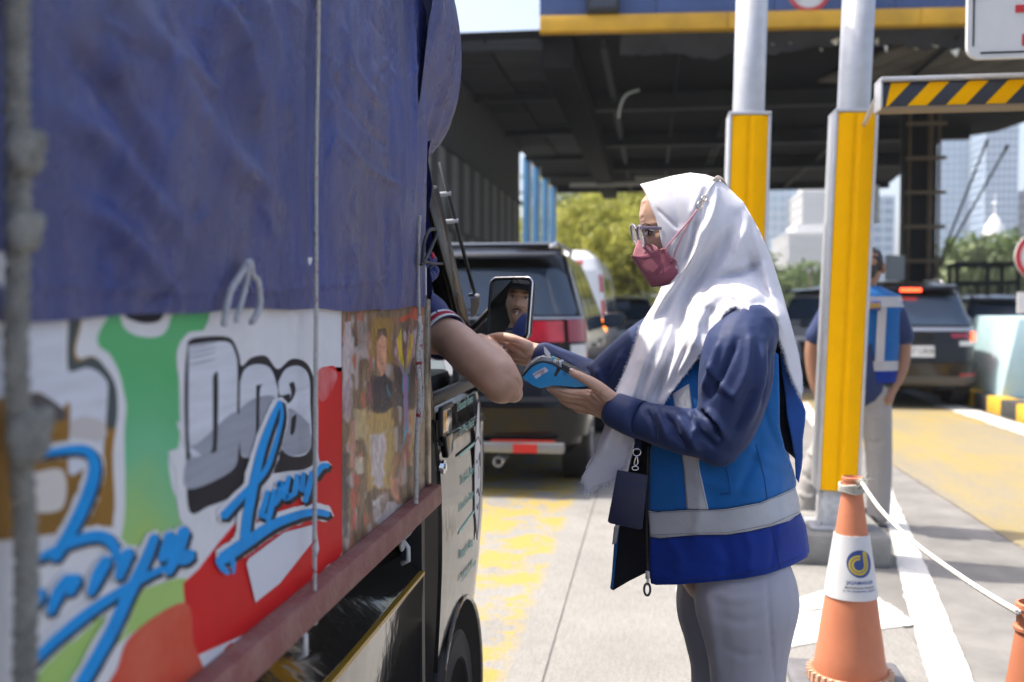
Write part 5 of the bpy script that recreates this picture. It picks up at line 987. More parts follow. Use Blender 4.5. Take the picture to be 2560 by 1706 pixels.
# ================================================================== TARPAULIN over the load
def tarp_material():
    m = bpy.data.materials.new('blue_tarpaulin'); m.use_nodes = True; nt = m.node_tree; N = nt.nodes; L = nt.links; b = N['Principled BSDF']; b.inputs['Roughness'].default_value = 0.36; b.inputs['Specular IOR Level'].default_value = 0.35
    tc = N.new('ShaderNodeTexCoord')
    def nz(sc, s, d=5):
        mp = N.new('ShaderNodeMapping'); mp.inputs['Scale'].default_value = sc; L.new(tc.outputs['Object'], mp.inputs[0]); n = N.new('ShaderNodeTexNoise'); n.inputs['Scale'].default_value = s; n.inputs['Detail'].default_value = d; n.inputs['Roughness'].default_value = 0.65; L.new(mp.outputs[0], n.inputs['Vector']); return n.outputs['Fac']
    def ramp(f, a, c, c0, c1):
        r = N.new('ShaderNodeValToRGB'); r.color_ramp.elements[0].position = a; r.color_ramp.elements[1].position = c; r.color_ramp.elements[0].color = c0; r.color_ramp.elements[1].color = c1; L.new(f, r.inputs[0]); return r.outputs[0]
    def mix(f, a, c):
        x = N.new('ShaderNodeMix'); x.data_type = 'RGBA'; L.new(f, x.inputs[0]); L.new(a, x.inputs[6]); L.new(c, x.inputs[7]); return x.outputs[2]
    blue = ramp(nz((1, 1, 1), 2.6), 0.3, 0.7, (0.005, 0.020, 0.135, 1), (0.012, 0.044, 0.26, 1))
    dirt = N.new('ShaderNodeRGB'); dirt.outputs[0].default_value = (0.040, 0.032, 0.045, 1); dust = N.new('ShaderNodeRGB'); dust.outputs[0].default_value = (0.155, 0.145, 0.21, 1)
    c = mix(ramp(nz((1, 1.4, 0.8), 2.3, 7), 0.48, 0.72, (0, 0, 0, 1), (0.7, 0.7, 0.7, 1)), blue, dirt.outputs[0])
    sp = N.new('ShaderNodeSeparateXYZ'); L.new(tc.outputs['Object'], sp.inputs[0])
    low = N.new('ShaderNodeMapRange'); low.inputs[1].default_value = 1.75; low.inputs[2].default_value = 1.36; low.inputs[3].default_value = 0.0; low.inputs[4].default_value = 0.5; L.new(sp.outputs[2], low.inputs[0])
    mu = N.new('ShaderNodeMath'); mu.operation = 'MULTIPLY'; L.new(low.outputs[0], mu.inputs[0]); L.new(ramp(nz((1, 7, 0.7), 2.2, 7), 0.35, 0.62, (0.25, 0.25, 0.25, 1), (1, 1, 1, 1)), mu.inputs[1])
    c = mix(mu.outputs[0], c, dust.outputs[0])
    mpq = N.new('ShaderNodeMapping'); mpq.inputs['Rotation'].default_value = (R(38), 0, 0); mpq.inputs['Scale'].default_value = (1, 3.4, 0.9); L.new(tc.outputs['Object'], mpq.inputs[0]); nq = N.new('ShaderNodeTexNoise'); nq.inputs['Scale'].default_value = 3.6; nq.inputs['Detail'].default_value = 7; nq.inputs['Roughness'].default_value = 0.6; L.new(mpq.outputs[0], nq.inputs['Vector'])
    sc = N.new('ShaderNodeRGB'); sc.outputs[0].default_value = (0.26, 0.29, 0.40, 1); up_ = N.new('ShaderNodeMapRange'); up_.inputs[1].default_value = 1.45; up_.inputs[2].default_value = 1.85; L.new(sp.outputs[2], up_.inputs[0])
    m3 = N.new('ShaderNodeMath'); m3.operation = 'MULTIPLY'; L.new(ramp(nq.outputs['Fac'], 0.615, 0.70, (0, 0, 0, 1), (0.8, 0.8, 0.8, 1)), m3.inputs[0]); L.new(up_.outputs[0], m3.inputs[1]); c = mix(m3.outputs[0], c, sc.outputs[0])  # pale slanting patches: scuffs, with sky glare also put into the colour
    L.new(c, b.inputs['Base Color'])
    rg = ramp(nz((1, 2, 1), 6), 0.3, 0.7, (0.20, 0.20, 0.20, 1), (0.46, 0.46, 0.46, 1)); L.new(rg, b.inputs['Roughness'])
    bp = N.new('ShaderNodeBump'); bp.inputs['Strength'].default_value = 0.8; bp.inputs['Distance'].default_value = 0.015; L.new(nz((1, 2.6, 1.2), 9, 6), bp.inputs['Height'])
    wv = N.new('ShaderNodeTexWave'); wv.bands_direction = 'Z'; wv.inputs['Scale'].default_value = 120; wv.inputs['Distortion'].default_value = 1.5; L.new(tc.outputs['Object'], wv.inputs['Vector'])
    b2 = N.new('ShaderNodeBump'); b2.inputs['Strength'].default_value = 0.06; b2.inputs['Distance'].default_value = 0.003; L.new(wv.outputs['Fac'], b2.inputs['Height']); L.new(bp.outputs[0], b2.inputs['Normal']); L.new(b2.outputs[0], b.inputs['Normal'])
    return m
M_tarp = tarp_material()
trp = empty('tarpaulin', (-1.35, 0.8, 1.35), 'blue dusty tarpaulin roped over the truck load', 'tarpaulin')
def tarp_part(name, y0, y1, zb, zt, xs, bulge=0.0, ny=430, nz=130):
    v = []; f = []; ys = np.r_[np.linspace(y0, 0.6, 40)[:-1], np.linspace(0.6, y1, ny - 39)]; yc = y1 - 0.0
    prof = []                                                   # cross-section: up the near side, over the top, down the far side
    for t in np.linspace(0, 1, nz): prof.append((xs, zb + (zt - zb) * t))
    for t in np.linspace(0.1, 1, 10): a = t * math.pi / 2; prof.append((xs - 0.14 * (1 - math.cos(a)), zt + 0.14 * math.sin(a)))
    for t in np.linspace(0.1, 1, 8): prof.append((xs - 0.14 - (1.42) * t, zt + 0.14 + 0.05 * math.sin(math.pi * t)))
    for t in np.linspace(0.1, 1, 14): prof.append((xs - 1.7, zt + 0.1 - (zt + 0.1 - zb) * t))
    n = len(prof)
    for i, y in enumerate(ys):
        e = np.clip((y1 - y) / 0.10, 0, 1); ins = 0.05 * (1 - math.sqrt(max(0, 1 - (1 - e) ** 2)))
        for (x, z) in prof:
            if x == xs:
                t = (z - zb) / (zt - zb); d = -ins + bulge * math.sin(math.pi * min(1, t * 1.1)) * 1.0
                d += 0.010 * math.sin(z * 5.3 + y * 3.1) * math.sin(y * 4.1 + 0.6) * min(1, t * 4) + 0.004 * math.sin(y * 19 + z * 6) * min(1, t * 3 + .3)
                v.append((x + d + 0.004, y, z + (0.003 * math.sin(y * 6.5) + 0.0015 * math.sin(y * 23)) * (1 - t)))
            else: v.append((x - ins * (1 if x > -1.3 else -1), y, z - ins * 0.5))
    for i in range(ny - 1):
        for j in range(n - 1): a = i * n + j; f.append((a, a + n, a + n + 1, a + 1))
    k = (ny - 1) * n; f.append(tuple(k + j for j in range(n)))
    o = mesh_obj(name, v, f, M_tarp, trp, True); return o
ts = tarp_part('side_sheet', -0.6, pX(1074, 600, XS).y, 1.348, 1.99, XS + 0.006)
rc_ = random.Random(21); creases = []
for k in range(120):                                             # small sharp creases, most of them slanting
    x = rc_.uniform(250, 1050); y = rc_.uniform(-20, 760); s = 1.0 - 0.45 * (x / 1050); l = rc_.uniform(50, 150) * s; a = R(rc_.choice((58, 62, 70, 95, 100, 35, 120)) + rc_.gauss(0, 9)); w = rc_.uniform(5, 11) * (0.6 + s * .8)
    p0 = (x - l / 2 * math.cos(a), y - l / 2 * math.sin(a)); p2 = (x + l / 2 * math.cos(a), y + l / 2 * math.sin(a)); p1 = ((p0[0] + p2[0]) / 2 + rc_.gauss(0, l * .08), (p0[1] + p2[1]) / 2 + rc_.gauss(0, l * .05)); creases.append(([p0, p1, p2], w, rc_.choice((1, 1, -1)) * rc_.uniform(2.0, 5.5), rc_.choice((-1, 1))))
displace_px(ts, [(f_[0], f_[1], f_[2] * 1.9) for f_ in [([(330, 0), (520, 330), (700, 520)], 30, 9), ([(430, -20), (560, 180), (640, 420)], 26, -8), ([(520, -30), (600, 120), (650, 300)], 18, 12), ([(640, -40), (690, 150), (720, 330)], 16, 11), ([(420, 120), (500, 200), (540, 240)], 16, 8), ([(150, 260), (300, 420), (460, 600)], 34, 9), ([(170, 100), (330, 300), (420, 520)], 26, -7), ([(200, 500), (350, 640), (420, 760)], 30, 8),
    ([(850, 40), (880, 160), (960, 280)], 10, 6), ([(830, 180), (900, 300), (980, 380)], 9, -5), ([(840, 330), (920, 420), (1010, 470)], 9, 5), ([(1000, -20), (1004, 260), (1010, 560)], 7, 7), ([(975, 60), (982, 300), (985, 520)], 7, -5), ([(1030, 0), (1036, 300), (1032, 600)], 6, 6), ([(930, 430), (935, 600), (925, 760)], 8, 5), ([(960, 480), (970, 620), (965, 770)], 7, -5), ([(990, 500), (1000, 640), (995, 760)], 6, 5), ([(880, 600), (890, 700), (880, 780)], 9, 5),
    ([(-20, 700), (300, 722), (640, 728), (1040, 690)], 5, 2.5), ([(790, -20), (785, 300), (786, 800)], 16, -7), ([(45, -20), (40, 400), (45, 800)], 40, -9)]] + creases)
# overhang above the cab
yb = pX(1060, 300, XS).y
g = G(); n1, n2 = 26, 34; v = []; f = []
for i in range(n1):
    t = i / (n1 - 1); y = yb - 0.10 + 0.45 * math.sin(t * math.pi / 2); sx = math.cos(t * math.pi / 2) ** 0.45
    for j in range(n2):
        s = j / (n2 - 1); a = s * math.pi * 0.5 if False else s
        zc_ = 1.96; hz_ = 0.325 * (0.42 + 0.58 * sx)
        th = -math.pi / 2 + math.pi * s; xx = XS - 0.16 + (0.203 + 0.02 * math.sin(3 * th + t * 5)) * max(0, math.cos(th)) ** 0.5 * (0.35 + 0.65 * sx) + 0.006 * math.sin(y * 60 + th * 5); zz = zc_ + hz_ * math.sin(th) + 0.03 * t
        v.append((xx, y, zz))
for i in range(n1 - 1):
    for j in range(n2 - 1): a = i * n2 + j; f.append((a, a + 1, a + 1 + n2, a + n2))
m_ = len(v); v += [(-1.35 - (x + 1.35) * 1.0, y, z) for x, y, z in v]; f += [(a + m_, d_ + m_, c_ + m_, b_ + m_) for a, b_, c_, d_ in f]
for i in range(n1 - 1):
    a = i * n2 + n2 - 1; f.append((a, a + m_, a + n2 + m_, a + n2)); a = i * n2; f.append((a, a + n2, a + n2 + m_, a + m_))
k = (n1 - 1) * n2
for j in range(n2 - 1): f.append((k + j, k + j + 1, k + j + 1 + m_, k + j + m_))
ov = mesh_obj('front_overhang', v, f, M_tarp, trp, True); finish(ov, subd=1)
displace_px(ov, [([(1080 + 4 * k, 20 + 34 * k), (1100 + 3 * k, 50 + 33 * k), (1128 + 2 * k, 60 + 34 * k)], 3.5, (3.5 if k % 2 else -3)) for k in range(9)] + [([(1075, 60), (1105, 120), (1140, 170)], 7, 5), ([(1070, 150), (1110, 210), (1140, 240)], 6, -4), ([(1072, 220), (1105, 280), (1130, 300)], 7, 5), ([(1068, 320), (1090, 380), (1110, 390)], 6, 4)], False)
a = pX(1066, 600, XS).y; fl = G()
v = []; f = []
for i in range(16):
    z = 1.36 + 0.36 * i / 15
    for j in range(5): v.append((XS + 0.008 - 0.012 * j + 0.004 * math.sin(i * 1.3 + j), a + 0.006 + 0.013 * j + 0.004 * math.sin(i * 0.8), z))
for i in range(15):
    for j in range(4): q = i * 5 + j; f.append((q, q + 1, q + 6, q + 5))
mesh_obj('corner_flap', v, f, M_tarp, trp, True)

# ------- ropes
M_rope = mat('pale_rope', (0.50, 0.48, 0.45), 0.9, col2=(0.30, 0.03, 0.04), vscale=70, thr=(0.60, 0.66), stretch=(0.5, 0.5, 0.55), bump=0.8, bscale=240)
M_ropeg = mat('grey_rope', (0.24, 0.235, 0.21), 0.95, var=0.35, vscale=40, bump=0.9, bscale=160)
def strands(g, pts, r, pitch=0.018, k=3, n=6, m=0):
    P = spline(pts, 10); seg = np.r_[0, np.cumsum(np.linalg.norm(np.diff(P, axis=0), axis=1))]; tot = seg[-1]; cnt = max(8, int(tot / (pitch / 5))); s = np.linspace(0, tot, cnt); Q = np.c_[[np.interp(s, seg, P[:, i]) for i in range(3)]].T
    T = np.gradient(Q, axis=0); T /= np.linalg.norm(T, axis=1)[:, None]; u0 = np.array([1.0, 0.2, 0.1])
    for c in range(k):
        pt = []
        for i in range(cnt):
            u = u0 - T[i] * (u0 @ T[i]); u /= np.linalg.norm(u); w = np.cross(T[i], u); a = 2 * math.pi * (s[i] / pitch + c / k); pt.append(Q[i] + (u * math.cos(a) + w * math.sin(a)) * r * 0.55)
        g.tube(pt, r * 0.56, n, m, cap=True)
def knot(g, c, r, k=0.006):
    c = Vector(c)
    for q in range(3): g.tube([c + Vector((k * 0.7 + k * 0.4 * math.sin(q), r * math.cos(a + q), r * 0.9 * math.sin(a + q * 2))) for a in np.linspace(0, 6.0, 14)], k, 6)
def rope(label, pts, r, m, knots=(), pitch=0.02, extra=None):
    o = empty('rope', Vector(pts[-1]), label, 'rope'); g = G(); strands(g, pts, r, pitch); st = g.build('strand', m, o, smooth=True)
    for c, kr in knots: kg = G(); knot(kg, c, kr, r * 0.75); kg.build('knot', m, o, smooth=True)
    if extra: extra(o)
    return o
xo = XS + 0.022
rope('thick blurred grey rope down the tarpaulin near the left edge', [pX(43, -260, xo), pX(42, 200, xo), pX(46, 420, xo), pX(44, 700, xo), pX(40, 900, xo), pX(52, 1150, xo), pX(66, 1400, xo), pX(62, 1706, xo), pX(66, 2200, xo)], 0.0095, M_ropeg, [(pX(50, 380, xo), 0.014), (pX(46, 580, xo), 0.012), (pX(60, 1090, xo), 0.018)], 0.03)
rope('thin white rope with red flecks down the middle of the tarpaulin', [pX(797, -200, xo - .008), pX(795, 100, xo - .008), pX(790, 420, xo - .006), pX(790, 800, xo), pX(787, 1180, xo), pX(786, 1500, xo), pX(784, 1560, xo - .01)], 0.0034, M_rope, [(pX(786, 1548, xo), 0.006)], 0.014)
rope('thin fleck rope tied round the front corner of the load bed', [pX(1050, 540, xo - .006), pX(1046, 640, xo - .006), pX(1048, 800, xo - .004)], 0.0034, M_rope, [(pX(1047, 803, xo), 0.010)], 0.014)
rope('doubled braided rope hanging from the knot at the load bed corner', [pX(1049, 812, xo), pX(1044, 900, xo), pX(1049, 985, xo + .004), pX(1042, 1100, xo), pX(1040, 1240, xo), pX(1036, 1310, xo), pX(1010, 1345, xo - .01)], 0.0052, M_rope, [(pX(1002, 1362, xo - .01), 0.009)], 0.02, lambda o: (lambda g: (strands(g, [pX(1053, 812, xo), pX(1052, 900, xo + .006), pX(1056, 990, xo), pX(1049, 1060, xo)], 0.0042, 0.018), g.build('strand', M_rope, o, smooth=True)))(G()))
lp = empty('rope_loop', pX(600, 760, xo), 'frayed pale rope loop lying on the lower tarpaulin edge', 'rope'); g = G()
strands(g, [pX(x, y, xo) for x, y in ((560, 815), (566, 770), (578, 725), (600, 690), (624, 655), (632, 690), (645, 705), (650, 760), (640, 790), (628, 808))], 0.0042, 0.02); strands(g, [pX(x, y, xo + .004) for x, y in ((590, 805), (606, 750), (618, 700), (622, 660))], 0.0032, 0.018); g.build('strand', mat('frayed_rope', (0.42, 0.42, 0.44), 0.95, var=0.3, vscale=60), lp, smooth=True)
ck = empty('black_cord', pX(1062, 640, xo), 'black cord knotted round the rope at the tarpaulin corner', 'cord'); g = G(); xk = XS + 0.03
g.tube(spline([pX(1056, 660, xk), pX(1060, 610, xk), (pX(1072, 578, xk)), pX(1088, 575, xk), pX(1090, 590, xk), pX(1078, 620, xk), pX(1066, 645, xk), pX(1058, 660, xk)], 5), 0.0038, 8); g.tube(spline([pX(1052, 662, xk), pX(1066, 656, xk), pX(1084, 660, xk), pX(1106, 660, xk)], 4), 0.003, 8); g.build('cord', M_plast, ck, smooth=True)
# ================================================================== PEOPLE
M_skin = mat('skin_light', (0.58, 0.36, 0.255), 0.45, var=0.08, vscale=36, sss=0.06, spec=0.45, bump=0.12, bscale=460); M_skin2 = mat('skin_tan', (0.60, 0.36, 0.25), 0.45, var=0.10, vscale=26, sss=0.05, spec=0.45, bump=0.16, bscale=420)
M_skin3 = mat('skin_brown', (0.30, 0.16, 0.10), 0.5, var=0.08, vscale=30, sss=0.1); M_nail = mat('nail', (0.58, 0.36, 0.30), 0.25, coat=0.4); M_hair = mat('black_hair', (0.012, 0.010, 0.009), 0.5)
M_eyew = mat('eye_white', (0.6, 0.58, 0.55), 0.2); M_iris = mat('dark_iris', (0.012, 0.008, 0.006), 0.08, coat=1.0); M_lip = mat('lip', (0.30, 0.11, 0.09), 0.45)
def blob_geo(g, chains, n=28):
    for ch in chains:
        pts = [Vector(c[0]) for c in ch]; rr = [c[1] for c in ch]
        P = spline([tuple(p) + (r,) for p, r in zip(pts, rr)], 4) if len(pts) > 2 else np.array([tuple(p) + (r,) for p, r in zip(pts, rr)])
        g.tube([p[:3] for p in P], list(P[:, 3]), n); g.ball(P[0, :3], P[0, 3] * .999, n); g.ball(P[-1, :3], P[-1, 3] * .999, n)
    return g
PROF = [(0, 225), (-50, 215), (-90, 182), (-104, 140), (-98, 90), (-78, 52), (-62, 22), (-62, -30), (-66, -70), (28, -70), (30, -25), (40, 0), (68, -4), (84, 6), (89, 20), (86, 33), (92, 40), (87, 46), (94, 54), (91, 62), (97, 68), (112, 74), (110, 82), (99, 102), (89, 117), (95, 130), (94, 155), (83, 187), (55, 212), (25, 223)]
HT = TPS([(p[0], p[1]) for p in resample(PROF, 24)] + [(0, 105), (50, 132), (58, 95), (62, 62), (10, 40), (45, 22), (74, 14), (72, 114), (84, 114), (94, 86), (97, 76), (78, 155), (40, 182), (0, 185), (-50, 180), (-60, 130), (-82, 130), (-20, -20), (-20, -62), (80, 46), (20, 75), (0, 150), (30, 150)],
         [9.0] * len(resample(PROF, 24)) + [v * v for v in (72, 65, 64, 54, 56, 43, 24, 50, 33, 13, 17, 44, 58, 70, 72, 73, 52, 42, 42, 27, 64, 75, 70)], 0.2)
def head_geo(place, wide=1.0):
    """closed head; place(f, side, h) in mm -> point"""
    P, F = fill(PROF, 7.0); t = np.sqrt(np.maximum(HT(P), 9.0))
    t = t + folds_at(P, [([(62, 115), (76, 116), (86, 114)], 7, -5), ([(60, 127), (80, 130), (93, 132)], 6, 3), ([(88, 80), (92, 74), (96, 70)], 4, 4), ([(70, 62), (84, 56)], 6, -2), ([(78, 46), (90, 46)], 2.5, -3), ([(-4, 130), (-6, 110), (0, 92)], 7, 7), ([(50, 98), (66, 96)], 10, 3)])
    B, _, _ = dist_poly(P, np.array(PROF + PROF[:1], float)); t = np.where(B < 1e-3, 0.3, t)
    v = [place(p[0], -tt * wide, p[1]) for p, tt in zip(P, t)]; v2 = [place(p[0], tt * wide, p[1]) for p, tt in zip(P, t)]; n = len(P)
    return v + v2, F + [tuple(n + i for i in f[::-1]) for f in F]
def turned(center, fwd, tilt, scale):
    """frame for a head: forward direction, tilt downwards"""
    c = Vector(center); fw = Vector(fwd); fw.z = 0; fw.normalize(); up = Vector((0, 0, 1)); sd = fw.cross(up)        # sd: the head's right
    ct, st = math.cos(tilt), math.sin(tilt)
    def place(f, s, h):
        h -= 110.0; a = f * ct + h * st; b = h * ct - f * st
        return c + (fw * a + sd * s + up * b) * (scale / 1000.0)
    return place
def weld(o, d=0.0005):
    bm = bmesh.new(); bm.from_mesh(o.data); bmesh.ops.remove_doubles(bm, verts=bm.verts, dist=d); bmesh.ops.recalc_face_normals(bm, faces=bm.faces); bm.to_mesh(o.data); bm.free()

# ------------------------------------------------------------------ WOMAN
YW = 2.13
wom = empty('person', (0.17, YW, 0), 'woman in white headscarf, pink mask and blue reflective vest holding a blue payment terminal', 'person')
hc = pY(1709, 570, YW); HP = turned(hc, (-1, -0.10, 0), R(11), 0.93)
J = lambda x, y, Y, r: (pY(x, y, Y), r / 1000.0)
g = G(); hv, hf = head_geo(HP, 0.96); g.add(hv, hf)
sh_n = pY(1862, 826, 1.985); el_n = pY(1795, 1102, 1.945); sh_f = pY(1720, 800, 2.30); el_f = pY(1500, 958, 2.40)
blob_geo(g, [[((0.12, YW, 1.42), 0.045), ((0.16, YW, 1.28), 0.05)], [((0.17, YW, 1.24), 0.10), ((0.16, YW, 1.05), 0.105), ((0.17, YW, 0.82), 0.12)], [((0.17, 2.0, 1.29), 0.055), ((0.17, 2.26, 1.29), 0.055)],
    [(sh_n, 0.045), (el_n, 0.034), J(1600, 1040, 2.01, 27), J(1556, 1022, 2.022, 24)], [(sh_f, 0.045), (el_f, 0.034), J(1420, 924, 2.44, 28), J(1345, 885, 2.46, 25)],
    [((0.19, 2.05, 0.82), 0.085), ((0.19, 2.05, 0.45), 0.05), ((0.19, 2.05, 0.07), 0.035)], [((0.165, 2.20, 0.82), 0.08), ((0.160, 2.21, 0.45), 0.045), ((0.14, 2.21, 0.07), 0.035)]])
# near hand: palm under the terminal, thumb on its near side
blob_geo(g, [[J(1556, 1020, 2.022, 23), J(1510, 1003, 2.03, 19), J(1468, 986, 2.035, 11.5)], [J(1556, 1024, 2.03, 22), J(1508, 1014, 2.045, 17), J(1463, 1000, 2.055, 11.5)], [J(1552, 1030, 2.035, 20), J(1505, 1024, 2.06, 15), J(1467, 1014, 2.075, 11)], [J(1545, 1035, 2.04, 18), J(1510, 1034, 2.07, 13), J(1480, 1026, 2.092, 10)],
    [J(1468, 986, 2.035, 10.6), J(1420, 983, 2.04, 9.6), J(1394, 976, 2.05, 8.4), J(1374, 970, 2.058, 7.2)], [J(1463, 1000, 2.055, 10.4), J(1412, 992, 2.062, 9.6), J(1386, 978, 2.075, 8.4), J(1374, 971, 2.083, 7.2)], [J(1467, 1014, 2.075, 10), J(1425, 1010, 2.083, 9), J(1402, 994, 2.093, 8), J(1394, 980, 2.10, 7)], [J(1480, 1026, 2.092, 9), J(1448, 1025, 2.10, 8), J(1428, 1008, 2.107, 7), J(1418, 994, 2.112, 6.2)],
    [J(1534, 1004, 2.018, 17), J(1492, 966, 1.999, 12.5), J(1456, 944, 1.997, 9.6), J(1432, 933, 2.003, 8.2)], [J(1522, 1006, 2.02, 15), J(1490, 984, 2.02, 12)]])
# far hand passing the card
blob_geo(g, [[J(1345, 886, 2.46, 26), J(1305, 876, 2.475, 25), J(1278, 866, 2.485, 16)], [J(1345, 896, 2.46, 22), J(1302, 894, 2.48, 19), J(1276, 886, 2.492, 14)],
    [J(1318, 868, 2.452, 17), J(1276, 846, 2.462, 12), J(1243, 841, 2.478, 9.5), J(1216, 847, 2.49, 8)], [J(1280, 862, 2.485, 12), J(1248, 850, 2.505, 9.5), J(1226, 858, 2.512, 8.5), J(1214, 866, 2.51, 7.5)], [J(1280, 872, 2.492, 11.5), J(1250, 872, 2.515, 9.5), J(1240, 888, 2.51, 8.5), J(1254, 896, 2.50, 7.6)], [J(1282, 886, 2.495, 11), J(1256, 892, 2.515, 9), J(1252, 904, 2.505, 8), J(1266, 908, 2.49, 7.4)], [J(1290, 898, 2.492, 10), J(1270, 908, 2.508, 8.2), J(1268, 915, 2.50, 7.4), J(1280, 914, 2.485, 6.8)]])
wb = g.build('body', M_skin, wom); finish(wb, remesh=0.0020, sm=2, smf=0.5)
displace_px(wb, [([(1466, 997), (1440, 991), (1416, 987), (1384, 977)], 2.6, -3.2), ([(1462, 1014), (1440, 1008), (1420, 1000)], 2.2, -2.6), ([(1508, 976), (1490, 985), (1460, 978)], 3, -2.5), ([(1300, 860), (1278, 856), (1250, 852)], 2.2, -2.6), ([(1292, 884), (1272, 882), (1252, 882)], 2.2, -2.4), ([(1296, 898), (1276, 897), (1258, 900)], 2.2, -2.2), ([(1480, 975), (1500, 990), (1520, 1000)], 5, -1.6), ([(1444, 948), (1450, 938), (1452, 932)], 2, -0.8), ([(1412, 973), (1418, 984), (1416, 993)], 2, -0.9), ([(1340, 905), (1310, 886), (1300, 870)], 3, -1.2), ([(1338, 890), (1318, 900), (1310, 912)], 2.5, -1.0)])
def nail(par, a, b, r, toward, m=M_nail):
    a, b = Vector(a), Vector(b); d = (b - a).normalized(); up = (Vector(toward) - d * Vector(toward).dot(d)).normalized(); s = d.cross(up)
    G().ball(b + up * (r * 0.80) + d * r * 0.25, (r * 0.62, r * 0.85, r * 0.30), 10, rot=Matrix((s, d, up)).transposed()).build('nail', m, par, smooth=True)
nail(wom, J(1456, 944, 1.997, 0)[0], J(1432, 933, 2.003, 0)[0], 0.0082, (0.0, -0.5, 0.8))
# eye, brow, lashes
for s in (-1, 1):
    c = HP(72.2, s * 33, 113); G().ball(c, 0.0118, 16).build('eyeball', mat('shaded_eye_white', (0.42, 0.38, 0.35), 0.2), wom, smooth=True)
    G().ball(HP(81.3, s * 35, 112), (0.0042, 0.0058, 0.0056), 12).build('iris', M_iris, wom, smooth=True)
    g = G(); g.tube([HP(f_, s * w_, h_) for f_, w_, h_ in ((87, 20, 115), (88.0, 28, 119), (85.0, 37, 119.5), (79, 46, 115), (75, 50, 112))], [0.0008, 0.0016, 0.002, 0.0018, 0.0008], 8); g.build('eyelash', M_hair, wom, smooth=True)
    g = G(); g.tube([HP(f_, s * w_, h_) for f_, w_, h_ in ((89, 18, 107), (86, 30, 106), (80, 42, 108), (75, 49, 111))], [0.0006, 0.001, 0.0012, 0.0006], 6); g.build('lower_lid', mat('lid_line', (0.16, 0.07, 0.05), 0.6), wom, smooth=True)
    g = G(); g.tube([HP(f_, s * w_, h_) for f_, w_, h_ in ((95, 14, 128), (94, 26, 132), (88, 38, 134), (78, 50, 129))], [0.0016, 0.0026, 0.0022, 0.0008], 8, squash=0.6); g.build('eyebrow', mat('brow_hair', (0.03, 0.018, 0.012), 0.8), wom, smooth=True)

# headscarf -----------------------------------------------------------------------------
def cloth_mat(name, col, rough=0.85, weave=900, bump=0.12, var=0.06, sheen=0.2, wr=14, wb_=0.25, col2=None):
    m = bpy.data.materials.new(name); m.use_nodes = True; nt = m.node_tree; N = nt.nodes; L = nt.links; b = N['Principled BSDF']; b.inputs['Roughness'].default_value = rough; b.inputs['Sheen Weight'].default_value = sheen; b.inputs['Specular IOR Level'].default_value = 0.25
    tc = N.new('ShaderNodeTexCoord'); n = N.new('ShaderNodeTexNoise'); n.inputs['Scale'].default_value = 7; n.inputs['Detail'].default_value = 5; L.new(tc.outputs['Object'], n.inputs['Vector']); r = N.new('ShaderNodeValToRGB'); r.color_ramp.elements[0].position = 0.3; r.color_ramp.elements[1].position = 0.7
    r.color_ramp.elements[0].color = tuple(x * (1 - var) for x in col) + (1,); r.color_ramp.elements[1].color = (tuple(col2) if col2 else tuple(min(1, x * (1 + var)) for x in col)) + (1,); L.new(n.outputs['Fac'], r.inputs[0]); L.new(r.outputs[0], b.inputs['Base Color'])
    w1 = N.new('ShaderNodeTexNoise'); w1.inputs['Scale'].default_value = weave; w1.inputs['Detail'].default_value = 1; L.new(tc.outputs['Object'], w1.inputs['Vector'])
    w2 = N.new('ShaderNodeTexNoise'); w2.inputs['Scale'].default_value = wr; w2.inputs['Detail'].default_value = 3; w2.inputs['Distortion'].default_value = 0.6; L.new(tc.outputs['Object'], w2.inputs['Vector'])
    b1 = N.new('ShaderNodeBump'); b1.inputs['Strength'].default_value = wb_; b1.inputs['Distance'].default_value = 0.02; L.new(w2.outputs['Fac'], b1.inputs['Height'])
    b2 = N.new('ShaderNodeBump'); b2.inputs['Strength'].default_value = bump; b2.inputs['Distance'].default_value = 0.002; L.new(w1.outputs['Fac'], b2.inputs['Height']); L.new(b1.outputs[0], b2.inputs['Normal']); L.new(b2.outputs[0], b.inputs['Normal']); return m
M_hij = cloth_mat('white_cotton', (0.66, 0.655, 0.70), 0.9, 700, 0.1, 0.02, 0.15, 10, 0.16)
back = [(1600, 461), (1640, 451), (1680, 440), (1726, 432), (1765, 437), (1800, 449), (1859, 506), (1898, 575), (1928, 643), (1956, 731)]
hij_zero = back
hij_poly = back + [(1972, 790), (1986, 841), (1998, 890), (2006, 942), (2007, 975), (2004, 993), (1990, 965), (1974, 928), (1962, 880), (1947, 838), (1937, 820), (1912, 811), (1887, 800), (1862, 783), (1841, 765), (1826, 771), (1813, 781), (1800, 803), (1790, 823), (1776, 844), (1763, 864), (1748, 888), (1731, 910), (1717, 930), (1703, 947), (1689, 966), (1676, 981), (1664, 1002), (1653, 1022), (1645, 1030), (1638, 1026), (1625, 1040), (1600, 1080), (1583, 1104), (1567, 1160), (1545, 1186), (1523, 1206), (1500, 1212), (1482, 1222), (1469, 1236), (1464, 1215), (1455, 1191), (1466, 1172), (1480, 1153), (1500, 1097), (1518, 1045), (1532, 1005), (1542, 974), (1560, 935), (1575, 896), (1588, 859), (1602, 813), (1618, 785), (1632, 764), (1646, 735), (1654, 715), (1672, 712), (1690, 690), (1688, 660), (1668, 640), (1656, 618), (1648, 579), (1640, 549), (1627, 518), (1618, 494), (1609, 473)]
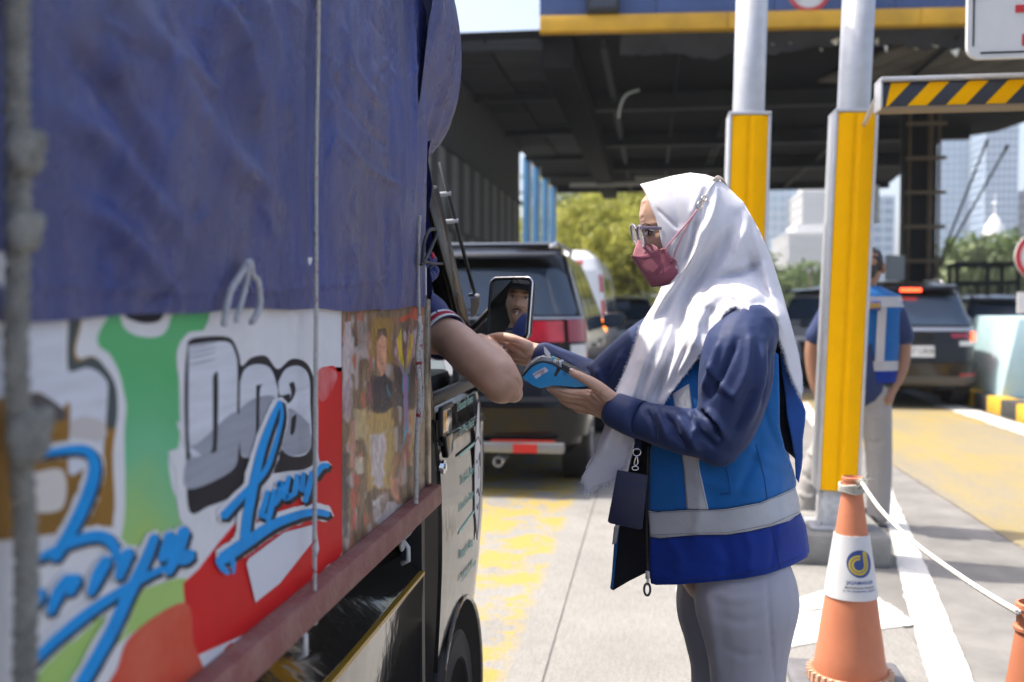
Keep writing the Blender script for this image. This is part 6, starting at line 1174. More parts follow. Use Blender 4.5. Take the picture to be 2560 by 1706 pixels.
hij_folds = [([(1700, 760), (1672, 840), (1640, 930), (1610, 1010)], 7, 4), ([(1665, 740), (1630, 820), (1600, 900)], 7, 4), ([(1640, 860), (1604, 960), (1560, 1060)], 6, -4), ([(1580, 930), (1550, 1020), (1505, 1130)], 6, 4), ([(1720, 860), (1690, 930), (1660, 990)], 6, -4), ([(1745, 830), (1720, 890), (1690, 940)], 6, 4), ([(1810, 560), (1790, 640), (1752, 700)], 7, 4), ([(1845, 600), (1818, 660), (1780, 690)], 6, -4), ([(1870, 690), (1915, 745), (1960, 830)], 6, 4), ([(1820, 735), (1850, 752), (1885, 790)], 6, 4), ([(1690, 600), (1680, 640), (1690, 665)], 5, 3), ([(1760, 450), (1740, 500), (1728, 545)], 8, 3), ([(1793, 470), (1792, 500), (1782, 540), (1764, 580), (1735, 644), (1690, 706), (1650, 765), (1615, 830)], 11, 13, -1), ([(1834, 545), (1805, 610), (1760, 675), (1722, 735), (1690, 800), (1668, 880)], 17, -17), ([(1868, 590), (1838, 640), (1790, 700), (1738, 765), (1700, 840), (1668, 930), (1650, 1000)], 15, 12),
    ([(1905, 650), (1860, 682), (1812, 690), (1775, 712), (1742, 765)], 11, -17), ([(1750, 790), (1790, 735), (1850, 722), (1910, 765)], 22, 12), ([(1724, 760), (1704, 820), (1678, 890), (1650, 960), (1632, 1015)], 12, -26), ([(1650, 800), (1618, 890), (1585, 990), (1520, 1120)], 18, 11), ([(1625, 900), (1590, 1010), (1550, 1100)], 10, -8), ([(1560, 960), (1530, 1050), (1490, 1150)], 12, 7),
    ([(1885, 540), (1905, 640), (1935, 750), (1975, 880)], 12, 9), ([(1862, 620), (1905, 720), (1950, 830)], 12, -10), ([(1740, 540), (1728, 610), (1706, 668)], 6, -7), ([(1757, 560), (1742, 620), (1718, 670)], 5, 5), ([(1640, 520), (1665, 545), (1700, 575)], 4, -2), ([(1670, 470), (1690, 520), (1700, 580)], 16, -3), ([(1780, 860), (1765, 800), (1790, 760)], 12, -6), ([(1730, 880), (1740, 820), (1770, 770)], 12, 7), ([(1830, 640), (1870, 560), (1860, 520)], 12, 6), ([(1850, 700), (1900, 720), (1945, 760)], 9, -6), ([(1880, 770), (1920, 775), (1960, 800)], 9, 6)]
HJ = Half([(1700, 458, 54), (1760, 462, 56), (1660, 472, 54), (1725, 445, 34), (1720, 500, 78), (1720, 560, 88), (1660, 505, 68), (1740, 475, 62), (1800, 520, 66), (1850, 600, 62), (1785, 600, 84), (1627, 518, 54), (1640, 549, 62), (1650, 590, 68), (1658, 620, 70), (1690, 662, 68), (1690, 700, 62), (1609, 473, 24), (1618, 494, 42), (1700, 620, 80), (1655, 716, 52), (1760, 720, 98), (1830, 700, 95), (1900, 700, 72), (1841, 765, 172), (1800, 790, 172), (1887, 800, 182), (1937, 822, 156), (1972, 860, 112), (1974, 928, 118), (2006, 942, 70), (2004, 990, 92), (1700, 800, 112), (1763, 864, 178), (1703, 947, 146), (1653, 1022, 128), (1600, 900, 92), (1602, 813, 34), (1632, 764, 36), (1575, 896, 40), (1542, 974, 52), (1518, 1045, 60), (1455, 1191, 56), (1469, 1236, 62), (1523, 1206, 80), (1583, 1104, 100), (1560, 1000, 90), (1640, 800, 70), (1680, 1000, 138)], hij_zero, [(f[0], f[1], f[2] * 1.6) + tuple(f[3:]) for f in hij_folds])
hij = relief('headscarf', hij_poly, HJ, YW, 4.2, M_hij, wom, 0.0, solid=0.0012, fold_far=0.5)
# inner edge of the far half, seen inside the hood: the far half above already forms it
def on_scarf(x, y, off=0.003): return pY(x, y, YW - float(HJ(np.array([[x, y]], float))[0]) - off)
g = G(); rr = random.Random(3)
hemn = resample([(2004, 993), (1990, 965), (1974, 928), (1962, 880), (1947, 838), (1937, 820), (1912, 811), (1887, 800), (1862, 783), (1841, 765), (1826, 771), (1813, 781), (1800, 803), (1790, 823), (1776, 844), (1763, 864), (1748, 888), (1731, 910), (1717, 930), (1703, 947), (1689, 966), (1676, 981), (1664, 1002), (1653, 1022), (1645, 1030)], 0.8, False)
tail = resample([(1583, 1104), (1567, 1160), (1545, 1186), (1523, 1206), (1500, 1212), (1482, 1222), (1469, 1236), (1464, 1215), (1455, 1191)], 0.8, False); frontn = resample([(1542, 974), (1560, 935), (1575, 896), (1588, 859), (1602, 813)], 1.2, False); backn = resample([(1986, 841), (1998, 890), (2006, 942), (2007, 975), (2004, 993)], 2.0, False)
for line, dirn, ln in ((hemn, (-0.55, 0.8), 9), (tail, (-0.35, 1), 12), (frontn, (-1, 0.3), 6), (backn, (0.5, 0.9), 3)):
    T_ = HJ(line)
    for p, t in zip(line, T_):
        q = p + np.array([rr.gauss(0, .5), rr.gauss(0, .5)]); l = ln * rr.uniform(0.3, 1.2); a = math.atan2(dirn[1], dirn[0]) + rr.gauss(0, 0.55)
        A = pY(q[0], q[1], YW - t); B = pY(q[0] + l * math.cos(a), q[1] + l * math.sin(a), YW - t + rr.gauss(-.001, .003)); C = A.lerp(B, .5) + Vector((rr.gauss(0, .0012), -.001, rr.gauss(0, .0012)))
        g.tube([A, C, B], [0.0005, 0.0004, 0.00015], 3, cap=False)
tag(g.build('fringe', M_hij, hij), kind='stuff')

# mask ------------------------------------------------------------------------------------
M_mask = cloth_mat('rose_mask', (0.34, 0.105, 0.15), 0.7, 500, 0.05, 0.05, 0.1, 22, 0.12); M_mask2 = cloth_mat('rose_mask_edge', (0.40, 0.15, 0.19), 0.7, 500, 0.05)
mk = [(1576, 640), (1592, 641), (1612, 639), (1634, 630), (1658, 620), (1666, 624), (1671, 633), (1673, 643), (1685, 646), (1692, 653), (1692, 661), (1688, 666), (1695, 676), (1695, 690), (1690, 703), (1674, 712), (1650, 715), (1627, 718), (1602, 680)]
MT = Half([(1612, 640, 34), (1634, 632, 54), (1658, 620, 72), (1672, 642, 77), (1692, 656, 78), (1695, 680, 76), (1690, 702, 68), (1674, 712, 58), (1650, 714, 38), (1640, 670, 54), (1660, 680, 68), (1610, 662, 27), (1592, 640, 18)], [(1576, 640), (1602, 680), (1627, 718)], [([(1650, 700), (1672, 672), (1686, 660)], 2.2, 1.2), ([(1600, 645), (1620, 643), (1650, 634)], 2.0, 1.0), ([(1640, 690), (1660, 665)], 6, -2)])
mask = relief('face_mask', mk, MT, YW, 2.4, M_mask, wom, 0.004, solid=0.0009)
mk2 = [(1582, 638), (1588, 616), (1595, 600), (1604, 599), (1612, 604), (1622, 611), (1632, 612), (1641, 617), (1646, 624), (1634, 632), (1612, 641), (1592, 643)]
MT2 = Half([(1604, 600, 16), (1612, 606, 22), (1632, 613, 48), (1646, 624, 64), (1634, 632, 52), (1612, 640, 31), (1600, 620, 16), (1592, 641, 15)], [(1582, 638), (1588, 616), (1595, 600)], [([(1606, 604), (1612, 620), (1612, 636)], 4, 4), ([(1622, 614), (1632, 622)], 3, -3)])
relief('nose_flap', mk2, MT2, YW, 2.2, M_mask2, mask, 0.003, solid=0.0008)
for (x, y) in ((1657, 628), (1681, 655)): G().lathe([(0.0014, 0), (0.0030, 0.0012), (0.0042, 0)], pY(x, y, YW - float(MT(np.array([[x, y]], float))[0]) - 0.0052), 14, axis='Y').build('strap_eyelet', mat('eyelet', (0.16, 0.05, 0.07), 0.5), mask, smooth=True)
M_cordp = mat('pink_elastic', (0.55, 0.27, 0.30), 0.7)
g = G(); g.tube([on_scarf(*p) for p in spline([(1659, 628), (1690, 590), (1722, 553), (1744, 523)], 4)], 0.0016, 6); g.build('ear_loop', M_cordp, mask, smooth=True)
g = G(); g.tube([on_scarf(*p) for p in spline([(1682, 652), (1697, 612), (1712, 578), (1726, 552), (1744, 524)], 4)], 0.0014, 6); g.build('ear_loop', M_cordp, mask, smooth=True)
hk = empty('mask_hook', on_scarf(1752, 510), 'small metal hook and cord band tying the mask straps behind the headscarf', 'hook')
def loop_(cx, cy, rx, ry, rot, off=0.004, n=16): return [on_scarf(cx + rx * math.cos(a) * math.cos(rot) - ry * math.sin(a) * math.sin(rot), cy + rx * math.cos(a) * math.sin(rot) + ry * math.sin(a) * math.cos(rot), off) for a in np.linspace(0, 2 * math.pi, n)]
M_gold = mat('pale_brass', (0.55, 0.46, 0.36), 0.25, metal=0.9)
g = G(); g.tube([on_scarf(x, y, .004) for x, y in ((1745, 524), (1741, 515), (1748, 504), (1755, 503), (1757, 508), (1755, 520), (1747, 524), (1744, 523))], 0.0015, 6, cap=False); g.build('hook', M_gold, hk, smooth=True)
g = G(); g.tube(loop_(1761, 497, 6.5, 6.5, 0), 0.0014, 6, cap=False); g.build('ring', M_gold, hk, smooth=True)
g = G(); g.tube([on_scarf(*p) for p in spline([(1763, 491), (1768, 482), (1777, 468), (1790, 452)], 4)], 0.0016, 6); g.build('cord', mat('silver_cord', (0.6, 0.58, 0.55), 0.4), hk, smooth=True)
g = G()
for k in range(5): g.tube(spline([pY(1782 + k * 3, 451 + k * 1.0, YW - 0.045 + k * .004), pY(1794 + k * 2, 441 + k * 1.6, YW - 0.02), pY(1806 + k * 1.5, 447 + k * 2.2, YW), pY(1816, 464 + k * 1.5, YW + 0.01), pY(1822, 480, YW + 0.03)], 4), 0.0017, 6)
g.build('band', mat('beige_band', (0.50, 0.42, 0.34), 0.6), hk, smooth=True)

# spectacles --------------------------------------------------------------------------------
sp = empty('spectacles', pY(1605, 590, YW), 'translucent lilac grey framed glasses worn above the pink mask', 'glasses'); M_frm = mat('lilac_acetate', (0.34, 0.30, 0.38), 0.1, trans=0.4, coat=0.6)
ax2 = Vector((-0.016, 0.064, 0)).normalized(); ax1 = Vector((-0.26, 0, 1)).normalized()
for (x, y, dy) in ((1604, 590, -0.033), (1587, 586, 0.033)):
    c = pY(x, y, YW + dy); ol = [c + ax1 * (0.0215 * math.sin(a) * (1 if math.sin(a) > 0 else 1.1)) + ax2 * (0.0245 * math.cos(a)) for a in np.linspace(0, 2 * math.pi, 29)]
    f_ = G(); f_.tube(ol, 0.0026, 8, cap=False); rim_ = f_.build('rim', M_frm, sp, smooth=True)
    nrm = ax1.cross(ax2); G().prism(ol[:-1], nrm * 0.0012).build('lens', mat('lens_glass', (0.75, 0.72, 0.80), 0.03, alpha=0.32, spec=0.8), rim_)
a = pY(1604, 575, YW - 0.010); b = pY(1588, 573, YW + 0.010); g = G(); g.tube([a, a.lerp(b, .5) + Vector((-.003, 0, .002)), b], 0.0022, 8); g.build('bridge', M_frm, sp, smooth=True)
g = G(); g.bar(pY(1606, 570, YW - 0.060), pY(1654, 571, YW - 0.072), 0.0025, 0.0065); g.build('temple', M_frm, sp, bevel=0.001); g = G(); g.bar(pY(1590, 568, YW + 0.060), pY(1654, 571, YW + 0.072), 0.0025, 0.0065); g.build('temple', M_frm, sp, bevel=0.001)
G().box(pY(1604, 569, YW - 0.058), (0.008, 0.006, 0.008)).build('hinge', M_frm, sp, bevel=0.002)

# shirt, vest -----------------------------------------------------------------------------------
M_shirt = cloth_mat('navy_twill', (0.020, 0.036, 0.11), 0.6, 1100, 0.08, 0.1, 0.08, 16, 0.12); M_vest = cloth_mat('blue_vest_cloth', (0.006, 0.115, 0.36), 0.75, 900, 0.1, 0.12, 0.15, 12, 0.2); M_vestd = cloth_mat('royal_vest_cloth', (0.004, 0.030, 0.25), 0.75, 900, 0.1, 0.18, 0.05, 12, 0.22); M_lin = cloth_mat('black_lining', (0.006, 0.007, 0.012), 0.9, 600)
M_refl = cloth_mat('reflective_tape', (0.44, 0.45, 0.47), 0.5, 500, 0.06, 0.06, 0.0, 26, 0.18)
g = G(); P_ = lambda x, y, Y, r: (pY(x, y, Y), r / 1000)
blob_geo(g, [[P_(1868, 832, 1.99, 62), P_(1846, 880, 1.965, 70), P_(1838, 950, 1.95, 71), P_(1826, 1020, 1.945, 64), P_(1806, 1085, 1.945, 55), P_(1796, 1110, 1.945, 45)], [P_(1800, 1100, 1.945, 47), P_(1745, 1086, 1.955, 46), P_(1690, 1074, 1.97, 45), P_(1630, 1058, 1.995, 40), P_(1590, 1046, 2.01, 37)]], 18)
sl = g.build('sleeve', M_shirt, wom); finish(sl, remesh=0.0042, sm=4)
sfold = [([(1748, 1030), (1766, 1040), (1784, 1062), (1796, 1092)], 6, -14), ([(1735, 1020), (1742, 1050), (1738, 1090)], 8, 7), ([(1764, 1020), (1796, 1058), (1815, 1092)], 8, 7), ([(1655, 1030), (1680, 1060), (1692, 1090), (1716, 1125)], 6, -7), ([(1640, 1022), (1660, 1066), (1676, 1105)], 7, 5), ([(1690, 1036), (1720, 1080), (1750, 1132)], 8, 6), ([(1612, 1018), (1630, 1060), (1640, 1105)], 5, -5), ([(1720, 1030), (1745, 1076), (1790, 1120)], 6, -6), ([(1874, 820), (1868, 920), (1830, 1010)], 10, 5), ([(1905, 850), (1900, 960), (1862, 1070)], 12, 6), ([(1842, 850), (1808, 930), (1770, 1000)], 8, -7), ([(1800, 850), (1780, 920), (1755, 980)], 8, 5), ([(1890, 960), (1862, 1030), (1830, 1090)], 8, -5), ([(1770, 900), (1800, 960), (1840, 1000)], 8, 4), ([(1925, 860), (1930, 930), (1905, 1010)], 8, -6)]
displace_px(sl, [(f[0], f[1], f[2] * 1.7) for f in sfold])
g = G(); g.tube([pY(1533, 1023, 2.026), pY(1536, 1025, 2.024), pY(1572, 1040, 2.012), pY(1600, 1050, 2.002), pY(1604, 1051, 2.0)], [0.034, 0.0360, 0.0385, 0.0395, 0.037], 40, cap=False); cuff = g.build('cuff', M_shirt, wom, smooth=True); finish(cuff, solid=0.003); displace_px(cuff, [([(1540, 1000), (1545, 1030), (1552, 1060)], 6, 1.2)])
for ang in np.linspace(-2.6, 0.3, 22):      # cuff stitching as short dashes
    pass
g = G(); blob_geo(g, [[(sh_f, 0.062), (pY(1590, 882, 2.36), 0.056), (el_f, 0.05)], [(el_f, 0.048), (pY(1455, 940, 2.43), 0.046), (pY(1395, 912, 2.45), 0.042), (pY(1362, 893, 2.458), 0.037)]], 18)
sf = g.build('sleeve', M_shirt, wom); finish(sf, remesh=0.005, sm=3); displace_px(sf, [([(1420, 900), (1440, 925), (1450, 955)], 6, 6), ([(1462, 915), (1475, 935), (1480, 960)], 6, -6), ([(1490, 920), (1500, 945), (1505, 965)], 7, 7), ([(1560, 880), (1540, 920), (1510, 950)], 8, 7), ([(1530, 920), (1520, 940), (1512, 950)], 5, -6), ([(1385, 890), (1395, 905), (1400, 925)], 5, -4)])
g = G(); blob_geo(g, [[((0.17, YW, 1.30), 0.09), ((0.155, YW, 1.12), 0.125), ((0.165, YW, 0.86), 0.135)], [((0.17, 2.01, 1.285), 0.062), ((0.17, 2.25, 1.285), 0.062)]], 16); sb_ = g.build('shirt', M_shirt, wom); finish(sb_, remesh=0.008, sm=4)
VT = Half([(1625, 1130, 100), (1620, 1279, 100), (1623, 1432, 96), (1627, 1459, 95), (1700, 1130, 142), (1760, 1200, 168), (1830, 1130, 178), (1850, 1300, 184), (1760, 1350, 168), (1700, 1400, 142), (1900, 1200, 168), (1900, 1380, 182), (1962, 1300, 146), (1697, 1462, 140), (1791, 1454, 172), (1917, 1436, 176), (1985, 1410, 110), (1950, 1000, 150), (1949, 1067, 146), (1946, 887, 150), (1850, 950, 170), (1750, 950, 158), (1680, 980, 130), (1985, 1150, 76), (1880, 850, 140), (1740, 860, 120)], [(2024, 1378), (2020, 1345), (2016, 1315), (2001, 1247), (1991, 1205)],
    [([(1700, 1170), (1790, 1215), (1880, 1225), (1960, 1200)], 14, 4), ([(1860, 1100), (1910, 1150), (1975, 1170)], 12, 5), ([(1900, 1090), (1880, 1160), (1840, 1250)], 12, -5), ([(1740, 1150), (1750, 1250), (1735, 1380)], 16, 4), ([(1800, 1340), (1820, 1400), (1810, 1450)], 16, -4), ([(1930, 1300), (1935, 1370), (1925, 1430)], 7, -5), ([(1660, 1330), (1700, 1400), (1690, 1450)], 14, 4), ([(1860, 1320), (1880, 1380), (1870, 1440)], 14, 4), ([(1900, 960), (1915, 1050), (1950, 1130)], 10, -5), ([(1970, 1180), (1955, 1230), (1970, 1320)], 10, 5)])
vest_up = [(1690, 940), (1650, 1020), (1625, 1130), (1620, 1275), (1640, 1279), (1717, 1274), (1771, 1274), (1818, 1271), (1900, 1256), (1989, 1219), (1991, 1205), (1985, 1180), (1975, 1150), (1962, 1121), (1949, 1067), (1949, 997), (1946, 887), (1900, 850), (1780, 850), (1730, 890)]
vest_lo = [(1625, 1340), (1623, 1400), (1623, 1432), (1627, 1459), (1640, 1463), (1697, 1462), (1791, 1454), (1860, 1447), (1917, 1436), (1980, 1414), (2018, 1394), (2024, 1378), (2020, 1345), (2014, 1312), (2001, 1280), (1975, 1300), (1928, 1314), (1875, 1326), (1818, 1335), (1740, 1336), (1680, 1341), (1650, 1345)]
band = [(1620, 1277), (1640, 1281), (1717, 1276), (1771, 1276), (1818, 1273), (1900, 1258), (1989, 1220), (1997, 1247), (2002, 1282), (1975, 1302), (1928, 1316), (1875, 1328), (1818, 1337), (1740, 1338), (1680, 1343), (1650, 1346), (1625, 1342)]
vst = relief('vest', vest_up, VT, YW, 6, M_vest, wom, 0.0, solid=0.0015)
relief('vest_skirt', vest_lo, VT, YW, 6, M_vestd, vst, 0.0, solid=0.0015)
relief('reflective_band', band, VT, YW, 5, M_refl, vst, 0.0022, solid=0.0018)
strap = [(1681, 985), (1722, 960), (1736, 1060), (1748, 1170), (1771, 1274), (1717, 1274), (1708, 1170), (1694, 1070)]
relief('reflective_strap', strap, VT, YW, 5, M_refl, vst, 0.0022, far=False, solid=0.0018)
for ln_ in ([(1820, 1190), (1826, 1234), (1800, 1236)], [(1820, 1190), (1812, 1160)], [(1890, 1110), (1912, 1200), (1918, 1252)], [(1928, 1316), (1944, 1380), (1950, 1424)], [(1623, 1344), (1650, 1349), (1740, 1341), (1818, 1340), (1928, 1319), (2000, 1286)], [(1634, 1452), (1700, 1452), (1800, 1444), (1920, 1424), (2010, 1388)]):
    q = resample(ln_, 6, False); g = G(); g.tube([pY(x, y, YW - float(t) - 0.0012) for (x, y), t in zip(q, VT(q))], 0.0006, 5); g.build('seam', mat('seam_blue', (0.006, 0.03, 0.14), 0.8), vst, smooth=True)
for ln_ in ([(1622, 1282), (1720, 1279), (1820, 1276), (1900, 1261), (1988, 1224)], [(1628, 1338), (1740, 1333), (1820, 1332), (1928, 1311), (1998, 1280)], [(1689, 1040), (1711, 1170), (1720, 1272)], [(1733, 1060), (1744, 1170), (1767, 1272)]):
    q = resample(ln_, 6, False); g = G(); g.tube([pY(x, y, YW - float(t) - 0.0034) for (x, y), t in zip(q, VT(q))], 0.0005, 4); g.build('stitch_line', mat('stitch_grey', (0.16, 0.16, 0.19), 0.8), vst, smooth=True)
# zip edge, puller
q = resample([(1622, 1120), (1618, 1279), (1620, 1400), (1623, 1455)], 4.2, False); g = G()
for i, p in enumerate(q): c = pY(p[0] - 1.5, p[1], YW - 0.098); g.box(c, (0.0042, 0.002, 0.0016))
tag(g.build('zip_teeth', M_plast, vst), kind='stuff')
zp = empty('zip_puller', (0, 0, 0)); zp.parent = vst; zp.location = (0, 0, 0)
zY = YW - 0.102; G().box(pY(1619, 1438, zY), (0.009, 0.005, 0.017), 0.0).build('slider', M_steel, zp, bevel=0.002)
g = G(); cz = pY(1618, 1474, zY); g.tube([cz + Vector((0.0062 * math.cos(a), 0, 0.0125 * math.sin(a))) for a in np.linspace(0, 6.283, 20)], 0.0024, 8, cap=False); g.build('pull_ring', mat('blue_grey_ring', (0.03, 0.035, 0.05), 0.4), zp, smooth=True)
G().bar(pY(1619, 1444, zY), pY(1618, 1464, zY), 0.003, 0.004).build('pull_link', M_steel, zp)
# far front panel hanging open: black lining to the camera
def sheet3(name, poly, fn, m, parent, step=7, th=0.0015):
    Pp, F = fill(poly, step); v = [pY(x, y, fn(x, y)) for x, y in Pp]; o = mesh_obj(name, v, F, m, parent, True); finish(o, solid=th); o.data.polygons.foreach_set('use_smooth', [True] * len(o.data.polygons)); return o
farp = [(1592, 1085), (1575, 1160), (1548, 1290), (1538, 1390), (1528, 1474), (1534, 1476), (1575, 1452), (1622, 1429), (1650, 1400), (1655, 1240), (1650, 1100)]
sheet3('far_front_panel', farp, lambda x, y: 2.13 + 0.02 * math.sin((y - 1100) / 90) - (x - 1590) * 0.0004, M_lin, vst)
sheet3('far_panel_edge', [(1560, 1225), (1552, 1215), (1540, 1300), (1530, 1440), (1526, 1472), (1533, 1470), (1541, 1390), (1551, 1292)], lambda x, y: 2.126 + 0.02 * math.sin((y - 1100) / 90) - (x - 1590) * 0.0004, M_vest, vst)
sheet3('far_panel_tape', [(1549, 1312), (1536, 1316), (1531, 1362), (1541, 1358)], lambda x, y: 2.121 + 0.02 * math.sin((y - 1100) / 90) - (x - 1590) * 0.0004, M_refl, vst)
# near back panel that stands away at the armhole
flp = [(1948, 880), (1958, 900), (1976, 940), (1992, 983), (2006, 1008), (2014, 1030), (2011, 1062), (2006, 1100), (2006, 1140), (2003, 1171), (1996, 1204), (1988, 1190), (1985, 1148), (1962, 1121), (1955, 1080), (1958, 1000)]
sheet3('armhole_lining', [(1920, 900), (1915, 832), (1950, 832), (1966, 880), (1974, 930), (1980, 1000), (1988, 1080), (1990, 1150), (1962, 1124), (1944, 1070)], lambda x, y: 2.065, M_lin, vst)
sheet3('back_panel_edge', [(1950, 880), (1958, 900), (1976, 940), (1992, 983), (2006, 1008), (2014, 1030), (2011, 1062), (2006, 1100), (2006, 1140), (2003, 1171), (1996, 1207), (1989, 1195), (1987, 1150), (1977, 1090), (1967, 1040), (1962, 980), (1955, 930)], lambda x, y: 2.04 + 0.03 * (x - 1950) / 60 + 0.008 * math.sin(y / 30), cloth_mat('vest_inner_blue', (0.005, 0.06, 0.27), 0.75), vst, 5)
# trousers, shoes
M_tro = cloth_mat('grey_trouser', (0.34, 0.34, 0.39), 0.7, 1200, 0.06, 0.05, 0.1, 7, 0.12)
g = G(); blob_geo(g, [[P_(1868, 1400, 2.07, 84), P_(1866, 1450, 2.05, 100), P_(1866, 1520, 2.035, 104), P_(1868, 1600, 2.03, 88), P_(1869, 1706, 2.03, 75), ((0.198, 2.04, 0.30), 0.07), ((0.20, 2.04, 0.08), 0.078)], [P_(1815, 1400, 2.20, 84), P_(1804, 1460, 2.205, 94), P_(1800, 1520, 2.21, 96), P_(1808, 1600, 2.21, 84), P_(1812, 1706, 2.21, 74), ((0.145, 2.21, 0.30), 0.07), ((0.14, 2.21, 0.08), 0.078)]], 20)
tr = g.build('trousers', M_tro, wom); finish(tr, remesh=0.006, sm=6); displace_px(tr, [([(1918, 1430), (1922, 1520), (1930, 1620), (1938, 1720)], 4, -4), ([(1770, 1460), (1782, 1560), (1800, 1700)], 12, 5), ([(1800, 1540), (1850, 1555), (1900, 1545)], 12, -3), ([(1780, 1480), (1840, 1500), (1900, 1490)], 10, 3), ([(1810, 1620), (1860, 1640), (1910, 1630)], 10, -3)])
q = resample([(1917, 1440), (1921, 1520), (1929, 1620), (1938, 1720)], 8, False)
for s_, yy in ((0.2, 2.04), (0.14, 2.21)):
    g = G(); g.ball((s_ - 0.06, yy, 0.045), (0.125, 0.043, 0.045), 16); sh_ = g.build('shoe', M_plast, wom, smooth=True); G().box((s_ - 0.06, yy, 0.009), (0.25, 0.085, 0.018)).build('sole', M_rubber, sh_, bevel=0.008)

# card holder and lanyard
idc = empty('card_holder', pY(1575, 1200, 2.0), 'navy card holder hanging from a lanyard in front of the vest', 'card holder'); M_navy = mat('navy_leatherette', (0.010, 0.013, 0.045), 0.5, var=0.1, vscale=60, bump=0.15, bscale=500)
yc = 2.005; q = [pY(x, y, yc) for x, y in ((1543, 1176), (1620, 1189), (1606, 1322), (1600, 1325), (1524, 1309), (1519, 1304))]; G().prism(q, (0, 0.006, 0)).build('wallet', M_navy, idc, bevel=0.0016)
G().bar(pY(1540, 1203, yc - .0007), pY(1617, 1217, yc - .0007), 0.0008, 0.001).build('pocket_edge', mat('seam_blue', (0.006, 0.02, 0.1)), idc)
g = G(); g.tube([pY(1592 + 10 * math.cos(a), 1131 + 9 * math.sin(a), yc) for a in np.linspace(0, 6.283, 18)], 0.0012, 6, cap=False); g.build('split_ring', M_chrome, idc, smooth=True)
g = G(); g.tube([pY(x, y, yc) for x, y in ((1592, 1139), (1588, 1148), (1585, 1160), (1590, 1165), (1595, 1158), (1594, 1146), (1592, 1139))], 0.0014, 6); g.build('swivel_hook', M_chrome, idc, smooth=True)
g = G(); g.tube([pY(1588 + 8 * math.cos(a), 1171 + 5 * math.sin(a), yc) for a in np.linspace(0, 6.283, 16)], 0.0012, 6, cap=False); g.build('clip_ring', M_chrome, idc, smooth=True)
sheet3('lanyard', [(1583, 1060), (1606, 1060), (1603, 1128), (1587, 1128)], lambda x, y: yc + (1128 - y) * 0.0004, M_navy, idc, 6)

# ------------------------------------------------------------------ payment terminal
tm = empty('payment_terminal', pY(1400, 965, 2.05), 'blue hand held payment terminal with a handwritten label', 'terminal'); yt = 2.035; th_ = 0.074; M_tb = mat('terminal_blue', (0.010, 0.26, 0.56), 0.35, coat=0.2)
low = [(1306, 941), (1312, 950), (1332, 964), (1350, 971), (1367, 968), (1384, 964), (1408, 965), (1439, 969), (1470, 966), (1496, 972), (1504, 976)]; topl = [(1306, 941), (1326, 918), (1336, 911), (1347, 906), (1358, 904), (1370, 906), (1382, 910), (1393, 916), (1424, 933), (1462, 953), (1500, 972)]
Q = [pY(x, y, yt) for x, y in low + topl[::-1][1:-1]]; G().prism(Q, (0, th_, 0)).build('casing', M_tb, tm, bevel=0.004, seg=3)
g = G(); g.tube([pY(x, y, yt - 0.0008) for x, y in topl], 0.0020, 6); g.build('gasket', M_plast, tm, smooth=True)
up_ = [(1306, 939), (1314, 918), (1326, 903), (1340, 894), (1356, 890), (1370, 892), (1384, 897), (1396, 904)]; dn = [(1399, 919), (1393, 915), (1382, 909), (1370, 905), (1358, 903), (1347, 905), (1336, 910), (1326, 917)]
G().prism([pY(x, y, yt + 0.006) for x, y in up_ + dn], (0, th_ - 0.012, 0)).build('printer_cover', mat('smoky_cover', (0.30, 0.27, 0.26), 0.15, coat=0.8, var=0.35, vscale=60), tm, bevel=0.002)
G().prism([pY(x, y, yt + 0.004) for x, y in ((1397, 903), (1403, 906), (1404, 923), (1398, 919))], (0, th_ - 0.008, 0)).build('trim_bar', M_galv, tm, bevel=0.001)
G().prism([pY(x, y, yt + 0.004) for x, y in ((1404, 908), (1440, 926), (1462, 939), (1462, 952), (1424, 932), (1404, 922))], (0, th_ - 0.008, 0)).build('keypad_deck', mat('deck_dark', (0.05, 0.048, 0.046), 0.3, var=0.2, vscale=50), tm, bevel=0.001)
for x in (1412, 1424, 1436):
    for k in range(3): G().box(pY(x, 910 + (x - 1404) * 0.53, yt + 0.014 + k * 0.021), (0.008, 0.015, 0.003)).build('key', mat('key_grey', (0.22, 0.22, 0.22), 0.4), tm, bevel=0.001)
for (x, y, c) in ((1384, 896, 'icon_cyan'), (1387, 903, 'icon_white')): G().box(pY(x, y, yt + 0.0055), (0.006, 0.004, 0.007)).build('status_light', mat(c, (0.10, 0.5, 0.65) if 'cyan' in c else (0.7, 0.7, 0.7), 0.4), tm, bevel=0.001)
for a0, b0 in (((1328, 906), (1350, 893)), ((1354, 891), (1374, 894))): G().bar(pY(a0[0], a0[1], yt + 0.005), pY(b0[0], b0[1], yt + 0.005), 0.003, 0.0015).build('cover_rib', M_chrome, tm)
G().prism([pY(x, y, yt - 0.0006) for x, y in ((1393, 918), (1402, 923), (1391, 941), (1387, 942), (1385, 938))], (0, 0.001, 0)).build('slot', M_plast, tm)
g = G(); g.tube([pY(x, y, yt - 0.0006) for x, y in ((1408, 931), (1416, 934), (1417, 938), (1409, 937), (1408, 931))], 0.0007, 5); g.build('button_rim', mat('terminal_blue_dark', (0.006, 0.14, 0.36), 0.4), tm, smooth=True)
st_ = G().prism([pY(x, y, yt - 0.0009) for x, y in ((1331, 935), (1362, 918), (1371, 926), (1371, 928), (1340, 948))], (0, 0.0006, 0)).build('label_sticker', mat('label_paper', (0.60, 0.56, 0.66), 0.6), tm)
